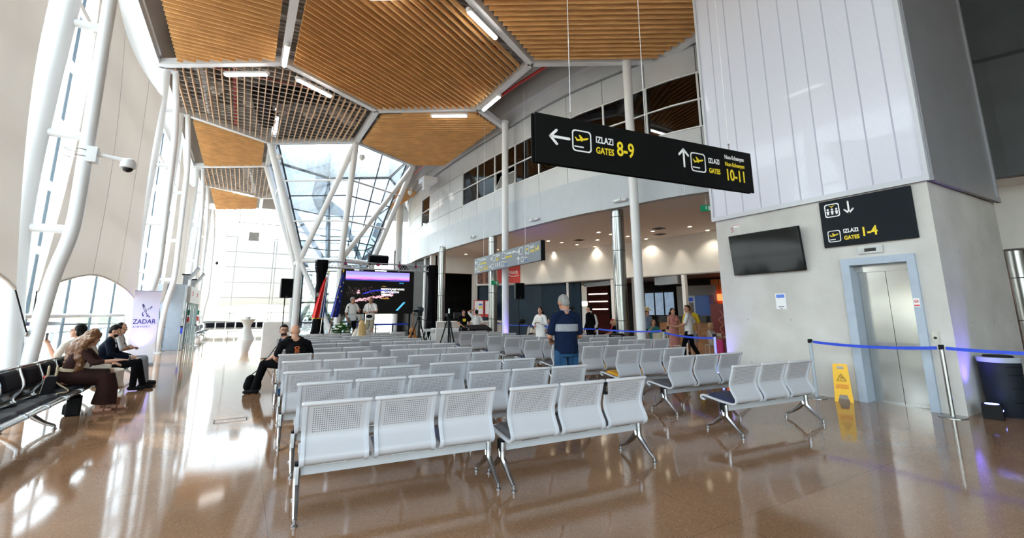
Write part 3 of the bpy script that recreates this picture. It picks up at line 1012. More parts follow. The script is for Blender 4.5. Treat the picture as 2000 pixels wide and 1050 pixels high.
baffle(cellv(*cells[(1, 2)]), 90, 'open_timber_grid', 'farthest open timber grid, above the end glazing', 'wood_pale', wires=True, h=.16)

# tube lamps under the net beams
LP = [((2.3, 11.95), (3.6, 11.18), 'linear lamp at the top picture edge, left of the central panel'),
      ((5.0, 11.1), (6.35, 11.9), 'linear lamp between the central panel and the panel over the black sign'),
      ((.5, 15.75), (.5, 17.2), 'linear lamp on the upright beam left of the central panel'),
      ((-1.35, 18.95), (.0, 18.15), 'linear lamp over the large open grid, left end'),
      ((1.0, 18.0), (2.35, 18.85), 'linear lamp between the open grid and the central panel'),
      ((6.65, 18.6), (8.0, 17.8), 'linear lamp below the central panel, above the funnel side panel'),
      ((8.4, 15.4), (8.4, 16.9), 'linear lamp beside the red sprinkler pipe'),
      ((-1.4, 38.2), (-.1, 39.0), 'far linear lamp beside the small far timber panel'),
      ((.5, 8.2), (.5, 9.6), 'linear lamp overhead out of the picture')]
for a, b_, lb in LP:
    T = thing('linear_lamp', lb, 'ceiling lamp')
    z = HC - .26
    a3 = Vector((a[0], a[1], z)); b3 = Vector((b_[0], b_[1], z)); d = (b3 - a3).normalized()
    MB().cap(a3, b3, .085, .085, 12).build('housing', 'white_paint', T, smooth=True)
    s_ = Vector((0, 0, -.045))
    MB().cap(a3 + d * .05 + s_, b3 - d * .05 + s_, .075, .075, 12).build('diffuser', 'lamp_glow', T, smooth=True)
    for e in (.2, .8):
        p = a3.lerp(b3, e); MB().cyl(p, p + Vector((0, 0, .16)), .02, seg=8).build('hanger', 'white_paint', T)

# services above the net
random.seed(11)
def duct(pts, r, m, lb, seg=14):
    tag(MB().tube(pts, r, seg).build('duct', m, smooth=True), lb, 'duct')
duct([(-2.6, 19.5, 11.7), (-2.3, 22.5, 11.7), (-2.3, 26, 11.7)], .3, 'duct_metal', 'silver duct above the open grid, left')
duct([(3.2, 18.8, 11.9), (2.6, 21.2, 11.5), (-.2, 22.6, 11.5), (.2, 26, 11.6)], .42, 'duct_black', 'black bulky duct above the large open grid')
duct([(3.0, 22.8, 11.6), (4.1, 24.0, 11.6)], .28, 'white_wall', 'pale insulated duct above the open grid, right')
duct([(-2.2, 29, 11.8), (-1, 33, 11.8), (0, 45, 11.8)], .3, 'duct_metal', 'long duct above the middle grid')
duct([(-1.2, 14, 11.5), (-1.2, 27, 11.5)], .07, 'pipe_red', 'red sprinkler pipe above the large open grid')
duct([(-3, 21.1, 11.6), (4.6, 21.1, 11.6)], .03, 'pipe_red', 'thin red branch pipe crossing above the open grid')
duct([(10.1, 9.5, 11.2), (9.3, 15.6, 11.2), (9.0, 20, 11.2), (9.6, 30, 11.2)], .06, 'pipe_red', 'red sprinkler pipe running beside the mezzanine wall')
duct([(-3, 14.2, 11.7), (8, 14.2, 11.7)], .04, 'pipe_red', 'thin red pipe above the timber panels')
duct([(10.2, 9, 11.9), (9.6, 20, 11.9)], .2, 'duct_metal', 'silver duct above the gap by the mezzanine wall')
for i, (x, y) in enumerate(((-1.9, 22.8), (-.6, 23.6), (.8, 23.9), (2.0, 23.6), (3.1, 22.9))):
    tag(MB().box((x, y, 11.55), (.55, .35, .35)).box((x, y, 11.30), (.3, .22, .16)).build('junction_box', 'white_wall'),
        'pale junction box above the large open grid, ' + ['leftmost', 'second from left', 'middle one', 'second from right', 'rightmost'][i], 'box')
for i in range(7):
    y = 12 + i * 2.4
    tag(MB().b2(-3.3, 10.1, y, y + .18, 12.15, 12.45).build('roof_beam', 'roof_deck'), 'grey roof beam above the ceiling net, ' + ['nearest', 'second nearest', 'third nearest', 'middle', 'third farthest', 'second farthest', 'farthest'][i] + ' of seven', 'beam', 'grey roof beams above the net')

# white round columns
def column(x, y, r_, lb, top=HC - .1):
    T = thing('round_column', lb, 'column', (x, y, 0))
    MB().cyl((0, 0, 0), (0, 0, top), r_, seg=28).build('shaft', 'white_paint', T, smooth=True)
    MB().cyl((0, 0, top), (0, 0, top + .12), r_ * 1.15, seg=28).build('head', 'white_paint', T)
    MB().cyl((0, 0, 0), (0, 0, .04), r_ * 1.25, seg=28).build('foot_ring', 'steel_brushed', T)
column(11.35, 11.1, .155, 'slim white round column right of the black sign, near the shaft')
column(10.2, 18.15, .155, 'slim white round column behind the slate sign')
column(11.0, 31.0, .2, 'far white round column right of the glass funnel', 12)
column(11.6, 34.2, .15, 'farthest thin white column beside the duct tower', 12)
def steelcol(x, y, r_, lb, top=5.4):
    T = thing('steel_column', lb, 'column', (x, y, 0))
    mb = MB(); z = 0
    while z < top - .05:
        z1 = min(z + 1.28, top); mb.cyl((0, 0, z + .012), (0, 0, z1 - .012), r_, seg=32); z = z1
    mb.build('cladding', 'steel_brushed', T, smooth=True)
    MB().cyl((0, 0, 0), (0, 0, top), r_ - .012, seg=24).build('core', 'joint_dark', T)
    return T
steelcol(12.0, 12.65, .235, 'brushed steel clad column beside the slim white column')
steelcol(10.75, 20.4, .22, 'brushed steel clad column behind the slate sign')
steelcol(9.9, 25.2, .2, 'brushed steel clad column right of the stage truss', 5.4)
steelcol(20.6, 4.3, .28, 'brushed steel column at the right picture edge', 3.4)
T = thing('duct_tower', 'white vertical duct with grilles right of the funnel', 'duct', (11.0, 38.2, 0))
MB().cyl((0, 0, 0), (0, 0, 12.6), .3, seg=20).build('pipe', 'white_paint', T, smooth=True)
MB().b2(-.33, -.28, -.12, .12, 5.2, 6.8).build('grille', 'joint_dark', T)

# ================================================================== GLASS FUNNEL
F_ = thing('glass_funnel', 'inverted glass cone on white raking tubes behind the stage', 'glass structure', (0, 0, 0))
top = [Vector((x, y, 10.6)) for x, y in cellv(4.45, 28.9)]
c0 = Vector((4.45, 28.9, 0))
def ring(s_, z): return [Vector((c0.x + (p.x - c0.x) * s_, c0.y + (p.y - c0.y) * s_, z)) for p in top]
low = ring(.5, 4.5); base = ring(.5, 0)
for i in range(6):
    MB().cyl(top[i], low[i], .20 if i in (5, 4) else .16, seg=16).build('raking_column', 'white_paint', F_, smooth=True)
    MB().cyl(top[i], low[(i - 1) % 6], .15, seg=16).build('diagonal_strut', 'white_paint', F_, smooth=True)
    MB().cyl(low[i], base[i], .17, seg=16).build('column', 'white_paint', F_, smooth=True)
    MB().cyl(low[i], low[(i + 1) % 6], .14, seg=14).build('ring_beam', 'white_paint', F_, smooth=True)
    if i in (5, 0, 2, 3): MB().cyl(low[i], base[(i + 1) % 6], .13, seg=14).build('diagonal_strut', 'white_paint', F_, smooth=True)
    for z in (8.7, 6.6):
        s_ = .5 + .5 * (z - 4.5) / 6.1
        q = ring(s_, z); MB().cyl(q[i], q[(i + 1) % 6], .05, seg=10).build('horizontal_tube', 'white_paint', F_, smooth=True)
# glass inside the struts
gt = ring(.92, 10.9); gl = ring(.44, 4.5); gb = ring(.44, 0)
t = MB(); t2 = MB()
for i in range(6):
    j = (i + 1) % 6
    (t2 if i in (1, 2, 3) else t).plate([gt[i], gt[j], gl[j], gl[i]], (0, 0, 1), .012)
t.build('upper_glass', 'pane', F_); t2.build('upper_rear_glass', 'pane_far', F_)
t = MB()
for i in range(6):
    j = (i + 1) % 6
    a, b_ = gl[i], gl[j]; n_ = Vector((b_.y - a.y, a.x - b_.x, 0))
    t.plate([gl[i], gl[j], gb[j], gb[i]], n_, .012)
t.build('lower_glass', 'pane_funnel', F_)
t = MB()
for i in range(6):
    j = (i + 1) % 6
    t.bar(gt[i], gl[i], .05, .08).bar(gl[i], gb[i], .05, .08).bar(gt[i], gt[j], .08, .10)
    for z in (8.0, 5.6):
        s_ = .44 + .48 * (z - 4.5) / 6.4; q = ring(s_, z); t.bar(q[i], q[j], .05, .06)
    for z in (3.9, 2.2, 1.1, .06): q = ring(.44, z); t.bar(q[i], q[j], .05, .06)
    if i in (0, 2, 4):
        t.bar(gt[i].lerp(gt[j], .5), gl[i].lerp(gl[j], .5), .04, .06)
t.build('glazing_bars', 'joint_dark', F_)
t = MB()
for i in range(6):
    j = (i + 1) % 6
    t.plate([top[i] + Vector((0, 0, -.05)), top[j] + Vector((0, 0, -.05)), gt[j] + Vector((0, 0, -.1)), gt[i] + Vector((0, 0, -.1))], (0, 0, 1), .04)
    t.bar(gt[i], gt[i] + Vector((0, 0, 2)), .1, .1)
    t.plate([gt[i] + Vector((0, 0, .1)), gt[j] + Vector((0, 0, .1)), gt[j] + Vector((0, 0, 2.1)), gt[i] + Vector((0, 0, 2.1))], (c0.x - gt[i].x, c0.y - gt[i].y, 0), .05)
t.build('head_flashing', 'duct_metal', F_)
tag(MB().b2(9.0, 9.9, 26.3, 27.3, 9.7, 10.0).b2(9.0, 9.2, 26.3, 26.6, 9.1, 9.7).build('bracket_block', 'white_paint'), 'white welded bracket at the funnel head near the mezzanine', 'bracket')
for i, p in enumerate((Vector((.95, 26.6, 9.9)), Vector((4.85, 24.5, 9.9)), Vector((8.3, 26.8, 8.9)))):
    D = thing('small_dome_camera', ['white dome camera at the left head of the funnel', 'white dome camera at the middle head of the funnel', 'white dome camera at the right head of the funnel'][i], 'camera', p)
    MB().lathe([(.04, .15), (.13, .12), (.15, 0), (.13, -.04)]).build('housing', 'white_paint', D, smooth=True)
    MB().ell((0, 0, -.06), (.1, .1, .1)).build('dome', 'white_wall', D, smooth=True)
# planting inside the funnel foot
random.seed(5)
t = MB()
for i in range(70):
    a = random.uniform(0, 2 * PI); r_ = random.uniform(.05, 1.4); h = random.uniform(.5, 1.6)
    x, y = c0.x + r_ * math.cos(a), c0.y + r_ * math.sin(a)
    for k in range(5):
        b_ = random.uniform(0, 2 * PI); l = random.uniform(.2, .5)
        t.add([(x, y, h), (x + l * math.cos(b_) * .5 - .05, y + l * math.sin(b_) * .5, h + .2), (x + l * math.cos(b_), y + l * math.sin(b_), h + .05), (x + l * math.cos(b_) * .5 + .05, y + l * math.sin(b_) * .5, h + .14)], [(0, 1, 2, 3)])
tag(t.build('planting', 'leaf'), 'green planting inside the glass foot of the funnel', 'plants', kind='stuff')
NTH = ['first', 'second', 'third', 'fourth', 'fifth', 'sixth', 'seventh', 'eighth', 'ninth', 'tenth', 'eleventh', 'twelfth', 'thirteenth', 'fourteenth', 'fifteenth']
def by_px(L):
    return sorted(L, key=lambda q: q[0] / (q[1] + .01))

# ================================================================== LIFT SHAFT
X0, YA, YB, X1 = 9.72, 2.87, 6.88, 13.02
struct('wall_shaft', (lambda t: (
    t.b2(X0, X0 + .25, YA, 3.22, 0, 3.73), t.b2(X0, X0 + .25, 4.26, YB, 0, 3.73), t.b2(X0, X0 + .25, 3.22, 4.26, 2.52, 3.73),
    t.b2(X0 + .25, X1, YA, YA + .25, 0, 3.73), t.b2(X0 + .25, X1, YB - .25, YB, 0, 3.73), t.b2(X1 - .25, X1, YA + .25, YB - .25, 0, 3.73), t)[-1])(MB()), 'concrete')
random.seed(2)
t = MB()
for y, z in ((6.3, 1.42), (5.35, 1.42), (6.3, .5)): t.cyl((X0 - .002, y, z), (X0 + .01, y, z), .022, seg=12)
for x in (10.6, 11.7, 12.6):
    for z in (1.4, 2.6, 3.5): t.cyl((x, YA - .002, z), (x, YA + .01, z), .02, seg=12)
struct('trim_tie_holes', t, 'duct_metal')
struct('wall_shaft_head', MB().b2(X0 - .03, X1 + .05, YA - .05, YB + .03, 3.75, 12.7), 'multiwall')
t = MB()
for y in (YA - .06, YB + .0): t.b2(X0 - .07, X0 + .02, y, y + .06, 3.73, 12.7)
t.b2(X0 - .07, X0 - .02, YA, YB, 3.73, 3.83)
struct('trim_shaft_frame', t, 'seat_rail')
t = MB()
for x in (X0 + .03, X1 - .0): t.b2(x, x + .06, YA - .09, YA - .03, 3.73, 12.7)
t.b2(X0, X1 + .06, YA - .1, YA - .04, 3.73, 3.83).b2(X0 + .04, X1 + .04, YA - .052, YA - .05, 3.84, 12.69)
struct('wall_shaft_head_side', t, 'grey_sheet')
t = MB()
y = YA + .3
while y < YB - .1: t.b2(X0 - .034, X0 - .03, y, y + .025, 3.83, 12.7); y += .42
struct('trim_shaft_sheet_joints', t, 'sheet_joint')
# lift
L_ = thing('lift_doorway', 'brushed steel two leaf lift door in a blue grey frame', 'lift door', (X0, 3.74, 0))
fr = MB().b2(-.05, .30, -.56, -.44, 0, 2.55).b2(-.05, .30, .42, .56, 0, 2.55).b2(-.05, .30, -.44, .42, 2.42, 2.55)
fr.build('frame', 'frame_bluegrey', L_, bevel=.004)
MB().b2(.20, .3, -.44, .42, 2.3, 2.42).build('header', 'steel_door', L_)
MB().b2(.25, .28, -.435, -.012, .012, 2.3).build('door_leaf', 'steel_door', L_)
MB().b2(.255, .285, -.002, .415, .012, 2.3).build('door_leaf', 'steel_door', L_)
MB().b2(.285, .30, -.44, .42, 0, 2.4).build('door_back', 'joint_dark', L_)
MB().b2(.16, .29, -.44, .42, 0, .012).build('sill', 'steel_door', L_)
n_ = MB().b2(-.056, -.05, -.53, -.45, 1.66, 1.80).build('no_smoking_sticker', 'paper', L_)
MB().tube([(-.058, -.49 + .026 * math.cos(a * PI / 8), 1.745 + .026 * math.sin(a * PI / 8)) for a in range(16)], .004, 6, closed=True).bar((-.058, -.508, 1.763), (-.058, -.472, 1.727), .004, .006).build('ban_ring', 'ink_red', n_)
MB().b2(-.0575, -.0565, -.51, -.47, 1.742, 1.75).build('cigarette', 'ink_dark', n_)
MB().b2(-.058, -.056, -.525, -.455, 1.67, 1.692).build('red_bar', 'ink_red', n_)
T = thing('lift_call_panel', 'small steel lift call panel right of the door frame', 'call button', (X0, 3.10, 1.17))
MB().b2(-.012, 0, -.05, .05, -.09, .09).build('plate', 'steel_brushed', T, bevel=.002)
MB().cyl((-.02, 0, -.01), (0, 0, -.01), .022).build('button', 'black_gloss', T)
T = thing('lift_indicator', 'small steel lift floor indicator above the door', 'indicator', (X0, 3.80, 2.68))
MB().b2(-.03, 0, -.19, .19, -.065, .065).build('housing', 'duct_metal', T, bevel=.004)
MB().b2(-.033, -.03, -.09, .09, -.03, .03).build('display', 'black_gloss', T)

def frame(name, label, cat, a, b_, z):
    """wall frame: local +x runs a->b, face looks along local -y"""
    d = Vector((b_[0] - a[0], b_[1] - a[1]))
    T = thing(name, label, cat, (a[0], a[1], z), math.degrees(math.atan2(d.y, d.x)))
    return T, d.length
def arrow(T, x, z, s, ang, m='ink_white', y=-.004):
    """flat arrow, tip direction ang in the sign plane"""
    d = Vector((math.cos(R(ang)), 0, math.sin(R(ang)))); p = Vector((-d.z, 0, d.x)); c = Vector((x, y, z)); w_ = s * .13
    mb = MB()
    def seg(a, b_):
        e = (b_ - a).normalized(); q = Vector((-e.z, 0, e.x)) * w_ / 2
        mb.plate([a - q, b_ - q, b_ + q, a + q], (0, -1, 0), .002)
        for k in (a, b_): mb.plate([k + Vector((math.cos(i * PI / 5), 0, math.sin(i * PI / 5))) * w_ / 2 for i in range(10)], (0, -1, 0), .002)
    tip = c + d * s / 2
    seg(c - d * s / 2, tip); seg(tip, tip - d * s * .33 + p * s * .33); seg(tip, tip - d * s * .33 - p * s * .33)
    mb.build('arrow', m, T)
def rrect(T, x, z, w_, h, m='ink_white', y=-.004, th=.014, parts=None):
    r_ = min(w_, h) * .16; P = []
    for cx_, cz, a0 in ((x + w_ / 2 - r_, z + h / 2 - r_, 0), (x - w_ / 2 + r_, z + h / 2 - r_, 90), (x - w_ / 2 + r_, z - h / 2 + r_, 180), (x + w_ / 2 - r_, z - h / 2 + r_, 270)):
        for k in range(5): a = R(a0 + k * 22.5); P.append((cx_ + r_ * math.cos(a), cz + r_ * math.sin(a)))
    mb = MB(); n = len(P)
    inn = [(x + (px - x) * (1 - 2 * th / w_), z + (pz - z) * (1 - 2 * th / h)) for px, pz in P]
    for i in range(n):
        j = (i + 1) % n
        mb.plate([(P[i][0], y, P[i][1]), (P[j][0], y, P[j][1]), (inn[j][0], y, inn[j][1]), (inn[i][0], y, inn[i][1])], (0, -1, 0), .002)
    return mb.build('pictogram', m, T)
PLANE = [(-.46, .10), (-.40, .10), (-.30, -.02), (-.12, .02), (-.20, .26), (-.12, .26), (.08, .07), (.34, .14), (.46, .20), (.50, .14), (.44, .06), (.30, -.01), (-.28, -.16), (-.36, -.12)]
def plane_icon(T, x, z, s, y=-.005):
    P = rrect(T, x, z, s, s, th=s * .06)
    mb = MB()
    k = s * .72
    # fuselage, wing and tail as separate convex plates
    for poly in ([(-.36, -.13), (.30, .02), (.46, .10), (.48, .18), (.36, .17), (-.30, .0)],
                 [(-.10, .04), (.10, .09), (-.12, .30), (-.22, .30)],
                 [(-.36, -.13), (-.30, .0), (-.44, .14), (-.50, .12)],
                 [(-.02, .0), (.12, .03), (.04, -.10), (-.05, -.10)]):
        mb.plate([(x + a * k, y, z + s * .06 + b_ * k) for a, b_ in poly], (0, -1, 0), .002)
    mb.build('aeroplane', 'ink_yellow', P)
    MB().plate([(x - s * .40, y, z - s * .31), (x + s * .08, y, z - s * .31), (x + s * .08, y, z - s * .25), (x - s * .40, y, z - s * .25)], (0, -1, 0), .002).build('ground_line', 'ink_white', P)

# big black hanging sign
T, L = frame('hanging_sign', 'large black hanging sign for gates 8-9 and 10-11', 'sign', (3.40, 5.16), (7.82, 4.70), 3.70)
MB().b2(0, L, 0, .025, 0, .75).build('front_panel', 'sign_black', T, bevel=.003)
MB().b2(-.03, L - .03, .06, .085, 0, .75).build('rear_panel', 'sign_black', T, bevel=.003)
MB().b2(.05, L - .08, .025, .06, .05, .70).build('inner_frame', 'black_matt', T)
arrow(T, .40, .42, .32, 180); plane_icon(T, .78, .42, .34)
text('IZLAZI', .145, 'ink_white', T, (1.03, -.004, .44), sx=.78, bold=.003)
text('GATES', .145, 'ink_yellow', T, (1.03, -.004, .27), sx=.78, bold=.003)
text('8-9', .33, 'ink_yellow', T, (1.42, -.004, .29), sx=.78, bold=.006)
arrow(T, 2.80, .44, .30, 90); plane_icon(T, 3.12, .40, .34)
text('IZLAZI', .125, 'ink_white', T, (3.36, -.004, .43), sx=.72, bold=.003)
text('GATES', .125, 'ink_yellow', T, (3.36, -.004, .25), sx=.72, bold=.003)
text('Non-Schengen', .105, 'ink_white', T, (3.76, -.004, .56), sx=.78, bold=.002)
text('Non-Schengen', .105, 'ink_yellow', T, (3.76, -.004, .43), sx=.78, bold=.002)
text('10-11', .29, 'ink_yellow', T, (3.75, -.004, .17), sx=.76, bold=.006)
for x in (.62, 2.05, 3.95):
    MB().cyl((x, .04, .75), (x + .02, .04, HC - 3.82), .005, seg=5).build('wire', 'white_paint', T)
    MB().cyl((x, .04, .75), (x, .04, .83), .012, seg=8).ell((x, .04, .86), (.018, .018, .02), u=8, v=6).build('wire_clamp', 'chrome', T)

# slate sign farther back
T, L = frame('hanging_sign', 'slate grey hanging sign with gates 1-4 and many arrows', 'sign', (9.52, 20.0), (9.06, 13.5), 3.43)
MB().b2(0, L, 0, .12, 0, .72).build('panel', 'sign_slate', T, bevel=.003)
MB().b2(L, L + .05, -.02, .14, -.01, .73).build('end_cap', 'black_matt', T)
arrow(T, .25, .52, .26, 180); arrow(T, .25, .20, .26, 180)
for x, z in ((.55, .52), (2.35, .52), (3.35, .52), (4.95, .52), (2.20, .18), (3.25, .18)): rrect(T, x, z, .28, .27 if z > .3 else .2, th=.02)
plane_icon(T, .55, .19, .27); plane_icon(T, 5.45, .50, .32)
text('Non-Schengen', .13, 'ink_white', T, (.78, -.004, .55), sx=.9, bold=.003)
text('Non-Schengen', .13, 'ink_yellow', T, (.78, -.004, .38), sx=.9, bold=.003)
text('IZLAZI', .11, 'ink_white', T, (.76, -.004, .22), sx=.9, bold=.003)
text('GATES', .11, 'ink_yellow', T, (.76, -.004, .08), sx=.9, bold=.003)
text('10-11', .26, 'ink_yellow', T, (1.16, -.004, .08), sx=.9, bold=.005)
arrow(T, 2.02, .52, .24, 0); arrow(T, 1.90, .18, .22, 0)
text('IZLAZ', .15, 'ink_white', T, (2.60, -.004, .55), sx=.9, bold=.003)
text('EXIT', .15, 'ink_yellow', T, (2.60, -.004, .38), sx=.9, bold=.003)
text('Preuzimanje prtljage', .14, 'ink_white', T, (3.55, -.004, .53), sx=.82, bold=.003)
text('Baggage claim', .14, 'ink_yellow', T, (3.55, -.004, .38), sx=.82, bold=.003)
arrow(T, 4.68, .52, .28, 0); arrow(T, 4.72, .18, .28, 90)
text('IZLAZI', .13, 'ink_white', T, (5.68, -.004, .53), sx=.8, bold=.003)
text('GATES', .13, 'ink_yellow', T, (5.68, -.004, .37), sx=.8, bold=.003)
text('1-4', .30, 'ink_yellow', T, (6.02, -.004, .37), sx=.85, bold=.005)
for x in (2.55, 2.75, 2.95): MB().box((x, -.004, .18), (.06, .004, .16)).ell((x, -.004, .28), (.025, .004, .025), u=8, v=5).build('pictogram', 'ink_white', T)
text('Informacije', .08, 'ink_white', T, (3.42, -.004, .22), sx=.85)
text('Information', .08, 'ink_blue', T, (3.42, -.004, .12), sx=.85)
rrect(T, 5.05, .18, .2, .2, th=.02)
text('Dolasci', .09, 'ink_white', T, (5.22, -.004, .20), sx=.9); text('Arrivals', .09, 'ink_blue', T, (5.22, -.004, .09), sx=.9)
for x in (1.0, 5.2): MB().cyl((x, .06, .72), (x, .06, HC - 3.55), .007, seg=5).build('wire', 'ink_white', T)

# dark sign on the shaft
T, L = frame('wall_sign', 'dark wall sign for the lift down and gates 1-4', 'sign', (X0 - .06, 4.53), (X0 - .06, 3.08), 2.80)
MB().b2(0, L, 0, .05, 0, .90).build('panel', 'sign_navy', T, bevel=.003)
P = rrect(T, .22, .70, .26, .26, th=.018)
mb = MB()
for x in (-.075, 0, .075): mb.ell((.22 + x, -.004, .72), (.020, .004, .020), u=10, v=6); mb.plate([(.22 + x - .026, -.004, .69), (.22 + x - .014, -.004, .62), (.22 + x + .014, -.004, .62), (.22 + x + .026, -.004, .69)], (0, -1, 0), .002)
mb.build('figures', 'ink_white', P)
MB().plate([(.17, -.004, .80), (.22, -.004, .755), (.27, -.004, .80), (.22, -.004, .778)], (0, -1, 0), .002).build('chevron', 'ink_yellow', P)
arrow(T, .50, .71, .22, 270); plane_icon(T, .20, .20, .22)
text('IZLAZI', .10, 'ink_white', T, (.36, -.004, .24), sx=.85, bold=.003)
text('GATES', .10, 'ink_yellow', T, (.36, -.004, .11), sx=.85, bold=.003)
text('1-4', .23, 'ink_yellow', T, (.64, -.004, .14), sx=.85, bold=.006)

# switched off display
T = thing('wall_display', 'switched off black flat screen on the concrete shaft wall', 'screen', (X0, 5.68, 2.86))
T.rotation_euler = (0, R(-6), 0)
MB().b2(-.14, -.09, -.78, .78, -.45, .45).build('casing', 'black_matt', T, bevel=.006)
MB().b2(-.143, -.14, -.765, .765, -.435, .435).build('panel', 'screen_off', T)
MB().b2(-.09, .04, -.12, .12, -.1, .1).build('bracket', 'black_matt', T)
T = thing('paper_notice', 'white paper notice taped to the concrete wall below the screen', 'notice', (X0, 5.52, 1.80))
MB().b2(-.004, 0, -.105, .105, -.16, .16).build('sheet', 'paper', T)
MB().b2(-.006, -.004, -.085, .085, .07, .14).build('photo_strip', 'ink_blue', T)
MB().b2(-.006, -.004, -.06, .06, -.12, -.105).b2(-.006, -.004, -.03, .03, -.15, -.14).build('text_line', 'ink_dark', T)
T = thing('cable_tag', 'small white tag with a loose red wire high on the shaft wall', 'tag', (X0, 6.38, 3.53))
MB().b2(-.01, 0, -.09, .05, -.03, .03).build('tag_plate', 'paper', T)
MB().b2(-.012, -.01, -.09, .05, .02, .03).build('tag_edge', 'ink_red', T)
MB().tube(cr([(-.012, .05, 0), (-.02, .09, -.03), (-.015, .06, -.09), (-.02, .10, -.13)], 5), .006, 5).build('wire', 'ink_red', T)

# wet floor sign
T = thing('wet_floor_sign', 'yellow folding wet floor caution sign against the shaft wall', 'caution sign', (9.46, 4.44, 0), -66)
for s_, nm in ((-1, 'front_board'), (1, 'rear_board')):
    mb = MB()
    def P3(x, z): return (x, s_ * (.015 + (.66 - z) * .07), z)
    W_ = .14
    for poly in ([(-W_, 0), (-.09, 0), (-.055, .12), (-.13, .14)], [(.09, 0), (W_, 0), (.13, .14), (.055, .12)],
                 [(-.13, .14), (-.055, .12), (.055, .12), (.13, .14), (.115, .56), (-.115, .56)],
                 [(-.115, .56), (-.05, .56), (-.05, .61), (-.11, .63)], [(.05, .56), (.115, .56), (.11, .63), (.05, .61)],
                 [(-.11, .63), (-.05, .61), (.05, .61), (.11, .63), (.10, .65), (-.10, .65)]):
        mb.plate([P3(*q) for q in poly], (0, -s_, .16), .012)
    mb.build(nm, 'yellow_plastic', T)
B_ = MB()
def P3(x, z): return (x, -(.015 + (.66 - z) * .07) - .014, z)
for a, b_ in (((-.07, .36), (.07, .36)), ((.07, .36), (0, .48)), ((0, .48), (-.07, .36)), ((-.02, .38), (.01, .42)), ((.01, .42), (-.015, .44)), ((.01, .42), (.035, .39))):
    B_.bar(P3(*a), P3(*b_), .010, .004)
B_.build('warning_triangle', 'ink_dark', T)
text('CAUTION', .042, 'ink_red', T, (-.09, -.058, .27), rot=(86, 0, 0), sx=.95); text('WET FLOOR', .042, 'ink_red', T, (-.10, -.061, .23), rot=(86, 0, 0), sx=.82)

# bin and blue uplight boxes
T = thing('litter_bin', 'dark navy litter bin with a grey rim at the right edge', 'bin', (10.35, 2.58, 0), 8)
mb = MB(); P = []
mb.lathe([(.21, 0), (.22, .02), (.235, .40), (.245, .80)], seg=40).build('body', 'bin_body', T, smooth=True)
MB().lathe([(.25, .80), (.255, .81), (.255, .87), (.25, .875), (.19, .875), (.19, .85), (.24, .84)], seg=40).build('rim', 'bin_rim', T, smooth=True)
MB().lathe([(.0, .86), (.18, .865), (.17, .90), (.0, .91)], seg=30).build('lid_flap', 'black_matt', T, smooth=True)
for i, z in enumerate((.22, .42, .62, .74)):
    MB().tube([(.243 * math.cos(a), .243 * math.sin(a), z) for a in [R(-150 + 9 * k - i * 3) for k in range(9)]], .004, 5).build('groove', 'black_matt', T)
def uplight(x, y, rz, lb, e=60, aim=(0, 0, 1), s=.22):
    T = thing('uplight', lb, 'light fixture', (x, y, 0), rz)
    MB().b2(-s / 2, s / 2, -s / 2, s / 2, 0, .21).build('housing', 'black_matt', T, bevel=.006)
    MB().cyl((0, 0, .21), (0, 0, .216), s * .36, seg=16).build('lens', 'led_blue', T)
    MB().b2(-.05, .02, -s / 2 - .003, -s / 2, .12, .14).build('indicator', 'led_blue', T)
    l = lamp('uplight_lamp', 'SPOT', (x, y, .24), e, (.18, .12, 1), spot_size=R(75), spot_blend=.8, shadow_soft_size=.06)
    l.rotation_euler = Vector(aim).to_track_quat('-Z', 'Y').to_euler()
uplight(9.86, 2.62, 10, 'black uplight box with blue leds beside the bin', 55, (0, .2, 1))
uplight(9.60, 7.06, 0, 'black uplight box at the hidden left corner of the shaft', 55, (.05, -.15, 1))
uplight(10.05, 17.75, 0, 'black uplight box at the foot of the slim column behind the slate sign', 70, (.05, .12, 1))
uplight(-2.62, 18.55, 0, 'black uplight box in front of the roll up banner', 90, (-.06, .2, 1), .16)

# stanchions and tapes
posts = {}
def stanchion(x, y, lb, grp=None, h=1.07, m='steel_brushed'):
    T = thing('barrier_post', lb, 'barrier post', (x, y, 0), group=grp)
    MB().lathe([(.17, 0), (.17, .008), (.15, .016), (.03, .022), (.0, .022)], seg=32).build('base', 'steel_brushed', T, smooth=True)
    MB().cyl((0, 0, .02), (0, 0, h - .06), .030, seg=20).build('pole', m, T, smooth=True)
    MB().cyl((0, 0, h - .06), (0, 0, h), .035, seg=20).b2(-.05, .05, -.02, .02, h - .07, h - .01).build('tape_head', 'black_matt', T)
    return T
def tape(a, b_, lb, z=1.02, sag=.04, grp=None):
    A = Vector((*a, z)); B_ = Vector((*b_, z)); d = (B_ - A).normalized(); A += d * .05; B_ -= d * .05
    mb = MB(); nn = Vector((-d.y, d.x, 0)); n = 10
    pts = [A.lerp(B_, i / n) + Vector((0, 0, -4 * sag * (i / n) * (1 - i / n))) for i in range(n + 1)]
    for i in range(n):
        mb.plate([pts[i] + Vector((0, 0, -.024)), pts[i + 1] + Vector((0, 0, -.024)), pts[i + 1] + Vector((0, 0, .024)), pts[i] + Vector((0, 0, .024))], nn, .002)
    tag(mb.build('barrier_tape', 'tape_blue'), lb, 'barrier tape', grp)
Pp = [(9.42, 4.88), (9.46, 2.97), (9.50, 1.5)]
stanchion(*Pp[0], 'silver barrier post left of the yellow caution sign', m='bin_rim'); stanchion(*Pp[1], 'chrome barrier post in front of the lift door frame'); stanchion(*Pp[2], 'chrome barrier post just outside the right picture edge')
tape(Pp[0], Pp[1], 'blue barrier tape crossing in front of the lift door'); tape(Pp[1], Pp[2], 'blue barrier tape running to the right picture edge', sag=.02)
Q = [(9.75, 7.2), (11.0, 9.85), (10.55, 12.35), (11.3, 17.9), (11.6, 21.4)]
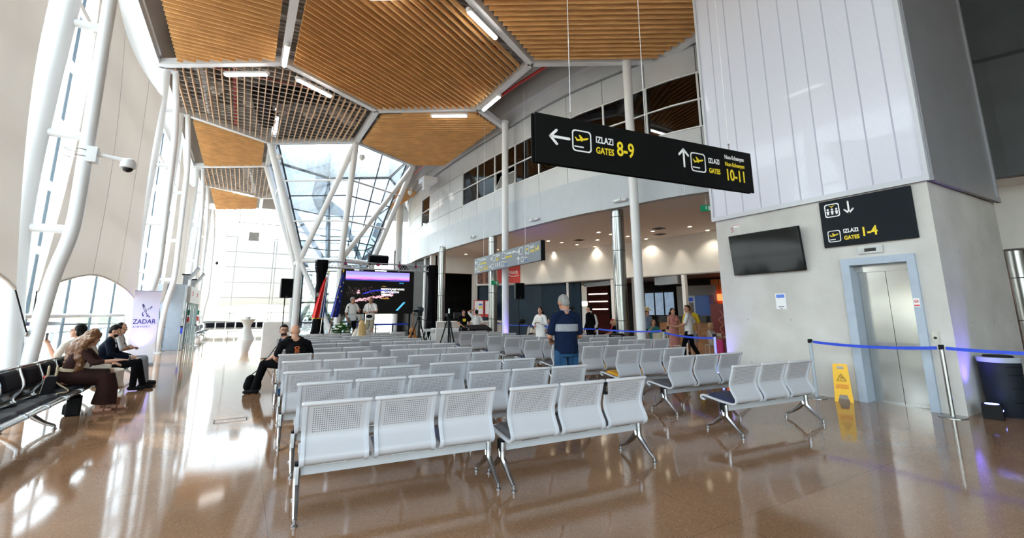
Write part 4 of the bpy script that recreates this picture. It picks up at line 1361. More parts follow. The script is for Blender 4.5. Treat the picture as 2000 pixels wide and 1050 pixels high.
stanchion(*Q[0], 'barrier post behind the shaft corner', m='bin_rim'); stanchion(*Q[1], 'pale barrier post between the cafe table and the bench backs', m='bin_rim')
stanchion(*Q[2], 'pale barrier post left of the steel column', m='bin_rim'); stanchion(*Q[3], 'pale barrier post right of the slim column, by the cafe chairs', m='bin_rim')
stanchion(*Q[4], 'farthest barrier post behind the slim column foot', m='bin_rim')
tape(Q[0], Q[1], 'blue tape in front of the pink suitcase and the standing couple', .97); tape(Q[1], Q[2], 'blue tape passing in front of the steel column')
tape(Q[2], Q[3], 'blue tape behind the man in navy shirt'); tape(Q[3], Q[4], 'far blue tape right of the slim column foot')

# ---- lamps, vents and signs on the mezzanine
for (x, y), lb in (((11.83, 12.16), 'nearest'), ((10.94, 16.5), 'second'), ((10.58, 21.99), 'third'), ((10.45, 26.69), 'fourth')):
    p, d, nn = mz(min(((math.dist((x, y), MZ[i]), S[i]) for i in range(len(MZ))))[1])
    T = thing('fascia_lamp', 'small white capsule lamp on the grey fascia, %s one' % (lb + ' to the camera' if lb == 'nearest' else lb + ' from the camera'), 'lamp', (p.x + nn.x * .14, p.y + nn.y * .14, 5.62), math.degrees(math.atan2(d.y, d.x)))
    MB().cap((-.24, 0, 0), (.24, 0, 0), .06, .06).build('body', 'white_paint', T, smooth=True)
    MB().b2(-.08, .08, -.03, .10, -.03, .04).build('bracket', 'duct_metal', T)
DL = [(13.97, 20.1), (14.94, 20.2), (16.18, 20.42), (14.56, 16.68), (15.49, 16.84), (16.69, 16.9), (18.15, 17.04), (17.24, 13.54), (18.77, 13.75), (16.98, 23.82), (17.64, 20.57), (16.1, 18.55), (16.67, 15.21), (13.2, 24.5), (12.4, 27.4)]
for i, (x, y) in enumerate(by_px(DL)):
    T = thing('recessed_downlight', 'warm downlight in the soffit under the mezzanine, %s counted from the left' % NTH[i], 'downlight', (x, y, 5.4), group='downlights in the mezzanine soffit')
    MB().lathe([(.12, 0), (.12, -.015), (.085, -.015), (.085, 0)]).build('ring', 'white_paint', T)
    MB().cyl((0, 0, -.002), (0, 0, -.010), .085, seg=14).build('lens', 'downlight_glow', T)
    lamp('downlight_lamp', 'SPOT', (x, y, 5.38), 70, (1, .88, .72), (0, 0, 0), spot_size=R(120), spot_blend=.7, shadow_soft_size=.08)
for i, (x, y) in enumerate(((15.2, 19.0), (16.3, 14.5), (17.6, 15.6))):
    T = thing('ceiling_vent', ['square soffit vent farthest from the shaft', 'square soffit vent left of the slim column', 'square soffit vent behind the slim column'][i], 'vent', (x, y, 5.4))
    MB().b2(-.35, .35, -.35, .35, -.02, 0).build('frame', 'beige_soffit', T); MB().b2(-.24, .24, -.24, .24, -.03, -.02).build('grille', 'joint_dark', T)
for i, (x, y) in enumerate(by_px([(17.0, 22.6), (17.95, 18.6), (18.7, 15.4), (19.25, 12.4), (15.6, 26.2), (16.5, 24.6), (20.0, 3.4)])):
    T = thing('wall_washer', 'wall washer light over the white shop band, %s from the left' % NTH[i], 'downlight', (x - .15, y, 5.4), group='wall washers over the white shop band')
    MB().lathe([(.09, 0), (.09, -.01), (.065, -.01)]).build('ring', 'white_paint', T)
    MB().cyl((0, 0, -.002), (0, 0, -.008), .065, seg=12).build('lens', 'downlight_glow', T)
    lamp('wall_washer_lamp', 'SPOT', (x - .15, y, 5.36), 55, (1, .86, .68), (0, 0, 0), spot_size=R(62), spot_blend=.9, shadow_soft_size=.03)
for i, (x, y) in enumerate(by_px([(20.4, 17.5), (19.6, 19.6), (21.4, 14.2), (21.9, 10.5), (22, 9.9), (22.1, 9.3), (18.2, 24.0), (17.0, 27.0)])):
    T = thing('recessed_downlight', 'small warm downlight in the low shop ceiling, %s from the left' % NTH[i], 'downlight', (x, y, 3.4), group='downlights in the shop ceiling')
    MB().cyl((0, 0, -.002), (0, 0, -.012), .09, seg=14).build('lens', 'downlight_glow', T)
    if i in (0, 1, 2, 4, 6, 7): lamp('shop_downlight_lamp', 'SPOT', (x, y, 3.37), 60, (1, .85, .65), (0, 0, 0), spot_size=R(110), spot_blend=.6, shadow_soft_size=.05)
def exit_sign(x, y, z, rz, lb):
    T = thing('exit_sign', lb, 'sign', (x, y, z), rz)
    MB().b2(-.19, .19, 0, .03, -.1, .1).build('panel', 'exit_green', T)
    MB().b2(-.03, .0, -.004, 0, -.03, .04).ell((-.015, -.003, .06), (.014, .003, .014), u=8, v=5).b2(.05, .13, -.004, 0, -.07, .07).build('running_figure', 'ink_white', T)
exit_sign(12.95, 9.45, 4.95, -40, 'green exit sign hanging at the left edge of the shaft')
MB().cyl((0, .015, .1), (0, .015, .45), .01).build('hanger', 'duct_metal', bpy.data.objects['exit_sign'])
exit_sign(15.3, 27.45, 2.75, -57, 'green exit sign on the blue wall left of the steel column')
exit_sign(10.72, 20.12, 3.05, -10, 'green exit sign on the steel column behind the slate sign')

# ================================================================== BEAM SEATING
PROF = [(-.215, .872), (-.185, .78), (-.155, .70), (-.138, .63), (-.150, .57), (-.185, .51), (-.212, .465), (-.212, .425), (-.185, .398), (-.13, .388), (0, .398), (.16, .418), (.29, .436), (.345, .434), (.362, .415), (.345, .392), (.30, .384)]
PC = cr([(0, a, b_) for a, b_ in PROF], 3)
def make_seat(hw, pad, black=False):
    """one seat: perforated sheet shell, side rails, top roll and pad"""
    mb = MB(); n = len(PC); vs = []
    W_ = hw - .02
    tn = []
    for i in range(n):
        d = (PC[min(i + 1, n - 1)] - PC[max(i - 1, 0)]).normalized(); tn.append(Vector((0, -d.z, d.y)))
    for i, p in enumerate(PC):
        for x in (-W_, W_): vs.append((x, p.y, p.z))
    for i, p in enumerate(PC):
        for x in (-W_, W_): vs.append((x, p.y + tn[i].y * .006, p.z + tn[i].z * .006))
    fs = []
    for i in range(n - 1):
        fs.append((2 * i, 2 * i + 1, 2 * i + 3, 2 * i + 2)); o = 2 * n
        fs.append((o + 2 * i, o + 2 * i + 2, o + 2 * i + 3, o + 2 * i + 1))
    mb.add(vs, fs)
    s = mb.build('seat', 'steel_brushed' if black else 'perforated', None, smooth=True)
    rl = 'chrome' if black else 'seat_rail'
    for sx_ in (-1, 1):
        q = MB(); m_ = []
        for i, p in enumerate(PC):
            for a, b_ in ((-.018, -.012), (.018, -.012), (.018, .014), (-.018, .014)):
                m_.append((sx_ * (hw - .018) + a, p.y + tn[i].y * b_, p.z + tn[i].z * b_))
        ff = [(0, 3, 2, 1), (4 * n - 4, 4 * n - 3, 4 * n - 2, 4 * n - 1)]
        for i in range(n - 1):
            for k in range(4):
                l = (k + 1) % 4; ff.append((4 * i + k, 4 * i + l, 4 * i + 4 + l, 4 * i + 4 + k))
        q.add(m_, ff).build('side_rail', rl, s, smooth=False, bevel=.005)
    MB().cap((-hw + .004, -.217, .875), (hw - .004, -.217, .875), .019, .019, 12).build('top_roll', rl if black else 'seat_paint', s, smooth=True)
    # pad on the seat
    q = MB()
    def f(u, v):
        y = -.13 + .42 * v; z = .405 + .045 * v - (.006 if v > .95 else 0)
        e = min(u, 1 - u, v * .9 + .02, 1 - v) ; r_ = .03 * min(1, e / .07) ** .5 if e > 0 else 0
        return ((u - .5) * 2 * (hw - .045), y, z + r_)
    q.grid(f, 12, 10, 0)
    q.grid(lambda u, v: ((u - .5) * 2 * (hw - .045), -.13 + .42 * v, .402 + .045 * v), 2, 2, 0)
    q.build('seat_pad', pad, s, smooth=True)
    if black:
        q = MB()
        def f2(u, v):
            z = .60 + .25 * v; e = min(u, 1 - u, v, 1 - v); r_ = .028 * min(1, max(e, 0) / .06) ** .5
            y = -.138 - .075 * v ** 1.2
            return ((u - .5) * 2 * (hw - .03), y + .012 + r_, z)
        q.grid(f2, 10, 10, 0); q.grid(lambda u, v: ((u - .5) * 2 * (hw - .03), -.138 - .075 * v ** 1.2 + .008, .60 + .25 * v), 2, 4, 0)
        q.build('back_pad', pad, s, smooth=True)
    return s
def leg_mesh(mb):
    # cast leg: stem, hub, two splayed feet with levelling pads (x = 0 plane)
    def seg(P, W_, H_):
        n = len(P); vs = []
        for i, p in enumerate(P):
            p = Vector(p); d = (Vector(P[min(i + 1, n - 1)]) - Vector(P[max(i - 1, 0)])).normalized(); u = Vector((0, -d.z, d.y))
            w_, h = W_[i] / 2, H_[i] / 2
            for a in range(8):
                an = PI / 8 + a * PI / 4
                vs.append(p + Vector((1, 0, 0)) * w_ * math.cos(an) * 1.08 + u * h * math.sin(an) * 1.08)
        fs = [tuple(range(8))[::-1], tuple(8 * (n - 1) + k for k in range(8))]
        for i in range(n - 1):
            for k in range(8): l = (k + 1) % 8; fs.append((8 * i + k, 8 * i + l, 8 * i + 8 + l, 8 * i + 8 + k))
        mb.add(vs, fs)
    seg([(0, -.06, .37), (0, -.062, .30), (0, -.06, .22), (0, -.12, .165), (0, -.22, .085), (0, -.28, .045)], [.05, .052, .05, .045, .038, .034], [.055, .055, .065, .06, .036, .034])
    seg([(0, .0, .30), (0, -.01, .235), (0, .05, .175), (0, .16, .095), (0, .265, .05)], [.05, .05, .045, .036, .032], [.04, .06, .055, .036, .032])
    for y in (-.285, .27):
        mb.cyl((0, y, .018), (0, y, .055), .013, seg=10); mb.lathe([(.024, 0), (.024, .010), (.014, .018)], (0, y, 0), seg=12)
    return mb
def make_bench(nseat, pitch, pad, black=False):
    T = thing('beam_bench', 'bench', 'bench')
    half_ = nseat * pitch / 2
    MB().b2(-half_ + .03, half_ - .03, -.045, .02, .285, .375).build('beam', 'steel_brushed' if black else 'beam_paint', T, bevel=.006)
    for s_ in (-1, 1):
        o = leg_mesh(MB()).build('leg', 'cast_alu', T, smooth=True, loc=(s_ * (half_ - .015), 0, 0))
        MB().b2(-.022, .022, -.055, .03, .275, .385).build('beam_cap', 'black_matt' if s_ < 0 else 'cast_alu', o, bevel=.004)
    s = make_seat(pitch / 2 - .022, pad, black)
    for i in range(nseat):
        q = s if i == 0 else copy_tree(s)
        q.parent = T; q.location = (-half_ + pitch * (i + .5), 0, 0)
        MB().b2(-half_ + pitch * (i + .5) - .10, -half_ + pitch * (i + .5) + .10, -.12, .14, .372, .392).build('seat_bracket', 'cast_alu' if not black else 'black_matt', T)
    return T
PT = .578
protos = {}
def bench_of(pad):
    if pad in protos: return copy_tree(protos[pad])
    if not protos:
        b_ = make_bench(3, PT, pad)
    else:
        b_ = copy_tree(next(iter(protos.values())))
        me = None
        for s in b_.children:
            if s.name.startswith('seat') and not s.name.startswith('seat_b'):
                for c in s.children:
                    if c.name.startswith('seat_pad'):
                        if me is None: me = c.data.copy(); me.materials[0] = M[pad]
                        c.data = me
    protos[pad] = b_
    return b_
ordn = ['first', 'second', 'third', 'fourth', 'fifth', 'sixth', 'seventh', 'eighth', 'ninth', 'tenth', 'eleventh', 'twelfth']
A_ = [(.47, 4.22, -4.5), (.54, 5.38, -3.8), (.49, 6.48, -4), (.56, 7.87, -5), (.59, 9.25, -4), (.73, 10.42, -1), (.86, 11.95, -3), (.88, 13.18, -3), (.92, 14.24, -2), (.9, 15.18, 0), (1.35, 16.35, 0), (1.92, 17.5, -1)]
B_ = [(2.26, 3.96, -3.2), (2.44, 5.26, -5), (2.37, 6.45, -5), (2.48, 7.82, -4.5), (2.56, 9.2, -6), (2.74, 10.55, -5), (2.77, 11.82, -4), (2.77, 13.0, -4), (2.74, 14.05, 0), (2.72, 15.18, 1), (3.3, 16.35, 0), (3.72, 17.5, 0)]
C_ = [(5.66, 3.96, -4.2), (5.99, 5.28, -4), (6.12, 6.63, -5), (6.2, 7.74, -3), (6.2, 8.85, 0), (6.33, 10.25, -1), (6.5, 11.6, 0), (6.5, 12.66, 0), (6.62, 14.05, 1), (6.72, 15.25, 1), (6.75, 16.5, 3)]
D_ = [(8.32, 8.94, -5), (8.42, 10.2, -4), (8.46, 11.5, -5), (8.6, 12.7, -2)]
pads = {'A': ['pad_navy'] * 12, 'B': ['pad_grey', 'pad_navy'] * 6, 'C': ['pad_navy', 'pad_grey', 'pad_mustard', 'pad_mustard', 'pad_grey'] + ['pad_navy', 'pad_grey'] * 4, 'D': ['pad_grey'] * 4}
pn_ = {'pad_navy': 'navy', 'pad_grey': 'charcoal', 'pad_mustard': 'mustard'}
where = {'A': 'leftmost column', 'B': 'column left of the aisle', 'C': 'column right of the aisle', 'D': 'rightmost far column'}
for key_, L_ in (('A', A_), ('B', B_), ('C', C_), ('D', D_)):
    for i, (x, y, a) in enumerate(L_):
        pad = pads[key_][i]
        T = bench_of(pad)
        c = Vector((x + 1.5 * PT * math.cos(R(a)), y + 1.5 * PT * math.sin(R(a)), 0))
        off = Vector((-math.sin(R(a)), math.cos(R(a)), 0)) * .217
        T.location = c + off; T.rotation_euler = (0, 0, R(a))
        T['label'] = 'grey bench with %s pads, %s, %s row from the camera' % (pn_[pad], where[key_], ordn[i])
        T['group'] = 'grey three seat benches in rows'
# dark padded benches along the left glazing
bb = make_bench(4, .72, 'pad_black', True)
bb.location = (-2.45, 7.78, 0); bb.rotation_euler = (0, 0, R(-90))
tag(bb, 'black padded four seat bench at the left picture edge', 'bench', 'black padded benches along the left glazing')
dup(bb, (-2.45, 10.68, 0), -90, 'black padded bench holding the handbag and the two women')
dup(bb, (-2.45, 13.9, 0), -90, 'black padded bench where the two men sit, before the banner')
g_ = dup(bb, (-2.35, 36.5, 0), -90, 'black padded bench along the glazing beyond the boarding gate')
dup(bb, (-2.35, 40.0, 0), -90, 'black padded bench farther along the glazing, near the end wall')
for i, x in enumerate((-1.2, 1.8, 4.8)):
    dup(bb, (x, 46.0, 0), 180, 'black padded bench under the end wall glazing, ' + ['left one', 'middle one behind the cloth table', 'right one'][i])

b1 = [o for o in bpy.data.objects if o.get('label') == 'grey bench with charcoal pads, column left of the aisle, first row from the camera'][0]
MB().b2(.262, .300, -.235, -.195, .74, .865).build('connector_bracket', 'black_matt', b1); MB().b2(.272, .290, -.240, -.235, .77, .83).build('bracket_slot', 'chrome', b1)

# ================================================================== STAGE
SX, SY, SZ = 0, 0, .5
tag(MB().b2(2.0, 7.95, 18.4, 21.6, 0, .5).build('stage_platform', 'cloth_black'), 'low black stage platform under the truss and screen', 'stage')
T = thing('stage_truss', 'aluminium box truss on two black draped legs framing the stage', 'truss', (0, 20.2, .5))
def boxtruss(mb, a, b_, s_=.26, n=14):
    a = Vector(a); b_ = Vector(b_); d = (b_ - a).normalized(); u = Vector((0, 1, 0)); v_ = d.cross(u).normalized()
    C4 = [(i * s_ / 2, j * s_ / 2) for i, j in ((-1, -1), (1, -1), (1, 1), (-1, 1))]
    for i, j in C4: mb.cyl(a + u * i + v_ * j, b_ + u * i + v_ * j, .022, seg=8)
    for k in range(n):
        p = a.lerp(b_, k / n); q = a.lerp(b_, (k + .5) / n); r_ = a.lerp(b_, (k + 1) / n)
        for f_ in range(4):
            (i, j), (i2, j2) = C4[f_], C4[(f_ + 1) % 4]
            mb.cyl(p + u * i + v_ * j, q + u * i2 + v_ * j2, .010, seg=5); mb.cyl(q + u * i2 + v_ * j2, r_ + u * i + v_ * j, .010, seg=5)
    return mb
boxtruss(MB(), (2.4, 0, 3.1), (7.7, 0, 3.1)).build('top_truss', 'seat_rail', T)
for x in (2.65, 7.45):
    boxtruss(MB(), (x, 0, .05), (x, 0, 2.95), .19, n=8).build('leg_truss', 'chrome', T)
    MB().b2(x - .35, x + .35, -.35, .35, 0, .04).build('base_plate', 'black_matt', T)
    q = MB()
    prof = [(.30, 0), (.22, .5), (.17, 1.4), (.16, 2.3), (.19, 2.7), (.25, 2.95), (.24, 3.26)]
    vs = []; fs = []; n = 28
    for r_, z in prof:
        for k in range(n):
            a = 2 * PI * k / n; rr = r_ * (1 + .07 * math.sin(7 * a + z * 2)) * (1 if abs(math.sin(2 * a)) < .9 else 1.08)
            vs.append((x + rr * math.cos(a), rr * math.sin(a), z))
    for i in range(len(prof) - 1):
        for k in range(n): l = (k + 1) % n; fs.append((i * n + k, i * n + l, (i + 1) * n + l, (i + 1) * n + k))
    q.add(vs, fs).build('black_drape', 'cloth_black', T, smooth=True)
for i, x in enumerate((3.55, 4.9, 5.85, 6.6)):
    q = thing('stage_light', 'small violet led stage light clamped to the top truss, number %s from the left' % ['one', 'two', 'three', 'four'][i], 'stage light', (x, 20.05, 3.72))
    MB().b2(-.05, .05, -.06, .06, -.12, -.02).b2(-.015, .015, -.02, .02, -.02, .14).build('body', 'black_matt', q)
    MB().cyl((0, -.065, -.07), (0, -.06, -.07), .045).build('lens', 'magenta', q)
q = thing('stage_speaker', 'black wedge speaker hung on the middle of the truss', 'speaker', (4.95, 20.25, 3.88))
MB().box((0, 0, .02), (.85, .3, .40), rotm(18, 0, 0)).build('cabinet', 'black_matt', q, bevel=.01)
MB().box((0, -.155, -.03), (.78, .01, .34), rotm(18, 0, 0)).build('grille', 'cloth_black', q)
# led wall
W = thing('led_screen', 'large black led wall with a dusk coast slide on stage', 'screen', (5.2, 20.95, 0))
MB().b2(-1.64, 1.62, -.04, .08, 1.56, 3.46).build('panel', 'led_black', W)
MB().b2(-1.45, 1.40, -.048, -.041, 3.02, 3.42).build('sky_picture', 'screen_dusk', W)
random.seed(21)
t = MB()
for i in range(240):
    u = random.random(); x = -1.1 + 1.75 * u; z = 2.12 + .30 * u + random.gauss(0, .035)
    s_ = random.uniform(.005, .018); t.b2(x - s_ * 1.5, x + s_ * 1.5, -.046, -.041, z - s_, z + s_)
for i in range(60):
    x = random.uniform(-1.4, .2); z = random.uniform(2.35, 2.75); s_ = .006; t.b2(x - s_, x + s_, -.046, -.041, z - s_, z + s_)
t.b2(-.95, -.83, -.046, -.041, 2.45, 2.53).b2(-.92, -.84, -.046, -.041, 2.56, 2.60)
tag(t.build('town_lights', 'screen_town', W), kind='stuff')
t = MB()
for i in range(26):
    u = i / 26; x = -.7 + 1.4 * u; t.b2(x, x + .09, -.045, -.041, 2.42 + .16 * math.sin(3 * u), 2.47 + .17 * math.sin(3 * u))
t.build('sea_band', 'screen_sea', W)
MB().plate([(.80, -.05, 1.70), (.90, -.05, 1.70), (1.25, -.05, 2.08), (1.15, -.05, 2.08)], (0, 1, 0), .006).build('blue_stroke', 'screen_cyan', W)
for k, s_ in enumerate(('PREDSTAVLJANJE NOVOG', 'DIJELA PUTNI\u010cKOG', 'TERMINALA')):
    text(s_, .115, 'screen_text', W, (.10, -.05, 2.62 - k * .125), sx=.80, bold=.0008)
text('27. SRPNJA 2022.', .06, 'screen_orange', W, (.14, -.05, 2.22), sx=.8)
MB().b2(.14, .32, -.05, -.045, 2.78, 2.79).build('rule', 'screen_orange', W)
text('ZADAR', .07, 'screen_cyan', W, (.92, -.05, 2.92), sx=.9)
for i, x in enumerate((-1.35, -.45, .6, 1.35)): MB().b2(x - .25, x + .25, -.02, .1, 3.46, 3.54).build('hanging_bracket', 'black_matt', W)
for x in (-1.5, 1.5): MB().b2(x - .04, x + .04, .06, .12, .5, 3.4).b2(x - .05, x + .05, -.1, .5, .5, .54).build('support', 'black_matt', W)

def flag(x, y, lean, lb, kind, h=2.75):
    T = thing('flag', lb, 'flag', (x, y, .5))
    top_ = Vector((lean, 0, h))
    MB().cyl((0, 0, .03), top_, .018, seg=10).build('pole', 'pole_wood' if kind == 'eu' else 'chrome', T, smooth=True)
    MB().ell(top_, (.03, .03, .05)).build('finial', 'star_gold', T, smooth=True)
    q = MB()
    for a in range(3):
        an = 2 * PI * a / 3 + .5; q.cyl((0, 0, .35), (.30 * math.cos(an), .30 * math.sin(an), .01), .014, seg=8)
    q.build('tripod_base', 'chrome', T, smooth=True)
    sgn = -1 if kind == 'hr' else 1
    n = 14
    def f(u, v):   # draped cloth hanging in folds from the pole top
        fold = .055 * math.sin(u * PI * 5 + v * 1.5) * (.4 + v); wdt = (.10 + .26 * v ** .6) * (.62 if kind == 'eu' else 1)
        p = top_ * (1 - .02) + Vector((0, 0, -v * 1.75))
        px = top_.x * (p.z / h)
        return (px + sgn * -.0 + (u - (.35 if kind == 'eu' else .9)) * wdt * 1.2, fold - .03, p.z - .20 * (u if kind == 'eu' else 1 - u) * (1 - v))
    if kind == 'hr':
        for a, b_, m, nm in ((0, .34, 'flag_red', 'red_stripe'), (.34, .62, 'flag_white', 'white_stripe'), (.62, 1, 'flag_blue', 'blue_stripe')):
            pass
        c = MB(); mi = []
        g = MB().grid(f, 30, 20, .004)
        g.mi = []
        for fc in g.f:
            k = min(fc) % ((30 + 1) * (20 + 1)); u = (k // 21) / 30
            g.mi.append(0 if u < .58 else (1 if u < .76 else 2))
        g.build('cloth', ['flag_red', 'flag_white', 'flag_blue'], T, smooth=True)
        MB().tube([Vector(f(u / 10, 1)) + Vector((0, 0, -.01)) for u in range(11)], .02, 6).build('fringe', 'star_gold', T)
        q = MB()
        for i in range(5):
            for j in range(5):
                if (i + j) % 2 == 0: q.b2(-.23 + i * .022, -.21 + i * .022, -.12, -.112, 1.75 + j * .03, 1.778 + j * .03)
        q.build('shield_checks', 'flag_white', T)
    else:
        c = MB().grid(f, 24, 20, .004).build('cloth', 'flag_blue', T, smooth=True)
        q = MB()
        for u, v in ((.35, .30), (.7, .38), (.3, .55), (.75, .62), (.4, .82), (.8, .16)):
            p = Vector(f(u, v)) + Vector((0, -.03, 0)); P5 = []
            for k in range(10):
                a = PI / 2 + k * PI / 5; r_ = .045 if k % 2 == 0 else .019; P5.append((p.x + r_ * math.cos(a), p.y, p.z + r_ * math.sin(a)))
            MB().plate(P5, (0, -1, 0), .006).build('star', 'star_gold', T)
flag(2.66, 19.6, .18, 'red white and blue striped flag with gold fringe beside the left truss leg', 'hr', 2.72)
flag(2.86, 18.95, .44, 'blue flag with gold stars on a leaning wooden pole', 'eu', 2.75)
# lectern, flowers
T = thing('acrylic_lectern', 'clear acrylic lectern with two gooseneck microphones on stage', 'lectern', (3.42, 18.8, .5))
MB().b2(-.28, .28, -.01, .01, .02, 1.0).b2(-.2, .2, -.2, .2, 0, .02).build('panel', 'acrylic', T)
MB().box((0, -.05, 1.03), (.62, .42, .015), rotm(-14, 0, 0)).build('reading_top', 'acrylic', T)
for x in (-.12, .12): MB().tube(cr([(x, .05, 1.04), (x * 1.2, .04, 1.25), (x * .8, -.1, 1.36), (x * .6, -.2, 1.33)], 6), .007, 6).cap((x * .6, -.2, 1.33), (x * .5, -.26, 1.31), .018, .018, 8).build('microphone', 'black_matt', T, smooth=True)
T = thing('flower_arrangement', 'white and green flower arrangement in front of the lectern', 'flowers', (3.30, 18.55, .5))
MB().lathe([(.10, 0), (.12, .20), (.14, .24), (.12, .24)]).build('pot', 'white_paint', T, smooth=True)
random.seed(8)
t = MB()
for i in range(190):
    a = random.uniform(0, 2 * PI); e = random.uniform(-.5, 1.4); l = random.uniform(.18, .48); w_ = .03
    d = Vector((math.cos(a) * math.cos(e), math.sin(a) * math.cos(e), math.sin(e))); s_ = Vector((-math.sin(a), math.cos(a), 0)) * w_
    c = Vector((0, 0, .42)); t.add([c + d * l * .3, c + d * l * .7 + s_, c + d * l + Vector((0, 0, -.05)), c + d * l * .7 - s_], [(0, 1, 2, 3)])
t.build('leaves', 'leaf', T)
for i in range(9):
    a = i * .7; p = Vector((math.cos(a) * .22, math.sin(a) * .2 - .08, .42 + .09 * (i % 4)))
    q = MB()
    for k in range(6):
        b_ = k * PI / 3; q.ell(p + Vector((math.cos(b_) * .04, math.sin(b_) * .03, .01)), (.035, .03, .02), u=8, v=5)
    q.ell(p, (.03, .03, .03), u=8, v=5).build('bloom', 'petal', T, smooth=True)

def tripod(T, h, sp=.55, m='black_matt', crank=True):
    for a in range(3):
        an = 2 * PI * a / 3 + .4
        e = Vector((sp * math.cos(an), sp * math.sin(an), .02)); t0 = Vector((.05 * math.cos(an), .05 * math.sin(an), h))
        MB().cyl(t0, t0.lerp(e, .5), .020, seg=8).cyl(t0.lerp(e, .45), e, .013, seg=8).ell(e, (.025, .025, .02), u=8, v=5).build('leg', m, T)
        MB().cyl(t0.lerp(e, .55), (0, 0, h * .42), .008, seg=6).build('brace', m, T)
    MB().cyl((0, 0, h * .4), (0, 0, h + .05), .022, seg=10).build('centre_column', m, T)
# video cameras
T = thing('video_camera', 'black video camera under a rain cover on a tripod, nearest the screen', 'video camera', (5.02, 14.75, 0))
tripod(T, 1.35)
MB().ell((0, 0, 1.42), (.07, .07, .06)).cyl((.02, -.05, 1.42), (.28, -.42, 1.28), .012, seg=8).build('fluid_head', 'black_matt', T, smooth=True)
MB().box((-.02, .02, 1.60), (.16, .42, .22)).cyl((-.02, .22, 1.60), (-.02, .42, 1.60), .055).build('camera_body', 'black_gloss', T, bevel=.01)
MB().box((-.16, -.05, 1.66), (.10, .07, .07)).build('viewfinder', 'black_matt', T)
random.seed(4)
q = MB().ell((.01, -.04, 1.70), (.11, .23, .10), u=16, v=10); q.v = [(a + random.uniform(-.02, .02), b_ + random.uniform(-.02, .02), c + random.uniform(-.02, .02)) for a, b_, c in q.v]
q.build('rain_cover', 'bin_body', T, smooth=True)
T = thing('camera_tripod', 'black camera tripod with a small camera right of the covered one', 'tripod', (5.25, 12.75, 0))
tripod(T, 1.35, .45)
MB().ell((0, 0, 1.42), (.06, .06, .05)).box((0, .03, 1.53), (.12, .2, .10)).cyl((0, .12, 1.53), (0, .24, 1.53), .04).build('camera_body', 'black_matt', T, bevel=.006)
MB().b2(-.02, .02, -.03, .0, 1.58, 1.72).build('wireless_receiver', 'paper', T)
MB().cyl((0, 0, .62), (0, 0, .66), .19, seg=20).build('spreader_bag', 'cloth_black', T)
MB().cyl((.02, -.05, 1.40), (.3, -.3, 1.33), .012, seg=8).build('pan_handle', 'black_matt', T)
def pa_speaker(x, y, z, rz, lb):
    T = thing('pa_speaker', lb, 'speaker', (x, y, 0), rz)
    MB().plate([(-.19, -.17, z), (.19, -.17, z), (.13, .17, z), (-.13, .17, z)], (0, 0, 1), .64).build('cabinet', 'black_matt', T, bevel=.008)
    MB().b2(-.175, .175, -.182, -.171, z + .03, z + .61).build('grille', 'cloth_black', T)
    MB().b2(-.02, .02, -.186, -.182, z + .04, z + .06).build('badge', 'chrome', T)
    MB().cyl((0, 0, 1.0), (0, 0, z), .018, seg=10).cyl((0, 0, .35), (0, 0, 1.1), .024, seg=10).build('pole', 'black_matt', T)
    for a in range(3):
        an = 2 * PI * a / 3 + .9; e = (.45 * math.cos(an), .45 * math.sin(an), .015)
        MB().cyl((0, 0, .75), e, .014, seg=8).cyl((e[0] * .5, e[1] * .5, .38), (0, 0, .38), .008, seg=6).build('leg', 'black_matt', T)
    return T
T = pa_speaker(1.18, 17.35, 2.12, 12, 'black loudspeaker on a stand left of the stage')
MB().ell((.02, -.12, 1.05), (.12, .12, .14)).build('spotlight_head', 'black_matt', T, smooth=True)
T = pa_speaker(9.55, 15.9, 2.12, -10, 'black loudspeaker on a stand right of the slim column')
MB().ell((.1, -.1, 1.25), (.14, .1, .10)).build('spotlight_head', 'black_matt', T, smooth=True)
# audio gear
T = thing('flight_case', 'grey edged flight case with mixing desk on top', 'case', (8.75, 17.95, 0), 0)
MB().b2(-.42, .42, -.3, .3, .05, .80).build('case_body', 'black_matt', T, bevel=.01)
q = MB()
for x in (-.42, .42):
    for y in (-.3, .3): q.b2(x - .015, x + .015, y - .015, y + .015, .05, .80)
for z in (.05, .80):
    for y in (-.3, .3): q.b2(-.42, .42, y - .015, y + .015, z - .015, z + .015)
q.build('edge_trim', 'chrome', T)
q = MB()
for k in range(5): q.b2(-.33, .33, -.315, -.30, .14 + k * .13, .24 + k * .13)
q.build('rack_units', 'shop_grey', T)
q = MB()
for k in range(5): q.b2(-.30, -.06, -.318, -.315, .16 + k * .13, .22 + k * .13)
q.build('rack_display', 'black_gloss', T)
T2 = thing('mixing_desk', 'black mixing desk lying on the flight case', 'mixer', (8.75, 17.95, .83), 0)
MB().plate([(-.5, -.3, 0), (.5, -.3, 0), (.5, .3, .0), (-.5, .3, .0)], (0, 0, 1), .06).plate([(-.5, -.28, .06), (.5, -.28, .06), (.5, .3, .22), (-.5, .3, .22)], (0, 0, 1), .03).build('desk', 'black_matt', T2)
T2 = thing('laptop', 'open black laptop beside the mixing desk', 'laptop', (7.4, 17.95, .98), -8)
MB().b2(-.16, .16, -.11, .11, 0, .015).build('keyboard', 'black_matt', T2); MB().box((0, .13, .12), (.32, .01, .22), rotm(-12, 0, 0)).build('display', 'shop_grey', T2)
T = thing('equipment_table', 'white clothed equipment table behind the benches', 'table', (7.25, 17.98, 0), 0)
MB().b2(-.5, .5, -.3, .3, .94, .98).build('table_top', 'white_paint', T)
MB().b2(-.49, .49, -.29, -.28, .2, .94).b2(-.49, -.48, -.28, .29, .2, .94).b2(.48, .49, -.28, .29, .2, .94).build('cloth', 'cloth_white', T)
for x in (-.42, .42):
    for y in (-.22, .22): MB().cyl((x, y, 0), (x, y, .94), .02, seg=8).build('leg', 'chrome', T)
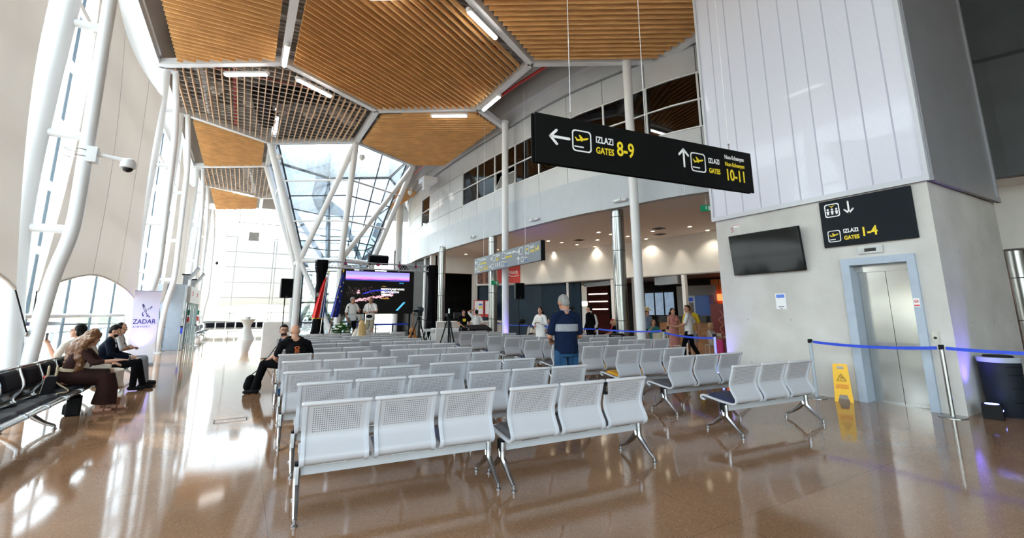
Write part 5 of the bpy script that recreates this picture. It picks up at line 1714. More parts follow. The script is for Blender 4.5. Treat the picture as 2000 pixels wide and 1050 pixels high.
T = thing('black_flight_case', 'tall black open case left of the mixing desk', 'case', (8.0, 17.95, 0), 0)
MB().b2(-.17, .17, -.25, .25, 0, .98).build('case_body', 'black_matt', T, bevel=.01)
MB().b2(.14, .17, -.26, -.25, 0, .98).b2(-.17, -.14, -.26, -.25, 0, .98).build('edge_trim', 'chrome', T)
T = thing('keyboard_stand', 'white stage piano on a crossed stand', 'keyboard', (6.45, 18.0, 0), 0)
MB().b2(-.28, .28, -.15, .15, .86, .96).build('piano', 'white_paint', T, bevel=.01)
for x in (-.14, .10): MB().bar((x - .1, x * .5, 0), (x + .14, x * .5, .86), .04, .03).bar((x + .14, x * .5, 0), (x - .1, x * .5, .86), .04, .03).build('crossed_legs', 'white_paint', T)
T = thing('acoustic_guitar', 'orange brown acoustic guitar on a stand beside the white piano', 'guitar', (5.9, 18.05, 0), -10)
MB().ell((0, 0, .62), (.19, .055, .2), u=18, v=10).ell((0, 0, .90), (.14, .05, .15), u=18, v=10).build('body', 'guitar', T, smooth=True)
MB().cyl((0, -.058, .78), (0, -.05, .78), .05, seg=16).build('sound_hole', 'black_matt', T)
MB().b2(-.025, .025, -.04, -.01, 1.0, 1.5).b2(-.04, .04, -.035, -.01, 1.5, 1.64).build('neck', 'pole_wood', T)
MB().cyl((-.15, .1, .01), (0, .05, .6), .01).cyl((.15, .1, .01), (0, .05, .6), .01).cyl((0, -.2, .01), (0, .0, .42), .01).build('stand', 'black_matt', T)
T = thing('barrier_desk', 'blue topped metal barrier desk under the right part of the screen', 'desk', (6.1, 23.2, 0))
MB().b2(-1.3, 1.3, -.03, .03, 1.0, 1.08).build('blue_rail', 'tape_blue', T)
for x in (-1.3, -.4, .45, 1.3): MB().b2(x - .03, x + .03, -.03, .03, 0, 1.05).build('post', 'chrome', T)
MB().b2(-1.3, 1.3, -.01, .01, .15, .75).build('infill_panel', 'pane', T)
# reception counter right
T = thing('reception_counter', 'long white reception counter before the gate hall', 'counter', (10.6, 22.6, 0), -12)
MB().b2(-1.9, 1.6, -.3, .3, .02, 1.10).build('body', 'counter_white', T, bevel=.01)
MB().b2(-1.95, 1.65, -.36, .36, 1.10, 1.15).build('counter_top', 'white_wall', T, bevel=.005)
T = thing('monitor', 'small dark monitor on the white reception counter', 'monitor', (9.9, 22.7, 1.16), -12)
MB().b2(-.12, .12, -.08, .08, 0, .02).b2(-.02, .02, -.02, .02, 0, .15).build('stand', 'black_matt', T); MB().b2(-.26, .26, -.03, 0, .12, .45).build('display', 'black_gloss', T)
# white block beside seated men, cloth table
T = thing('white_plinth', 'white cloth covered table beside the loudspeaker stand', 'table', (1.10, 19.6, 0))
MB().b2(-.42, .45, -.35, .35, .02, 1.28).build('cloth_block', 'cloth_white', T, bevel=.02)
T = thing('party_table', 'tall cocktail table in a tied white stretch cloth before the end wall', 'table', (.30, 33.5, 0))
MB().lathe([(.48, 0), (.44, .05), (.30, .45), (.20, .82), (.26, 1.0), (.42, 1.22), (.44, 1.26), (.0, 1.27)], seg=24).build('cloth', 'cloth_white', T, smooth=True)
q = MB().lathe([(.12, 1.27), (.15, 1.33), (.16, 1.40), (.13, 1.40)], seg=14).build('bowl', 'duct_metal', T)

# roll up banner
T = thing('roll_up_banner', 'white roll up banner with navy airport lettering behind the seated men', 'banner', (-2.72, 18.9, 0), 16)
MB().b2(-.36, .36, -.09, .09, 0, .07).build('base_cassette', 'bin_rim', T, bevel=.01)
MB().b2(-.345, .345, -.004, .004, .06, 2.33).build('sheet', 'paper', T)
MB().cyl((-.35, 0, 2.34), (.35, 0, 2.34), .014).build('top_bar', 'bin_rim', T)
MB().cyl((0, .03, .05), (0, .03, 2.33), .012).build('rear_pole', 'chrome', T)
text('ZADAR', .205, 'ink_navy', T, (-.30, -.007, 1.30), sx=.86, bold=.002)
text('A I R P O R T', .072, 'ink_navy', T, (-.285, -.007, 1.18), sx=1.08)
q = MB()
for i in range(9):
    u = i / 8
    for x, z in ((-.10 + .20 * u ** 1.6 + 0, 1.90 - .38 * u), (-.10 + .14 * u, 1.90 - .36 * u + .07 * math.sin(PI * u)), (-.06 + .19 * math.sin(PI * u * .5) ** 3 - .05 * math.sin(PI * u), 1.55 + .28 * u - .0)):
        r_ = .012 + .010 * abs(u - .5) * 2
        q.plate([(x + r_ * math.cos(k * PI / 5), -.007, z + r_ * math.sin(k * PI / 5)) for k in range(10)], (0, 1, 0), .002)
q.build('dotted_emblem', 'ink_navy', T)

# boarding gate
G = thing('boarding_gate', 'grey cabinet and glazed boarding gate with two tilted screens on the left', 'gate', (0, 0, 0))
MB().b2(-3.75, -2.42, 26.0, 27.4, 0, 2.95).build('cabinet', 'frame_bluegrey', G, bevel=.01)
MB().b2(-3.0, -2.99, 25.99, 26.0, .1, 2.9).build('cabinet_seam', 'joint_dark', G)
MB().b2(-2.44, -2.30, 27.4, 33.2, 2.15, 2.95).build('header', 'white_wall', G, bevel=.01)
q = MB()
for y in (27.5, 28.4, 29.4, 30.4, 31.4, 32.3, 33.15): q.b2(-2.41, -2.33, y - .04, y + .04, 0, 2.15)
q.build('mullions', 'fence_metal', G)
MB().b2(-2.38, -2.36, 27.4, 33.2, .1, 2.15).build('glass', 'pane', G)
for y in (28.6, 31.2): MB().b2(-2.305, -2.29, y - .22, y + .22, 2.5, 2.75).build('red_number_panel', 'ink_red', G)
for y in (27.5, 33.0): MB().b2(-2.32, -2.24, y - .16, y + .16, 1.55, 1.8).build('green_reader', 'green_box', G); MB().b2(-2.32, -2.24, y - .12, y + .12, 1.2, 1.45).build('red_reader', 'ink_red', G)
for i, (y, lb) in enumerate(((27.2, 'nearer'), (31.0, 'farther'))):
    T = thing('gate_display', 'tilted flat gate display on a bracket over the boarding gate, %s one' % lb, 'screen', (-2.55, y, 2.95))
    MB().b2(-.1, .1, -.1, .1, 0, .5).build('bracket', 'bin_rim', T); MB().b2(-.16, .16, -.16, .16, .5, .56).build('cap', 'black_matt', T)
    MB().box((.28, .35, .62), (.07, 1.0, .70), rotm(0, 30, 0)).build('display', 'bin_rim', T)
for i, (x, y) in enumerate(((-2.05, 28.9), (-1.85, 32.3), (-3.0, 25.6), (-2.35, 25.75))):
    stanchion(x, y, ['chrome barrier post before the boarding gate, nearer one', 'chrome barrier post before the boarding gate, farther one', 'chrome post in front of the grey gate cabinet, left', 'chrome post with blue reel in front of the grey gate cabinet'][i])
MB().b2(-.03, .05, -.05, .05, .72, 1.0).build('blue_reel', 'tape_blue', bpy.data.objects[[o.name for o in bpy.data.objects if o.name.startswith('barrier_post')][-1]])

# ================================================================== SHOPS AND CAFE
def post(x, y, h, m, lb, r_=.07):
    tag(MB().b2(x - r_, x + r_, y - r_, y + r_, 0, h).build('shop_post', m, bevel=.005), lb, 'post')
post(18.05, 19.6, 3.4, 'white_paint', 'pale post left of the steel column in the shop front', .11)
post(18.35, 18.3, 3.4, 'shop_grey', 'second pale post left of the steel column in the shop front', .09)
post(18.95, 15.45, 3.4, 'white_paint', 'white post right of the slim column in the shop front', .10)
post(17.3, 22.9, 3.4, 'white_paint', 'thin post at the end of the blue shop wall', .05)
tag(MB().b2(18.75, 19.2, 15.7, 17.2, 2.98, 3.38).build('roller_shutter', 'shutter_metal'), 'rolled up metal shutter above the cafe counter', 'shutter')
tag(MB().b2(18.1, 18.4, 19.8, 22.3, 3.12, 3.38).build('roller_shutter', 'shutter_metal'), 'rolled up metal shutter left of the steel column', 'shutter')
T = thing('cafe_counter', 'wood fronted cafe counter with black top behind the tables', 'counter', (0, 0, 0))
MB().prism([(19.7, 17.9), (20.6, 14.6), (20.9, 14.7), (20.0, 18.0)], 0, 1.05).build('wood_front', 'wood_bar', T)
MB().prism([(19.6, 18.0), (20.5, 14.5), (21.1, 14.65), (20.2, 18.15)], 1.05, 1.35).build('black_top', 'black_gloss', T)
T = thing('drinks_cooler', 'blue and grey drinks dispenser standing on the cafe counter', 'dispenser', (20.35, 15.9, 1.35), -75)
MB().b2(-.45, .0, -.25, .25, 0, 1.05).build('cabinet', 'frame_bluegrey', T, bevel=.01); MB().b2(.0, .75, -.25, .25, .05, 1.05).build('blue_panel', 'blue_box', T, bevel=.01)
MB().b2(-.38, -.08, -.262, -.25, .1, .7).build('door', 'black_gloss', T); MB().b2(-.38, -.08, -.262, -.25, .78, .95).build('label_panel', 'tape_blue', T)
T = thing('shop_window', 'bright daylit glazing at the back of the cafe beside the hat woman', 'window', (21.3, 18.9, 1.4), -75)
MB().b2(-1.2, -.65, -.02, 0, 0, 1.3).b2(-.55, -.05, -.02, 0, 0, 1.3).b2(.05, .6, -.02, 0, 0, 1.3).build('pane', 'daylit', T)
MB().b2(-1.25, .65, 0, .03, -.05, 1.4).build('frame', 'black_matt', T)
tag(MB().plate([(19.9, 25.6, 2.0), (20.25, 24.6, 2.0), (20.25, 24.6, 2.32), (19.9, 25.6, 2.32)], (-1, -.3, 0), .05).build('lit_fascia_sign', 'menu_glow'), 'small glowing yellowish sign above the dark kiosk', 'sign')
T = thing('bottle_shelf', 'red brown shelf wall with three lit shelves left of the steel column', 'shelf', (20.45, 23.9, 0), -72)
MB().b2(-.75, .95, .0, .1, .2, 3.3).build('back_panel', 'shop_red', T)
for z in (1.75, 2.25, 2.75): MB().b2(-.6, .85, -.02, .0, z, z + .07).build('lit_shelf', 'menu_glow', T)
T = thing('orange_wall_panel', 'orange painted wall at the left edge of the shaft', 'wall panel', (22.1, 15.2, 0), -72)
MB().b2(-.9, 1.2, -.05, 0, 0, 3.3).build('panel', 'orange_wall', T)
T = thing('grey_wall_panel', 'large grey shutter wall behind the walking couple', 'wall panel', (21.3, 17.2, 0), -72)
MB().b2(-.6, 1.55, -.05, 0, .0, 3.0).build('panel', 'shop_grey', T)
T = thing('red_lantern', 'glowing red lamp against the orange wall', 'lamp', (21.7, 15.5, 2.15))
MB().b2(-.1, .1, -.12, .12, 0, .35).build('shade', 'red_glow', T, bevel=.03); MB().cyl((0, 0, .35), (0, 0, 1.15), .01).build('cord', 'black_matt', T)
T = thing('vending_machine', 'dark red vending machine with white script beside the shaft edge', 'vending machine', (19.6, 13.95, 0), -70)
MB().b2(-.42, .42, -.35, .35, 0, 1.95).build('cabinet', 'vending_red', T, bevel=.02)
q = MB().tube(cr([(.12, -.356, .55), (-.05, -.356, .8), (.1, -.356, 1.0), (-.08, -.356, 1.2), (.12, -.356, 1.4), (-.02, -.356, 1.65)], 6), .012, 5).build('white_script', 'cloth_pink', T)
T = thing('waste_bin', 'low round steel rimmed bin in front of the steel column', 'bin', (11.35, 12.25, 0))
MB().lathe([(.24, 0), (.26, .05), (.26, .72), (.28, .76), (.28, .82), (.20, .86), (.0, .86)], seg=28).build('body', 'black_matt', T, smooth=True)
MB().lathe([(.285, .78), (.285, .80), (.282, .80)], seg=28).build('rim', 'chrome', T)
# posters
T = thing('red_poster', 'red Franck coffee poster on the white wall behind the slate sign', 'poster', (15.35, 27.25, 3.55), -52)
MB().b2(-.95, 1.05, -.06, 0, 0, 1.75).build('board', 'red_poster', T)
text('Franck', .36, 'ink_white', T, (.16, -.065, .62), sx=.78, bold=.003)
MB().tube(cr([(-.0, -.065, .46), (.3, -.065, .52), (.5, -.065, .44), (.98, -.065, .50)], 8), .02, 5).build('underline', 'ink_white', T)
T = thing('photo_poster', 'dark brown framed photo poster with hands left of the steel column', 'poster', (14.2, 28.5, 3.45), -50)
MB().b2(-.45, .8, -.06, 0, 0, 1.7).build('frame', 'white_paint', T); MB().b2(-.36, .72, -.07, -.06, .1, 1.6).build('photo', 'brown_photo', T)
MB().b2(.05, .25, -.075, -.07, .1, 1.0).ell((.15, -.073, 1.0), (.22, .006, .22)).build('hand', 'skin_tan', T)
T = thing('notice_board', 'two red framed notice sheets on the blue wall corner', 'notice board', (13.65, 27.9, 1.3), -40)
for i in (0, 1):
    b_ = MB().b2(i * .75 - .35, i * .75 + .33, -.05, 0, 0, 1.1).build('board', 'red_poster', T)
    MB().b2(i * .75 - .30, i * .75 + .28, -.06, -.05, .2, 1.05).build('sheet', 'paper', T)
    q = MB().b2(i * .75 + .0, i * .75 + .24, -.065, -.06, .75, .88).build('blue_block', 'ink_blue', T); MB().b2(i * .75 + .0, i * .75 + .24, -.065, -.06, .58, .7).build('yellow_block', 'ink_yellow', T)
# cafe chairs and tables
ch = thing('cafe_chair', 'pale wooden cafe chair right of the pale barrier post', 'chair', (13.0, 11.1, 0), 200)
MB().b2(-.2, .2, -.2, .2, .44, .47).build('seat', 'ivory', ch, bevel=.01)
q = MB().grid(lambda u, v: ((u - .5) * .38 * (1 - .1 * v), -.2 - .05 * v + .03 * math.sin(PI * u) * -1, .55 + .3 * v), 8, 6, .015).build('backrest', 'ivory', ch, smooth=True)
for x in (-.17, .17):
    MB().bar((x, -.17, .44), (x * 1.1, -.22, 0), .03, .03).bar((x, -.19, .44), (x, -.23, .62), .03, .03).build('leg', 'ivory', ch); MB().bar((x, .17, .44), (x * 1.1, .2, 0), .03, .03).build('leg', 'ivory', ch)
CH = [(14.15, 10.55, 60, 'pale cafe chair under the seated child'), (13.55, 12.55, 200, 'pale cafe chair under the woman in teal'), (14.9, 12.9, 40, 'pale cafe chair behind the woman in teal'),
      (12.85, 11.7, 150, 'pale cafe chair under the man bending forward'), (12.75, 13.75, 20, 'pale cafe chair under the long haired blonde woman'), (11.75, 17.9, -60, 'pale cafe chair under the woman in white top'),
      (12.75, 18.4, 30, 'pale cafe chair under the woman in blue dress'), (12.2, 19.6, 100, 'empty pale cafe chair behind the blue tape, left'), (13.4, 19.2, 220, 'empty pale cafe chair behind the blue tape, right'), (12.9, 17.2, 140, 'empty pale cafe chair nearest the blue tape')]
for x, y, a, lb in CH: dup(ch, (x, y, 0), a, lb, 'pale wooden cafe chairs')
ch['group'] = 'pale wooden cafe chairs'
tb = thing('cafe_table', 'small round cafe table in front of the seated child', 'table', (14.75, 10.1, 0), 0, 'round cafe tables')
MB().cyl((0, 0, .72), (0, 0, .75), .36, seg=28).build('table_top', 'ivory', tb); MB().cyl((0, 0, .02), (0, 0, .72), .03).build('stem', 'chrome', tb); MB().cyl((0, 0, 0), (0, 0, .02), .24, seg=24).build('foot', 'chrome', tb)
for x, y, lb in ((14.2, 12.3, 'round cafe table beside the woman in teal'), (12.35, 18.9, 'round cafe table between the two seated women behind the tape'), (13.5, 18.2, 'round cafe table right of the woman in blue dress')): dup(tb, (x, y, 0), 0, lb)
tag(MB().cyl((14.65, 10.15, .75), (14.65, 10.15, .90), .03).build('drinking_glass', 'pane'), 'glass on the table in front of the seated child', 'glass')
tag(MB().lathe([(.12, 0), (.14, .02), (.0, .02)], (14.85, 10.2, .75)).build('green_plate', 'cloth_yellow'), 'yellow green plate on the table of the seated child', 'plate')
T = thing('suitcase', 'bright pink suitcase beside the shaft edge', 'suitcase', (13.55, 9.85, 0), 30)
MB().b2(-.23, .23, -.14, .14, .05, .68).build('shell', 'magenta', T, bevel=.03)
for x in (-.18, .18): MB().cyl((x, -.02, .025), (x, .02, .025), .025).build('wheel', 'black_matt', T)
MB().tube([(-.1, .1, .68), (-.1, .1, .95), (.1, .1, .95), (.1, .1, .68)], .008, 6).build('handle', 'chrome', T)

# ================================================================== PEOPLE
def remesh(mb, name, m, parent, vox=.01, smooth=3, label=None):
    me = mb.mesh(name, m); o = bpy.data.objects.new('tmp', me); col.objects.link(o)
    bm = bmesh.new(); bm.from_mesh(me); bmesh.ops.recalc_face_normals(bm, faces=bm.faces); bm.to_mesh(me); bm.free()
    r_ = o.modifiers.new('r', 'REMESH'); r_.mode = 'VOXEL'; r_.voxel_size = vox
    s_ = o.modifiers.new('s', 'SMOOTH'); s_.iterations = smooth; s_.factor = .5
    bpy.context.view_layer.update()
    me2 = bpy.data.meshes.new_from_object(o.evaluated_get(bpy.context.evaluated_depsgraph_get()))
    bpy.data.objects.remove(o)
    for p in me2.polygons: p.use_smooth = True
    if not me2.materials: me2.materials.append(M[m])
    q = bpy.data.objects.new(name, me2); col.objects.link(q); q.parent = parent
    if label: q['label'] = label
    return q
def loft(mb, C_, RX, RY, X=(1, 0, 0), seg=20):
    X = Vector(X).normalized(); C_ = [Vector(c) for c in C_]; n = len(C_); vs = []; fs = []
    for i, c in enumerate(C_):
        d = (C_[min(i + 1, n - 1)] - C_[max(i - 1, 0)]).normalized(); x = (X - d * X.dot(d)).normalized(); y = d.cross(x)
        for k in range(seg):
            a = 2 * PI * k / seg; vs.append(c + x * RX[i] * math.cos(a) + y * RY[i] * math.sin(a))
    for i in range(n - 1):
        for k in range(seg): l = (k + 1) % seg; fs.append((i * seg + k, i * seg + l, (i + 1) * seg + l, (i + 1) * seg + k))
    fs.append(tuple(range(seg))[::-1]); fs.append(tuple((n - 1) * seg + k for k in range(seg)))
    return mb.add(vs, fs)
def V(p): return Vector(p)
STAND = dict(pel=(0, 0, .95), chest=(0, .0, 1.30), neck=(0, -.01, 1.47), head=(0, .02, 1.64), el=[(-.25, -.03, 1.13), (.25, -.03, 1.13)], ha=[(-.25, .08, .89), (.25, .08, .89)],
             kn=[(-.10, .03, .50), (.10, .03, .50)], an=[(-.11, -.02, .09), (.11, -.02, .09)], hy=0, hp=0, sh=.175, ft=[0, 0])
SIT = dict(pel=(0, 0, .54), chest=(0, -.04, .87), neck=(0, -.04, 1.05), head=(0, 0, 1.22), el=[(-.26, .02, .74), (.26, .02, .74)], ha=[(-.16, .30, .66), (.16, .30, .66)],
           kn=[(-.11, .46, .54), (.11, .46, .54)], an=[(-.12, .45, .09), (.12, .45, .09)], hy=0, hp=0, sh=.175, ft=[0, 0])
def person(label, loc, rz, base, skin='skin', hair=('short', 'hair_black'), top=('cloth_white', .55), bottom=('trousers', 'cloth_dark'), shoes='leather_black',
           vox=.014, s=1.0, face=False, fem=False, extra=None, beard=None, glasses=False, grip=.5, **ov):
    P = dict(base); P.update(ov)
    T = thing('person', label, 'person', loc, rz); T.scale = (s, s, s)
    k_ = .92 if fem else 1.0
    if P.get('legrot'):
        lr = Matrix.Rotation(R(P['legrot']), 3, 'Z'); P['kn'] = [lr @ V(p) for p in P['kn']]; P['an'] = [lr @ V(p) for p in P['an']]; P['ft'] = [P['legrot']] * 2
    pel, chest, neck, head = V(P['pel']), V(P['chest']), V(P['neck']), V(P['head'])
    shx = P['sh'] * k_
    shr = Matrix.Rotation(R(P.get('tw', 0)), 3, 'Z')
    SH = [neck + shr @ V((sx * shx, 0, -.075)) for sx in (-1, 1)]
    sd = (SH[1] - SH[0]).normalized()
    HP = [pel + V((sx * .092, 0, -.03)) for sx in (-1, 1)]
    el = [V(p) for p in P['el']]; ha = [V(p) for p in P['ha']]; kn = [V(p) for p in P['kn']]; an = [V(p) for p in P['an']]
    Hr = Euler((R(P['hp']), 0, R(P['hy']))).to_matrix()
    hp = lambda x, y, z: head + Hr @ V((x, y, z))
    waist = pel.lerp(chest, .45)
    head = head + (neck - head).normalized() * .032
    b_ = MB()
    # torso
    loft(b_, [pel + V((0, 0, -.09)), pel, waist, chest, neck + V((0, 0, -.09)), neck + V((0, 0, -.02))],
         [.12 * k_, .158, .135 * k_, .16 * k_, .14 * k_, .06], [.09, .105, .092, .108, .085, .055], sd)
    b_.cap(SH[0].lerp(neck, .15), SH[1].lerp(neck, .15), .056 * k_, .056 * k_)
    hb = hp(0, -.015, -.07)
    b_.cap(neck + V((0, 0, -.05)), hb, .064 * k_, .056 * k_)
    for i in (0, 1): b_.cap(neck + V((0, -.01, .01)), SH[i].lerp(neck, .25) + V((0, 0, .012)), .045 * k_, .045 * k_)
    # head
    b_.ell(hp(0, -.012, .02), (.074, .094, .098), Hr, 18, 12); b_.ell(hp(0, .028, -.045), (.056, .062, .070), Hr, 16, 10)
    b_.ell(hp(0, .066, -.098), (.027, .022, .020), Hr); b_.cap(hp(0, .085, .004), hp(0, .105, -.030), .009, .014, 8)
    b_.ell(hp(0, .076, .022), (.052, .018, .012), Hr)
    for sx in (-1, 1): b_.ell(hp(sx * .077, -.008, -.012), (.012, .020, .030), Hr, 10, 8)
    # arms, hands
    for i, sx in ((0, -1), (1, 1)):
        b_.cap(SH[i], el[i], .047 * k_, .038 * k_); fo = (ha[i] - el[i]).normalized()
        b_.cap(el[i], el[i] + (ha[i] - el[i]) * .35, .040 * k_, .038 * k_); b_.cap(el[i] + (ha[i] - el[i]) * .35, ha[i], .038 * k_, .026 * k_)
        side = fo.cross(V((0, 0, 1))); side = side.normalized() if side.length > .2 else V((1, 0, 0))
        if abs(fo.z) > .8: side = V((0, 1, 0))
        nrm = side.cross(fo).normalized()
        if abs(fo.z) > .8: nrm = V((-sx, 0, 0)) if nrm.dot(V((-sx, 0, 0))) > 0 or True else nrm
        elif nrm.z > 0: nrm = -nrm
        g = P.get('grips', [grip, grip])[i]
        R_ = Matrix((side, nrm, fo)).transposed()
        b_.ell(ha[i] + fo * .045, (.040, .017, .050), R_, 12, 8)
        for f_ in range(4):
            o_ = ha[i] + fo * .082 + side * ((f_ - 1.5) * .021); L_ = (.030, .036, .034, .026)[f_]
            d1 = (fo * math.cos(g) + nrm * math.sin(g)); d2 = (fo * math.cos(g * 2.1) + nrm * math.sin(g * 2.1))
            o1 = o_ + d1 * L_; b_.cap(o_ - fo * .02, o1, .0095, .009, 8); b_.cap(o1, o1 + d2 * L_, .009, .0075, 8)
        ts = side * (-1 if side.dot(V((0, 1, 0)) if abs(fo.z) > .8 else V((-sx, 0, 0))) < 0 else 1)
        t0 = ha[i] + fo * .018 + ts * .028; t1 = t0 + (fo * .6 + ts * .7 + nrm * .3).normalized() * .034
        b_.cap(t0, t1, .012, .010, 8); b_.cap(t1, t1 + (fo + nrm * g).normalized() * .028, .010, .008, 8)
    # legs and feet
    for i in (0, 1):
        b_.cap(HP[i], kn[i], .080, .055); m_ = kn[i].lerp(an[i], .33); b_.cap(kn[i], m_ + V((0, -.01, 0)), .052, .054); b_.cap(m_ + V((0, -.01, 0)), an[i], .054, .036)
        fr = Matrix.Rotation(R(P['ft'][i]), 3, 'Z'); b_.cap(an[i] + V((0, 0, -.045)) + fr @ V((0, -.03, 0)), an[i] + V((0, 0, -.055)) + fr @ V((0, .15, 0)), .036, .028)
    body = remesh(b_, 'body', skin, T, vox * .8 if vox < .013 else vox)
    # clothes
    tm, sl = top[0], top[1]
    c = MB(); hem = top[2] if len(top) > 2 else -.10; w_ = top[3] if len(top) > 3 else 1.0
    loft(c, [pel + V((0, 0, hem)), pel + V((0, 0, .03)), waist, chest, neck + V((0, 0, -.095)), neck + V((0, 0, -.028))],
         [.165 * w_ * k_, .170 * w_, .158 * k_ * w_, .178 * k_, .158 * k_, .070], [.118 * w_, .120 * w_, .118 * w_, .128, .102, .066], sd)
    c.cap(SH[0].lerp(neck, .1), SH[1].lerp(neck, .1), .066 * k_, .066 * k_)
    for i in (0, 1): c.cap(neck.lerp(SH[i], .30) + V((0, -.01, .005)), SH[i].lerp(neck, .2) + V((0, 0, .012)), .050 * k_, .056 * k_)
    if sl > 0:
        for i in (0, 1):
            if sl <= 1: c.cap(SH[i], SH[i].lerp(el[i], sl), .064 * k_, .060 * k_)
            else:
                c.cap(SH[i], el[i], .062 * k_, .052 * k_); c.cap(el[i], el[i].lerp(ha[i], sl - 1), .052 * k_, .038 * k_)
    if fem: 
        fwd = sd.cross(V((0, 0, 1))) * -1
        for sx in (-1, 1): c.ell(chest + sd * sx * .07 + fwd * .085 + V((0, 0, .01)), (.07, .06, .07))
    shirt = remesh(c, 'shirt' if bottom[0] != 'dress' else 'dress_top', tm, T, vox, 2)
    kind, bm_ = bottom[0], bottom[1]
    c = MB()
    if kind in ('trousers', 'shorts', 'capri'):
        loft(c, [pel + V((0, 0, -.10)), pel + V((0, 0, -.02)), pel + V((0, 0, .09))], [.155, .170, .155], [.112, .118, .108])
        for i in (0, 1):
            if kind == 'trousers':
                c.cap(HP[i], kn[i], .092, .070); c.cap(kn[i], an[i] + V((0, 0, .02)), .070, .060)
            elif kind == 'capri': c.cap(HP[i], kn[i], .092, .070); c.cap(kn[i], kn[i].lerp(an[i], .6), .070, .06)
            else: c.cap(HP[i], kn[i].lerp(HP[i], .12), .095, .082)
        remesh(c, kind if kind != 'capri' else 'trousers', bm_, T, vox, 2)
    elif kind in ('skirt', 'dress'):
        hemz = bottom[2]; mk = (kn[0] + kn[1]) / 2; ma = (an[0] + an[1]) / 2
        if abs(pel.y - mk.y) + abs(pel.x - mk.x) > .25:  # seated
            loft(c, [pel + V((0, -.12, .0)), pel + V((0, .02, .02)), pel.lerp(mk, .5) + V((0, 0, .0)), mk + V((0, .02, .0))], [.15, .195, .195, .185], [.12, .155, .135, .125])
            loft(c, [mk + V((0, -.02, .03)), mk.lerp(ma, .4) + V((0, .02, 0)), V((ma.x, ma.y - .02, hemz))], [.185, .20, .23], [.125, .135, .16])
        else:
            loft(c, [V((ma.x, ma.y, hemz)), mk.lerp(V((ma.x, ma.y, hemz)), .5), pel + V((0, 0, -.1)), pel + V((0, 0, .10))], [.21, .19, .18, .15], [.17, .15, .125, .11])
        remesh(c, 'skirt', bm_, T, vox, 2)
    # shoes
    if shoes:
        for i in (0, 1):
            fr = Matrix.Rotation(R(P['ft'][i]), 3, 'Z'); q = MB()
            q.cap(an[i] + V((0, 0, -.035)) + fr @ V((0, -.045, 0)), an[i] + V((0, 0, -.050)) + fr @ V((0, .165, 0)), .044, .034); q.cap(an[i] + V((0, 0, .01)), an[i] + V((0, 0, -.03)), .046, .046)
            for j, v in enumerate(q.v):
                if v[2] < an[i].z - .088: q.v[j] = (v[0], v[1], an[i].z - .088)
            sh_ = remesh(q, 'shoe', shoes, T, .012, 1)
            MB().cap(an[i] + V((0, 0, -.082)) + fr @ V((0, -.05, 0)), an[i] + V((0, 0, -.082)) + fr @ V((0, .17, 0)), .040, .034).build('sole', 'sole', sh_) if False else None
    # hair
    st, hm = hair
    c = MB()
    if st == 'short':
        c.ell(hp(0, -.026, .034), (.081, .090, .092), Hr, 18, 12); c.ell(hp(0, -.050, -.018), (.070, .058, .070), Hr, 16, 10); c.ell(hp(0, .035, .088), (.055, .045, .024), Hr)
    elif st == 'crew':
        c.ell(hp(0, -.024, .030), (.079, .089, .091), Hr, 18, 12); c.ell(hp(0, -.050, -.020), (.068, .055, .068), Hr, 16, 10)
    elif st == 'full':
        c.ell(hp(0, -.030, .036), (.088, .094, .096), Hr, 18, 12); c.ell(hp(0, -.052, -.018), (.078, .062, .075), Hr, 16, 10); c.ell(hp(0, .03, .085), (.06, .055, .03), Hr)
    elif st in ('long', 'curly', 'bun', 'pony'):
        c.ell(hp(0, -.022, .034), (.084, .090, .092), Hr, 18, 12)
        for sx in (-1, 1): c.cap(hp(sx * .070, -.01, .03), hp(sx * .076, -.03, -.07), .024, .022)
        if st in ('long', 'curly'):
            L_ = P.get('hl', .34)
            back = neck + (neck - V((head.x, head.y, neck.z))) * .2 + Hr @ V((0, -.10, -.02))
            rr = random.Random(len(label))
            N_ = 34 if st == 'curly' else 14
            for i in range(N_):
                a = -1.25 + 2.5 * i / (N_ - 1); x0 = math.sin(a) * .080; y0 = -math.cos(a) * .082
                st_ = hp(x0, y0 - .01, .0); sp_ = 2.1 if st == 'curly' else 1.15
                pts = [st_]; base_ = back + (Hr @ V((x0 * sp_, y0 * .4 + .03, 0)))
                tail = V((base_.x, base_.y, neck.z + .02)); pts.append(tail); end_ = V((tail.x * 1.0, tail.y - .02, tail.z - L_ * rr.uniform(.75, 1.05)))
                if P.get('hdir'): end_ += V(P['hdir']) * L_
                pts.append(end_)
                cc = cr(pts, 6); amp = .032 if st == 'curly' else .004
                cc = [p + V((rr.uniform(-1, 1), rr.uniform(-1, 1), rr.uniform(-.5, .5))) * amp for p in cc]
                r0 = .033 if st == 'curly' else .022
                for q0, q1 in zip(cc, cc[1:]): c.cap(q0, q1, r0, r0 * .95, 7)
            if st == 'curly':
                for i in range(60):
                    a = rr.uniform(-2.4, 2.4); e = rr.uniform(-.6, 1.3)
                    c.ell(hp(math.sin(a) * .085 * math.cos(e), -.02 - math.cos(a) * .09 * math.cos(e), .035 + .09 * math.sin(e)), (.03, .03, .03), None, 8, 6)
        if st == 'bun': c.ell(hp(0, -.11, .06), (.045, .045, .045), Hr)
        if st == 'pony': c.cap(hp(0, -.09, .04), hp(0, -.15, -.12), .03, .02)
    if c.v: remesh(c, 'hair', hm, T, .010 if vox < .013 else .014, 1 if st == 'curly' else 3)
    if beard:
        c = MB(); c.ell(hp(0, .040, -.072), (.058, .054, .050), Hr, 16, 10); c.ell(hp(0, .085, -.048), (.030, .014, .010), Hr); remesh(c, 'beard', beard, T, .008, 2)
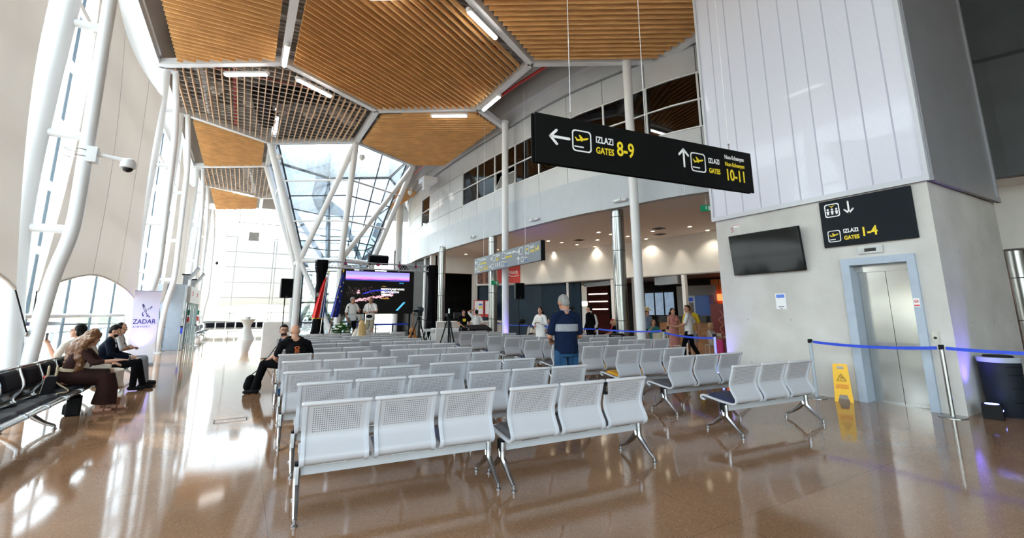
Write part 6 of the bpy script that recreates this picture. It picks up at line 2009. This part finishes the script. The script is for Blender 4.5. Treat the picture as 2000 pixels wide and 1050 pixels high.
    if face:
        for sx in (-1, 1):
            e = MB().ell(hp(sx * .030, .079, .008), (.013, .009, .008), Hr, 10, 8).build('eye', 'eye_white', T, smooth=True)
            MB().ell(hp(sx * .030, .0875, .008), (.0055, .003, .0055), Hr, 8, 6).build('iris', 'eye_dark', e)
            MB().cap(hp(sx * .016, .094, .028), hp(sx * .046, .084, .028), .004, .003, 6).build('eyebrow', 'hair_black' if 'grey' not in hm else 'hair_grey', T)
        MB().cap(hp(-.020, .090, -.062), hp(.020, .090, -.062), .005, .005, 6).build('lips', 'lips', T)
    if glasses:
        q = MB()
        for sx in (-1, 1):
            q.tube([hp(sx * .032 + .022 * math.cos(a * PI / 6), .103, .008 + .016 * math.sin(a * PI / 6)) for a in range(12)], .0028, 5, closed=True)
            q.cyl(hp(sx * .054, .100, .010), hp(sx * .078, -.005, .008), .0025, seg=5)
        q.cyl(hp(-.010, .104, .008), hp(.010, .104, .008), .0025, seg=5).build('glasses', 'black_matt', T)
    P['hpf'] = hp; P['T'] = T; P['SH'] = SH; P['neckv'] = neck; P['chestv'] = chest
    return P
def held(m, name, label, cat, P, loc, d, rot=(0, 0, 0)):
    T = P['T']; mw = Matrix.Translation(T.location) @ Matrix.Rotation(T.rotation_euler.z, 4, 'Z')
    o = MB().box((0, 0, 0), d).build(name, m, bevel=.004); o.matrix_world = mw @ Matrix.Translation(V(loc)) @ Euler([R(a) for a in rot]).to_matrix().to_4x4()
    tag(o, label, cat); return o

# --- left bench (they face +x: local +y -> world +x)
P = person('seated woman in dark brown robe with long curly auburn hair seen from behind', (-2.42, 10.45, 0), -90, SIT, vox=.012, fem=True,
    hair=('curly', 'hair_auburn'), top=('cloth_brown', 1.45), bottom=('dress', 'cloth_brown', .12), shoes=None, hl=.42, s=1.04,
    pel=(0, 0, .55), chest=(-.03, .10, .86), neck=(-.05, .16, 1.03), head=(-.07, .25, 1.19), hp=-14, hy=42,
    el=[(-.28, .30, .78), (.17, .34, .78)], ha=[(-.14, .52, .74), (.16, .62, .80)], kn=[(-.12, .47, .54), (.10, .50, .54)], an=[(-.10, .58, .09), (.12, .46, .09)], grips=[.3, .15])
T = P['T']
loft(MB(), [(0, .03, .66), (0, .035, .70)], [.178, .178], [.135, .135]).build('rope_belt', 'rope', T)
MB().tube(cr([(.12, -.08, .69), (.16, -.10, .62), (.15, -.06, .50), (.17, .0, .44)], 5), .010, 6).build('rope_end', 'rope', T)
for i, x in enumerate((-.10, .12)): MB().b2(x - .04, x + .04, (.53, .41)[i], (.80, .68)[i], .0, .018).tube([(x - .04, (.66, .54)[i], .03), (x, (.66, .54)[i], .075), (x + .04, (.66, .54)[i], .03)], .010, 6).build('sandal', 'sandal', T)
P = person('seated woman with long dark hair and glasses raising a phone, cream lace top', (-2.50, 11.25, 0), 22, SIT, vox=.011, fem=True, face=True, glasses=True,
    hair=('long', 'hair_black'), top=('cloth_cream', .7, -.12, 1.05), bottom=('dress', 'cloth_cream', .25), shoes='sandal', hl=.30, legrot=-105, s=1.05,
    pel=(0, 0, .56), chest=(-.01, -.02, .90), neck=(-.02, -.02, 1.10), head=(-.05, .0, 1.28), hy=62, hp=4,
    el=[(-.27, .10, .80), (.26, .10, .74)], ha=[(-.36, .26, 1.04), (.20, .30, .66)], grips=[.9, .4])
held('black_gloss', 'phone', 'black phone held up by the woman with glasses', 'phone', P, (-.40, .32, 1.20), (.075, .012, .155), (0, 0, 65))
P = person('seated man in dark suit looking down at papers, dark cropped hair and beard', (-2.42, 12.95, 0), -90, SIT, vox=.012, face=True,
    hair=('short', 'hair_black'), beard='hair_black', top=('cloth_suit', 1.9, -.12, 1.08), bottom=('trousers', 'cloth_dark'), s=1.05,
    chest=(0, -.02, .88), neck=(0, .03, 1.06), head=(0, .09, 1.22), hp=-22, el=[(-.27, .10, .74), (.27, .10, .74)], ha=[(-.12, .40, .66), (.14, .40, .66)],
    an=[(-.10, .62, .09), (.14, .50, .09)], kn=[(-.11, .50, .55), (.12, .50, .55)])
q = MB().plate([(-.05, .092, 1.04), (.05, .092, 1.04), (.02, .125, .86), (-.02, .125, .86)], (0, 1, .2), .01).build('shirt_front', 'cloth_white', P['T'])
for x in (-.13, .14): MB().cyl((x, .37, .668), (x, .39, .664), .043, seg=12).build('shirt_cuff', 'cloth_white', P['T'])
held('paper', 'papers', 'white folded paper held in the lap of the man in dark suit', 'paper', P, (.02, .50, .66), (.21, .15, .008), (8, 0, 0))
P = person('seated man in white shirt with arms crossed, watch on wrist, beside the suit man', (-2.42, 13.75, 0), -90, SIT, vox=.012, face=True,
    hair=('crew', 'hair_black'), top=('cloth_white', .95), bottom=('trousers', 'cloth_grey'), s=1.07, chest=(0, -.02, .88), neck=(0, .0, 1.07), head=(0, .05, 1.235), hp=-6, hy=-8,
    el=[(-.27, .10, .76), (.27, .10, .76)], ha=[(.08, .24, .82), (-.08, .27, .78)], an=[(-.10, .55, .09), (.14, .58, .09)], kn=[(-.11, .48, .55), (.12, .50, .55)], grip=.6)
MB().cyl((.055, .232, .817), (.078, .238, .819), .036, seg=14).build('wrist_watch', 'black_matt', P['T'])
MB().tube(cr([(-.06, .07, 1.06), (-.03, .12, .95), (.02, .13, .86)], 4), .008, 5).build('lanyard', 'cloth_navy', P['T'])

# --- first rows
P = person('bearded man with glasses in black t-shirt and lanyard sitting sideways, looking back', (1.0, 10.98, 0), 72, SIT, vox=.011, face=True, glasses=True,
    hair=('short', 'hair_black'), beard='hair_black', top=('cloth_dark', .6), bottom=('trousers', 'cloth_dark'), s=1.07,
    pel=(0, 0, .53), chest=(.06, .12, .84), neck=(.08, .18, 1.02), head=(.09, .24, 1.19), hy=108, hp=0, tw=35,
    el=[(-.16, .22, .74), (.30, .16, .72)], ha=[(-.02, .46, .60), (.16, .46, .58)], kn=[(-.12, .50, .54), (.13, .52, .55)], an=[(-.18, .60, .09), (.12, .66, .09)])
hpf = P['hpf']
MB().tube(cr([P['neckv'] + V((-.06, .05, -.02)), P['chestv'] + V((.0, .14, .02)), P['chestv'] + V((.04, .15, -.10))], 5), .009, 5).tube(cr([P['neckv'] + V((.05, .05, -.02)), P['chestv'] + V((.06, .13, .02)), P['chestv'] + V((.04, .15, -.10))], 5), .009, 5).build('lanyard', 'ink_blue', P['T'])
P = person('bald man in black t-shirt with orange print on the back, seated', (.93, 9.68, 0), 8, SIT, vox=.011,
    hair=('none', 'hair_black'), top=('cloth_dark', .7), bottom=('trousers', 'cloth_denim'), s=1.06, sh=.215,
    chest=(0, .0, .87), neck=(-.02, .06, 1.05), head=(-.02, .13, 1.22), hp=-12, hy=6, el=[(-.30, .14, .74), (.30, .14, .74)], ha=[(-.14, .38, .62), (.16, .38, .62)], an=[(-.12, .36, .09), (.12, .36, .09)])
q = MB()
q.tube([(-.02 + .035 * math.cos(a * PI / 7), -.122, .915 + .022 * math.sin(a * PI / 7)) for a in range(14)], .008, 6, closed=True)
for x, z in ((-.045, .87), (-.018, .868), (.01, .87), (-.045, .845), (-.018, .843), (.01, .845)): q.box((x, -.124, z), (.018, .008, .018))
q.build('orange_print', 'print_orange', P['T'])
P = person('seated person with short brown hair mostly hidden behind the two men', (1.12, 12.45, 0), 0, SIT, hair=('crew', 'hair_brown'), top=('cloth_dark', .7), bottom=('trousers', 'cloth_dark'), hp=-10)
P = person('blonde woman in cream blouse with black hair band, seated near the stage', (3.36, 15.52, 0), 0, SIT, fem=True, vox=.012, hair=('long', 'hair_blonde'), hl=.36, s=1.05,
    top=('cloth_cream', 1.2), bottom=('skirt', 'cloth_cream', .4))
MB().tube([P['hpf'](.088 * math.cos(a), -.005, .035 + .095 * math.sin(a)) for a in [R(10 + 16 * k) for k in range(11)]], .011, 6).build('hair_band', 'black_matt', P['T'])

# --- stage
P = person('grey haired man in white t-shirt holding a microphone on stage', (3.72, 18.95, .5), 200, STAND, vox=.012, face=True, hair=('full', 'hair_grey'), top=('cloth_white', .85, -.14, 1.08), bottom=('shorts', 'cloth_dark'), skin='skin_tan', shoes='cloth_white',
    hy=12, el=[(-.26, .08, 1.14), (.27, .0, 1.12)], ha=[(-.15, .28, 1.22), (.28, .10, .90)], grips=[1.1, .5])
MB().cap((-.15, .33, 1.22), (-.14, .30, 1.36), .012, .016, 8).ell((-.14, .295, 1.39), (.026, .026, .03)).build('microphone', 'black_matt', P['T'], smooth=True)
P = person('man in white t-shirt, khaki shorts and black belt bag reading on stage', (4.38, 18.75, .5), 150, STAND, vox=.012, face=True, hair=('crew', 'hair_black'), top=('cloth_white', .75, -.12, 1.06), bottom=('shorts', 'cloth_khaki'), shoes='leather_black',
    hp=-24, head=(0, .06, 1.63), el=[(-.26, .04, 1.14), (.26, .04, 1.14)], ha=[(-.06, .32, 1.14), (.08, .34, 1.12)])
MB().ell((0, .14, .97), (.13, .05, .065)).build('belt_bag', 'leather_black', P['T'], smooth=True)
MB().tube(cr([(-.07, .05, 1.46), (-.05, .13, 1.3), (0, .135, 1.08)], 5), .006, 5).tube(cr([(.07, .05, 1.46), (.05, .13, 1.3), (0, .135, 1.08)], 5), .006, 5).build('lanyard', 'black_matt', P['T'])

# --- aisle
P = person('standing man from behind in navy t-shirt with grey chest band and jeans', (4.40, 5.90, 0), -14, STAND, vox=.010, hair=('crew', 'hair_grey'), top=('cloth_navy', .78, -.06, 1.06), bottom=('trousers', 'cloth_denim'), skin='skin_tan',
    s=1.09, hp=-24, hy=14, head=(-.01, .06, 1.63), neck=(0, 0, 1.47), el=[(-.235, .03, 1.13), (.235, .03, 1.13)], ha=[(-.12, .28, 1.06), (.12, .28, 1.06)], sh=.160)
T = P['T']
c = MB(); loft(c, [(0, 0, 1.195), (0, 0, 1.30)], [.182, .186], [.134, .1355]); q = remesh(c, 'grey_band', 'cloth_grey', T, .010, 1)
MB().tube(cr([(-.075, -.02, 1.50), (0, -.062, 1.49), (.075, -.02, 1.50)], 5), .007, 5).build('lanyard', 'cloth_blue', T)
for x in (-.09, .09): MB().b2(x - .035, x + .035, -.130, -.120, .74, .84).build('back_pocket', 'cloth_denim', T)

# --- by the audio desk
P = person('man in white t-shirt with a hand on his head by the mixing desk', (9.05, 18.75, 0), -10, STAND, hair=('short', 'hair_black'), top=('cloth_white', .8), bottom=('trousers', 'cloth_dark'),
    el=[(-.38, .02, 1.62), (.28, -.05, 1.12)], ha=[(-.10, .05, 1.74), (.22, .18, 1.05)])
P = person('person in black t-shirt with yellow print partly behind the man in white', (8.85, 19.7, 0), 170, STAND, hair=('short', 'hair_black'), top=('cloth_dark', .7), bottom=('trousers', 'cloth_dark'), el=[(-.27, .1, 1.13), (.27, .1, 1.13)], ha=[(-.1, .3, 1.0), (.1, .3, 1.0)])
MB().b2(-.07, .07, .128, .138, 1.2, 1.32).build('yellow_print', 'ink_yellow', P['T'])

# --- crowd by the tape
person('woman in long white dress with dark hair, behind the man in navy shirt', (9.15, 13.75, 0), 120, STAND, fem=True, face=True, hair=('long', 'hair_black'), top=('cloth_white', 1.8), bottom=('dress', 'cloth_white', .4), s=1.03, el=[(-.25, .05, 1.15), (.25, .05, 1.15)], ha=[(-.05, .26, 1.2), (.1, .26, 1.1)])
person('woman in sleeveless dark dress with dark bob, seen from behind', (10.35, 13.6, 0), 30, STAND, fem=True, hair=('bun', 'hair_black'), top=('cloth_navy', .0), bottom=('dress', 'cloth_navy', .5), s=1.02, el=[(-.26, .05, 1.14), (.25, .05, 1.14)], ha=[(-.2, .3, 1.08), (.1, .28, 1.1)])
person('person in red top beyond the woman in dark dress', (11.2, 15.6, 0), 190, STAND, fem=True, face=True, hair=('long', 'hair_brown'), top=('cloth_red', .9), bottom=('trousers', 'cloth_dark'), s=.95)
P = person('tall man in dark suit with white collar, seen from behind left of the steel column', (11.15, 13.45, 0), 20, STAND, hair=('short', 'hair_black'), top=('cloth_dark', 1.92, -.22, 1.12), bottom=('trousers', 'cloth_dark'), s=1.07, hy=25)
MB().tube(cr([(-.07, -.03, 1.505), (0, -.07, 1.50), (.07, -.03, 1.505)], 5), .014, 6).build('shirt_collar', 'cloth_white', P['T'])
P = person('man in dark suit standing left of the tall suited man', (10.95, 14.25, 0), -60, STAND, hair=('short', 'hair_black'), top=('cloth_dark', 1.9, -.22, 1.12), bottom=('trousers', 'cloth_dark'), s=1.04)
person('man in pale shirt standing behind the tall suited man', (11.9, 14.3, 0), 110, STAND, face=True, hair=('short', 'hair_brown'), top=('cloth_white', 1.8), bottom=('trousers', 'cloth_dark'), s=1.03)
# walking group on the right
person('man in pale polo shirt and black trousers walking, hand behind his back', (12.75, 10.35, 0), 25, STAND, vox=.012, hair=('short', 'hair_brown'), top=('cloth_white', .8, -.13, 1.08), bottom=('trousers', 'cloth_dark'), s=1.05, hy=45,
    kn=[(-.10, .16, .50), (.10, -.04, .50)], an=[(-.11, .16, .09), (.11, -.24, .13)], el=[(-.26, .06, 1.14), (.30, -.12, 1.16)], ha=[(-.18, .30, 1.06), (.16, -.18, .94)])
person('woman in long pink dress with dark hair, left of the man in pale polo', (12.95, 11.15, 0), 160, STAND, fem=True, face=True, hair=('long', 'hair_black'), top=('cloth_pink', .0), bottom=('dress', 'cloth_pink', .25), el=[(-.24, .05, 1.14), (.24, .05, 1.14)], ha=[(-.05, .26, 1.12), (.1, .26, 1.1)], shoes='sandal')
person('man in yellow t-shirt and grey shorts walking behind the man in pale polo', (13.75, 11.05, 0), 130, STAND, face=True, hair=('crew', 'hair_brown'), top=('cloth_yellow', .8, -.12, 1.08), bottom=('shorts', 'cloth_grey'), s=1.05,
    kn=[(-.10, .22, .52), (.10, -.06, .48)], an=[(-.11, .24, .09), (.11, -.30, .15)])
person('fair haired child in cream t-shirt seated at the small round table', (14.15, 10.55, 0), 200, SIT, face=True, hair=('full', 'hair_blonde'), top=('cloth_cream', .9), bottom=('shorts', 'cloth_khaki'), s=.92, hp=-12, el=[(-.25, .1, .78), (.25, .1, .78)], ha=[(-.12, .34, .78), (.14, .34, .78)])
P = person('standing woman in straw sun hat and blue top between the columns', (14.6, 13.9, 0), 160, STAND, fem=True, face=True, hair=('long', 'hair_brown'), top=('cloth_blue', .3), bottom=('skirt', 'cloth_dark', .4), s=.97)
MB().lathe([(.24, .0), (.20, .03), (.11, .05), (.105, .13), (.06, .16), (.0, .165)], tuple(V((0, -.01, 1.69))), seg=22).build('straw_hat', 'straw', P['T'], smooth=True)
person('woman in teal tie dye top seated with hand raised to her mouth', (13.55, 12.6, 0), 150, SIT, fem=True, face=True, hair=('bun', 'hair_auburn'), top=('cloth_teal', .3), bottom=('trousers', 'cloth_dark'), el=[(-.25, .1, .76), (.25, .1, .80)], ha=[(-.12, .3, .66), (.08, .16, 1.08)])
person('dark haired man bending forward on a cafe chair beside the woman in teal', (12.85, 11.7, 0), 250, SIT, hair=('short', 'hair_brown'), top=('cloth_khaki', .8), bottom=('shorts', 'cloth_teal'), chest=(0, .16, .80), neck=(0, .30, .93), head=(0, .42, 1.02), hp=-45, el=[(-.25, .36, .68), (.25, .36, .68)], ha=[(-.1, .5, .5), (.1, .5, .5)])
person('woman with very long blonde hair seated behind the steel rimmed bin', (12.7, 13.8, 0), 10, SIT, fem=True, hair=('long', 'hair_blonde'), hl=.42, top=('cloth_dark', .3), bottom=('skirt', 'cloth_grey', .3))
person('woman in white sleeveless top seated behind the far loudspeaker stand', (11.75, 17.9, 0), 100, SIT, fem=True, face=True, hair=('bun', 'hair_auburn'), top=('cloth_white', .2), bottom=('skirt', 'cloth_dark', .4), skin='skin_tan')
person('dark haired woman in pale blue dress seated at the blue wall', (12.75, 18.4, 0), 90, SIT, fem=True, face=True, hair=('long', 'hair_black'), top=('cloth_blue', .7), bottom=('dress', 'cloth_blue', .3))
person('person in red cap and red shirt seated between the two columns', (13.3, 14.6, 0), 60, SIT, hair=('short', 'cloth_red'), top=('cloth_red', .8), bottom=('shorts', 'cloth_khaki'))

# --- bags
T = thing('handbag', 'black and cream handbag with long strap on the dark bench', 'bag', (-2.42, 9.66, .455), -80)
MB().plate([(-.15, -.07, 0), (.15, -.07, 0), (.12, -.04, .24), (-.12, -.04, .24)], (0, 1, 0), .12).build('bag_body', 'leather_black', T, bevel=.01)
MB().plate([(.02, -.079, .005), (.148, -.079, .005), (.118, -.049, .235), (.04, -.049, .235)], (0, 1, 0), .006).build('cream_panel', 'cloth_cream', T)
for y in (-.03, .06): MB().tube(cr([(-.08, y, .23), (-.07, y, .34), (.05, y, .38), (.08, y, .23)], 6), .010, 6).build('handle', 'rope', T)
MB().tube(cr([(-.13, -.03, .22), (-.19, .08, .10), (-.05, .20, .02), (.22, .22, .015), (.38, .12, .015)], 8), .010, 6).build('strap', 'rope', T)
MB().ell((.0, -.05, .22), (.04, .03, .03)).build('red_tassel', 'ink_red', T)
T = thing('backpack', 'black backpack on the floor under the dark bench', 'bag', (-2.25, 10.35, 0), -80)
remesh(MB().b2(-.15, .15, -.09, .09, 0, .28).ell((0, 0, .27), (.14, .08, .07)).b2(-.11, .11, -.13, -.08, .03, .18), 'bag_body', 'leather_black', T, .012, 6)
T = thing('shoulder_bag', 'black bag on the floor at the bearded man left side', 'bag', (.30, 11.35, 0), 40)
remesh(MB().ell((0, 0, .14), (.22, .08, .15)).ell((-.05, 0, .22), (.14, .06, .13)).ell((.04, -.04, .10), (.15, .07, .10)), 'bag_body', 'leather_black', T, .014)
MB().tube(cr([(-.12, 0, .30), (.10, -.05, .45), (.42, -.12, .62), (.62, -.2, .80)], 6), .010, 6).build('strap', 'leather_black', T)
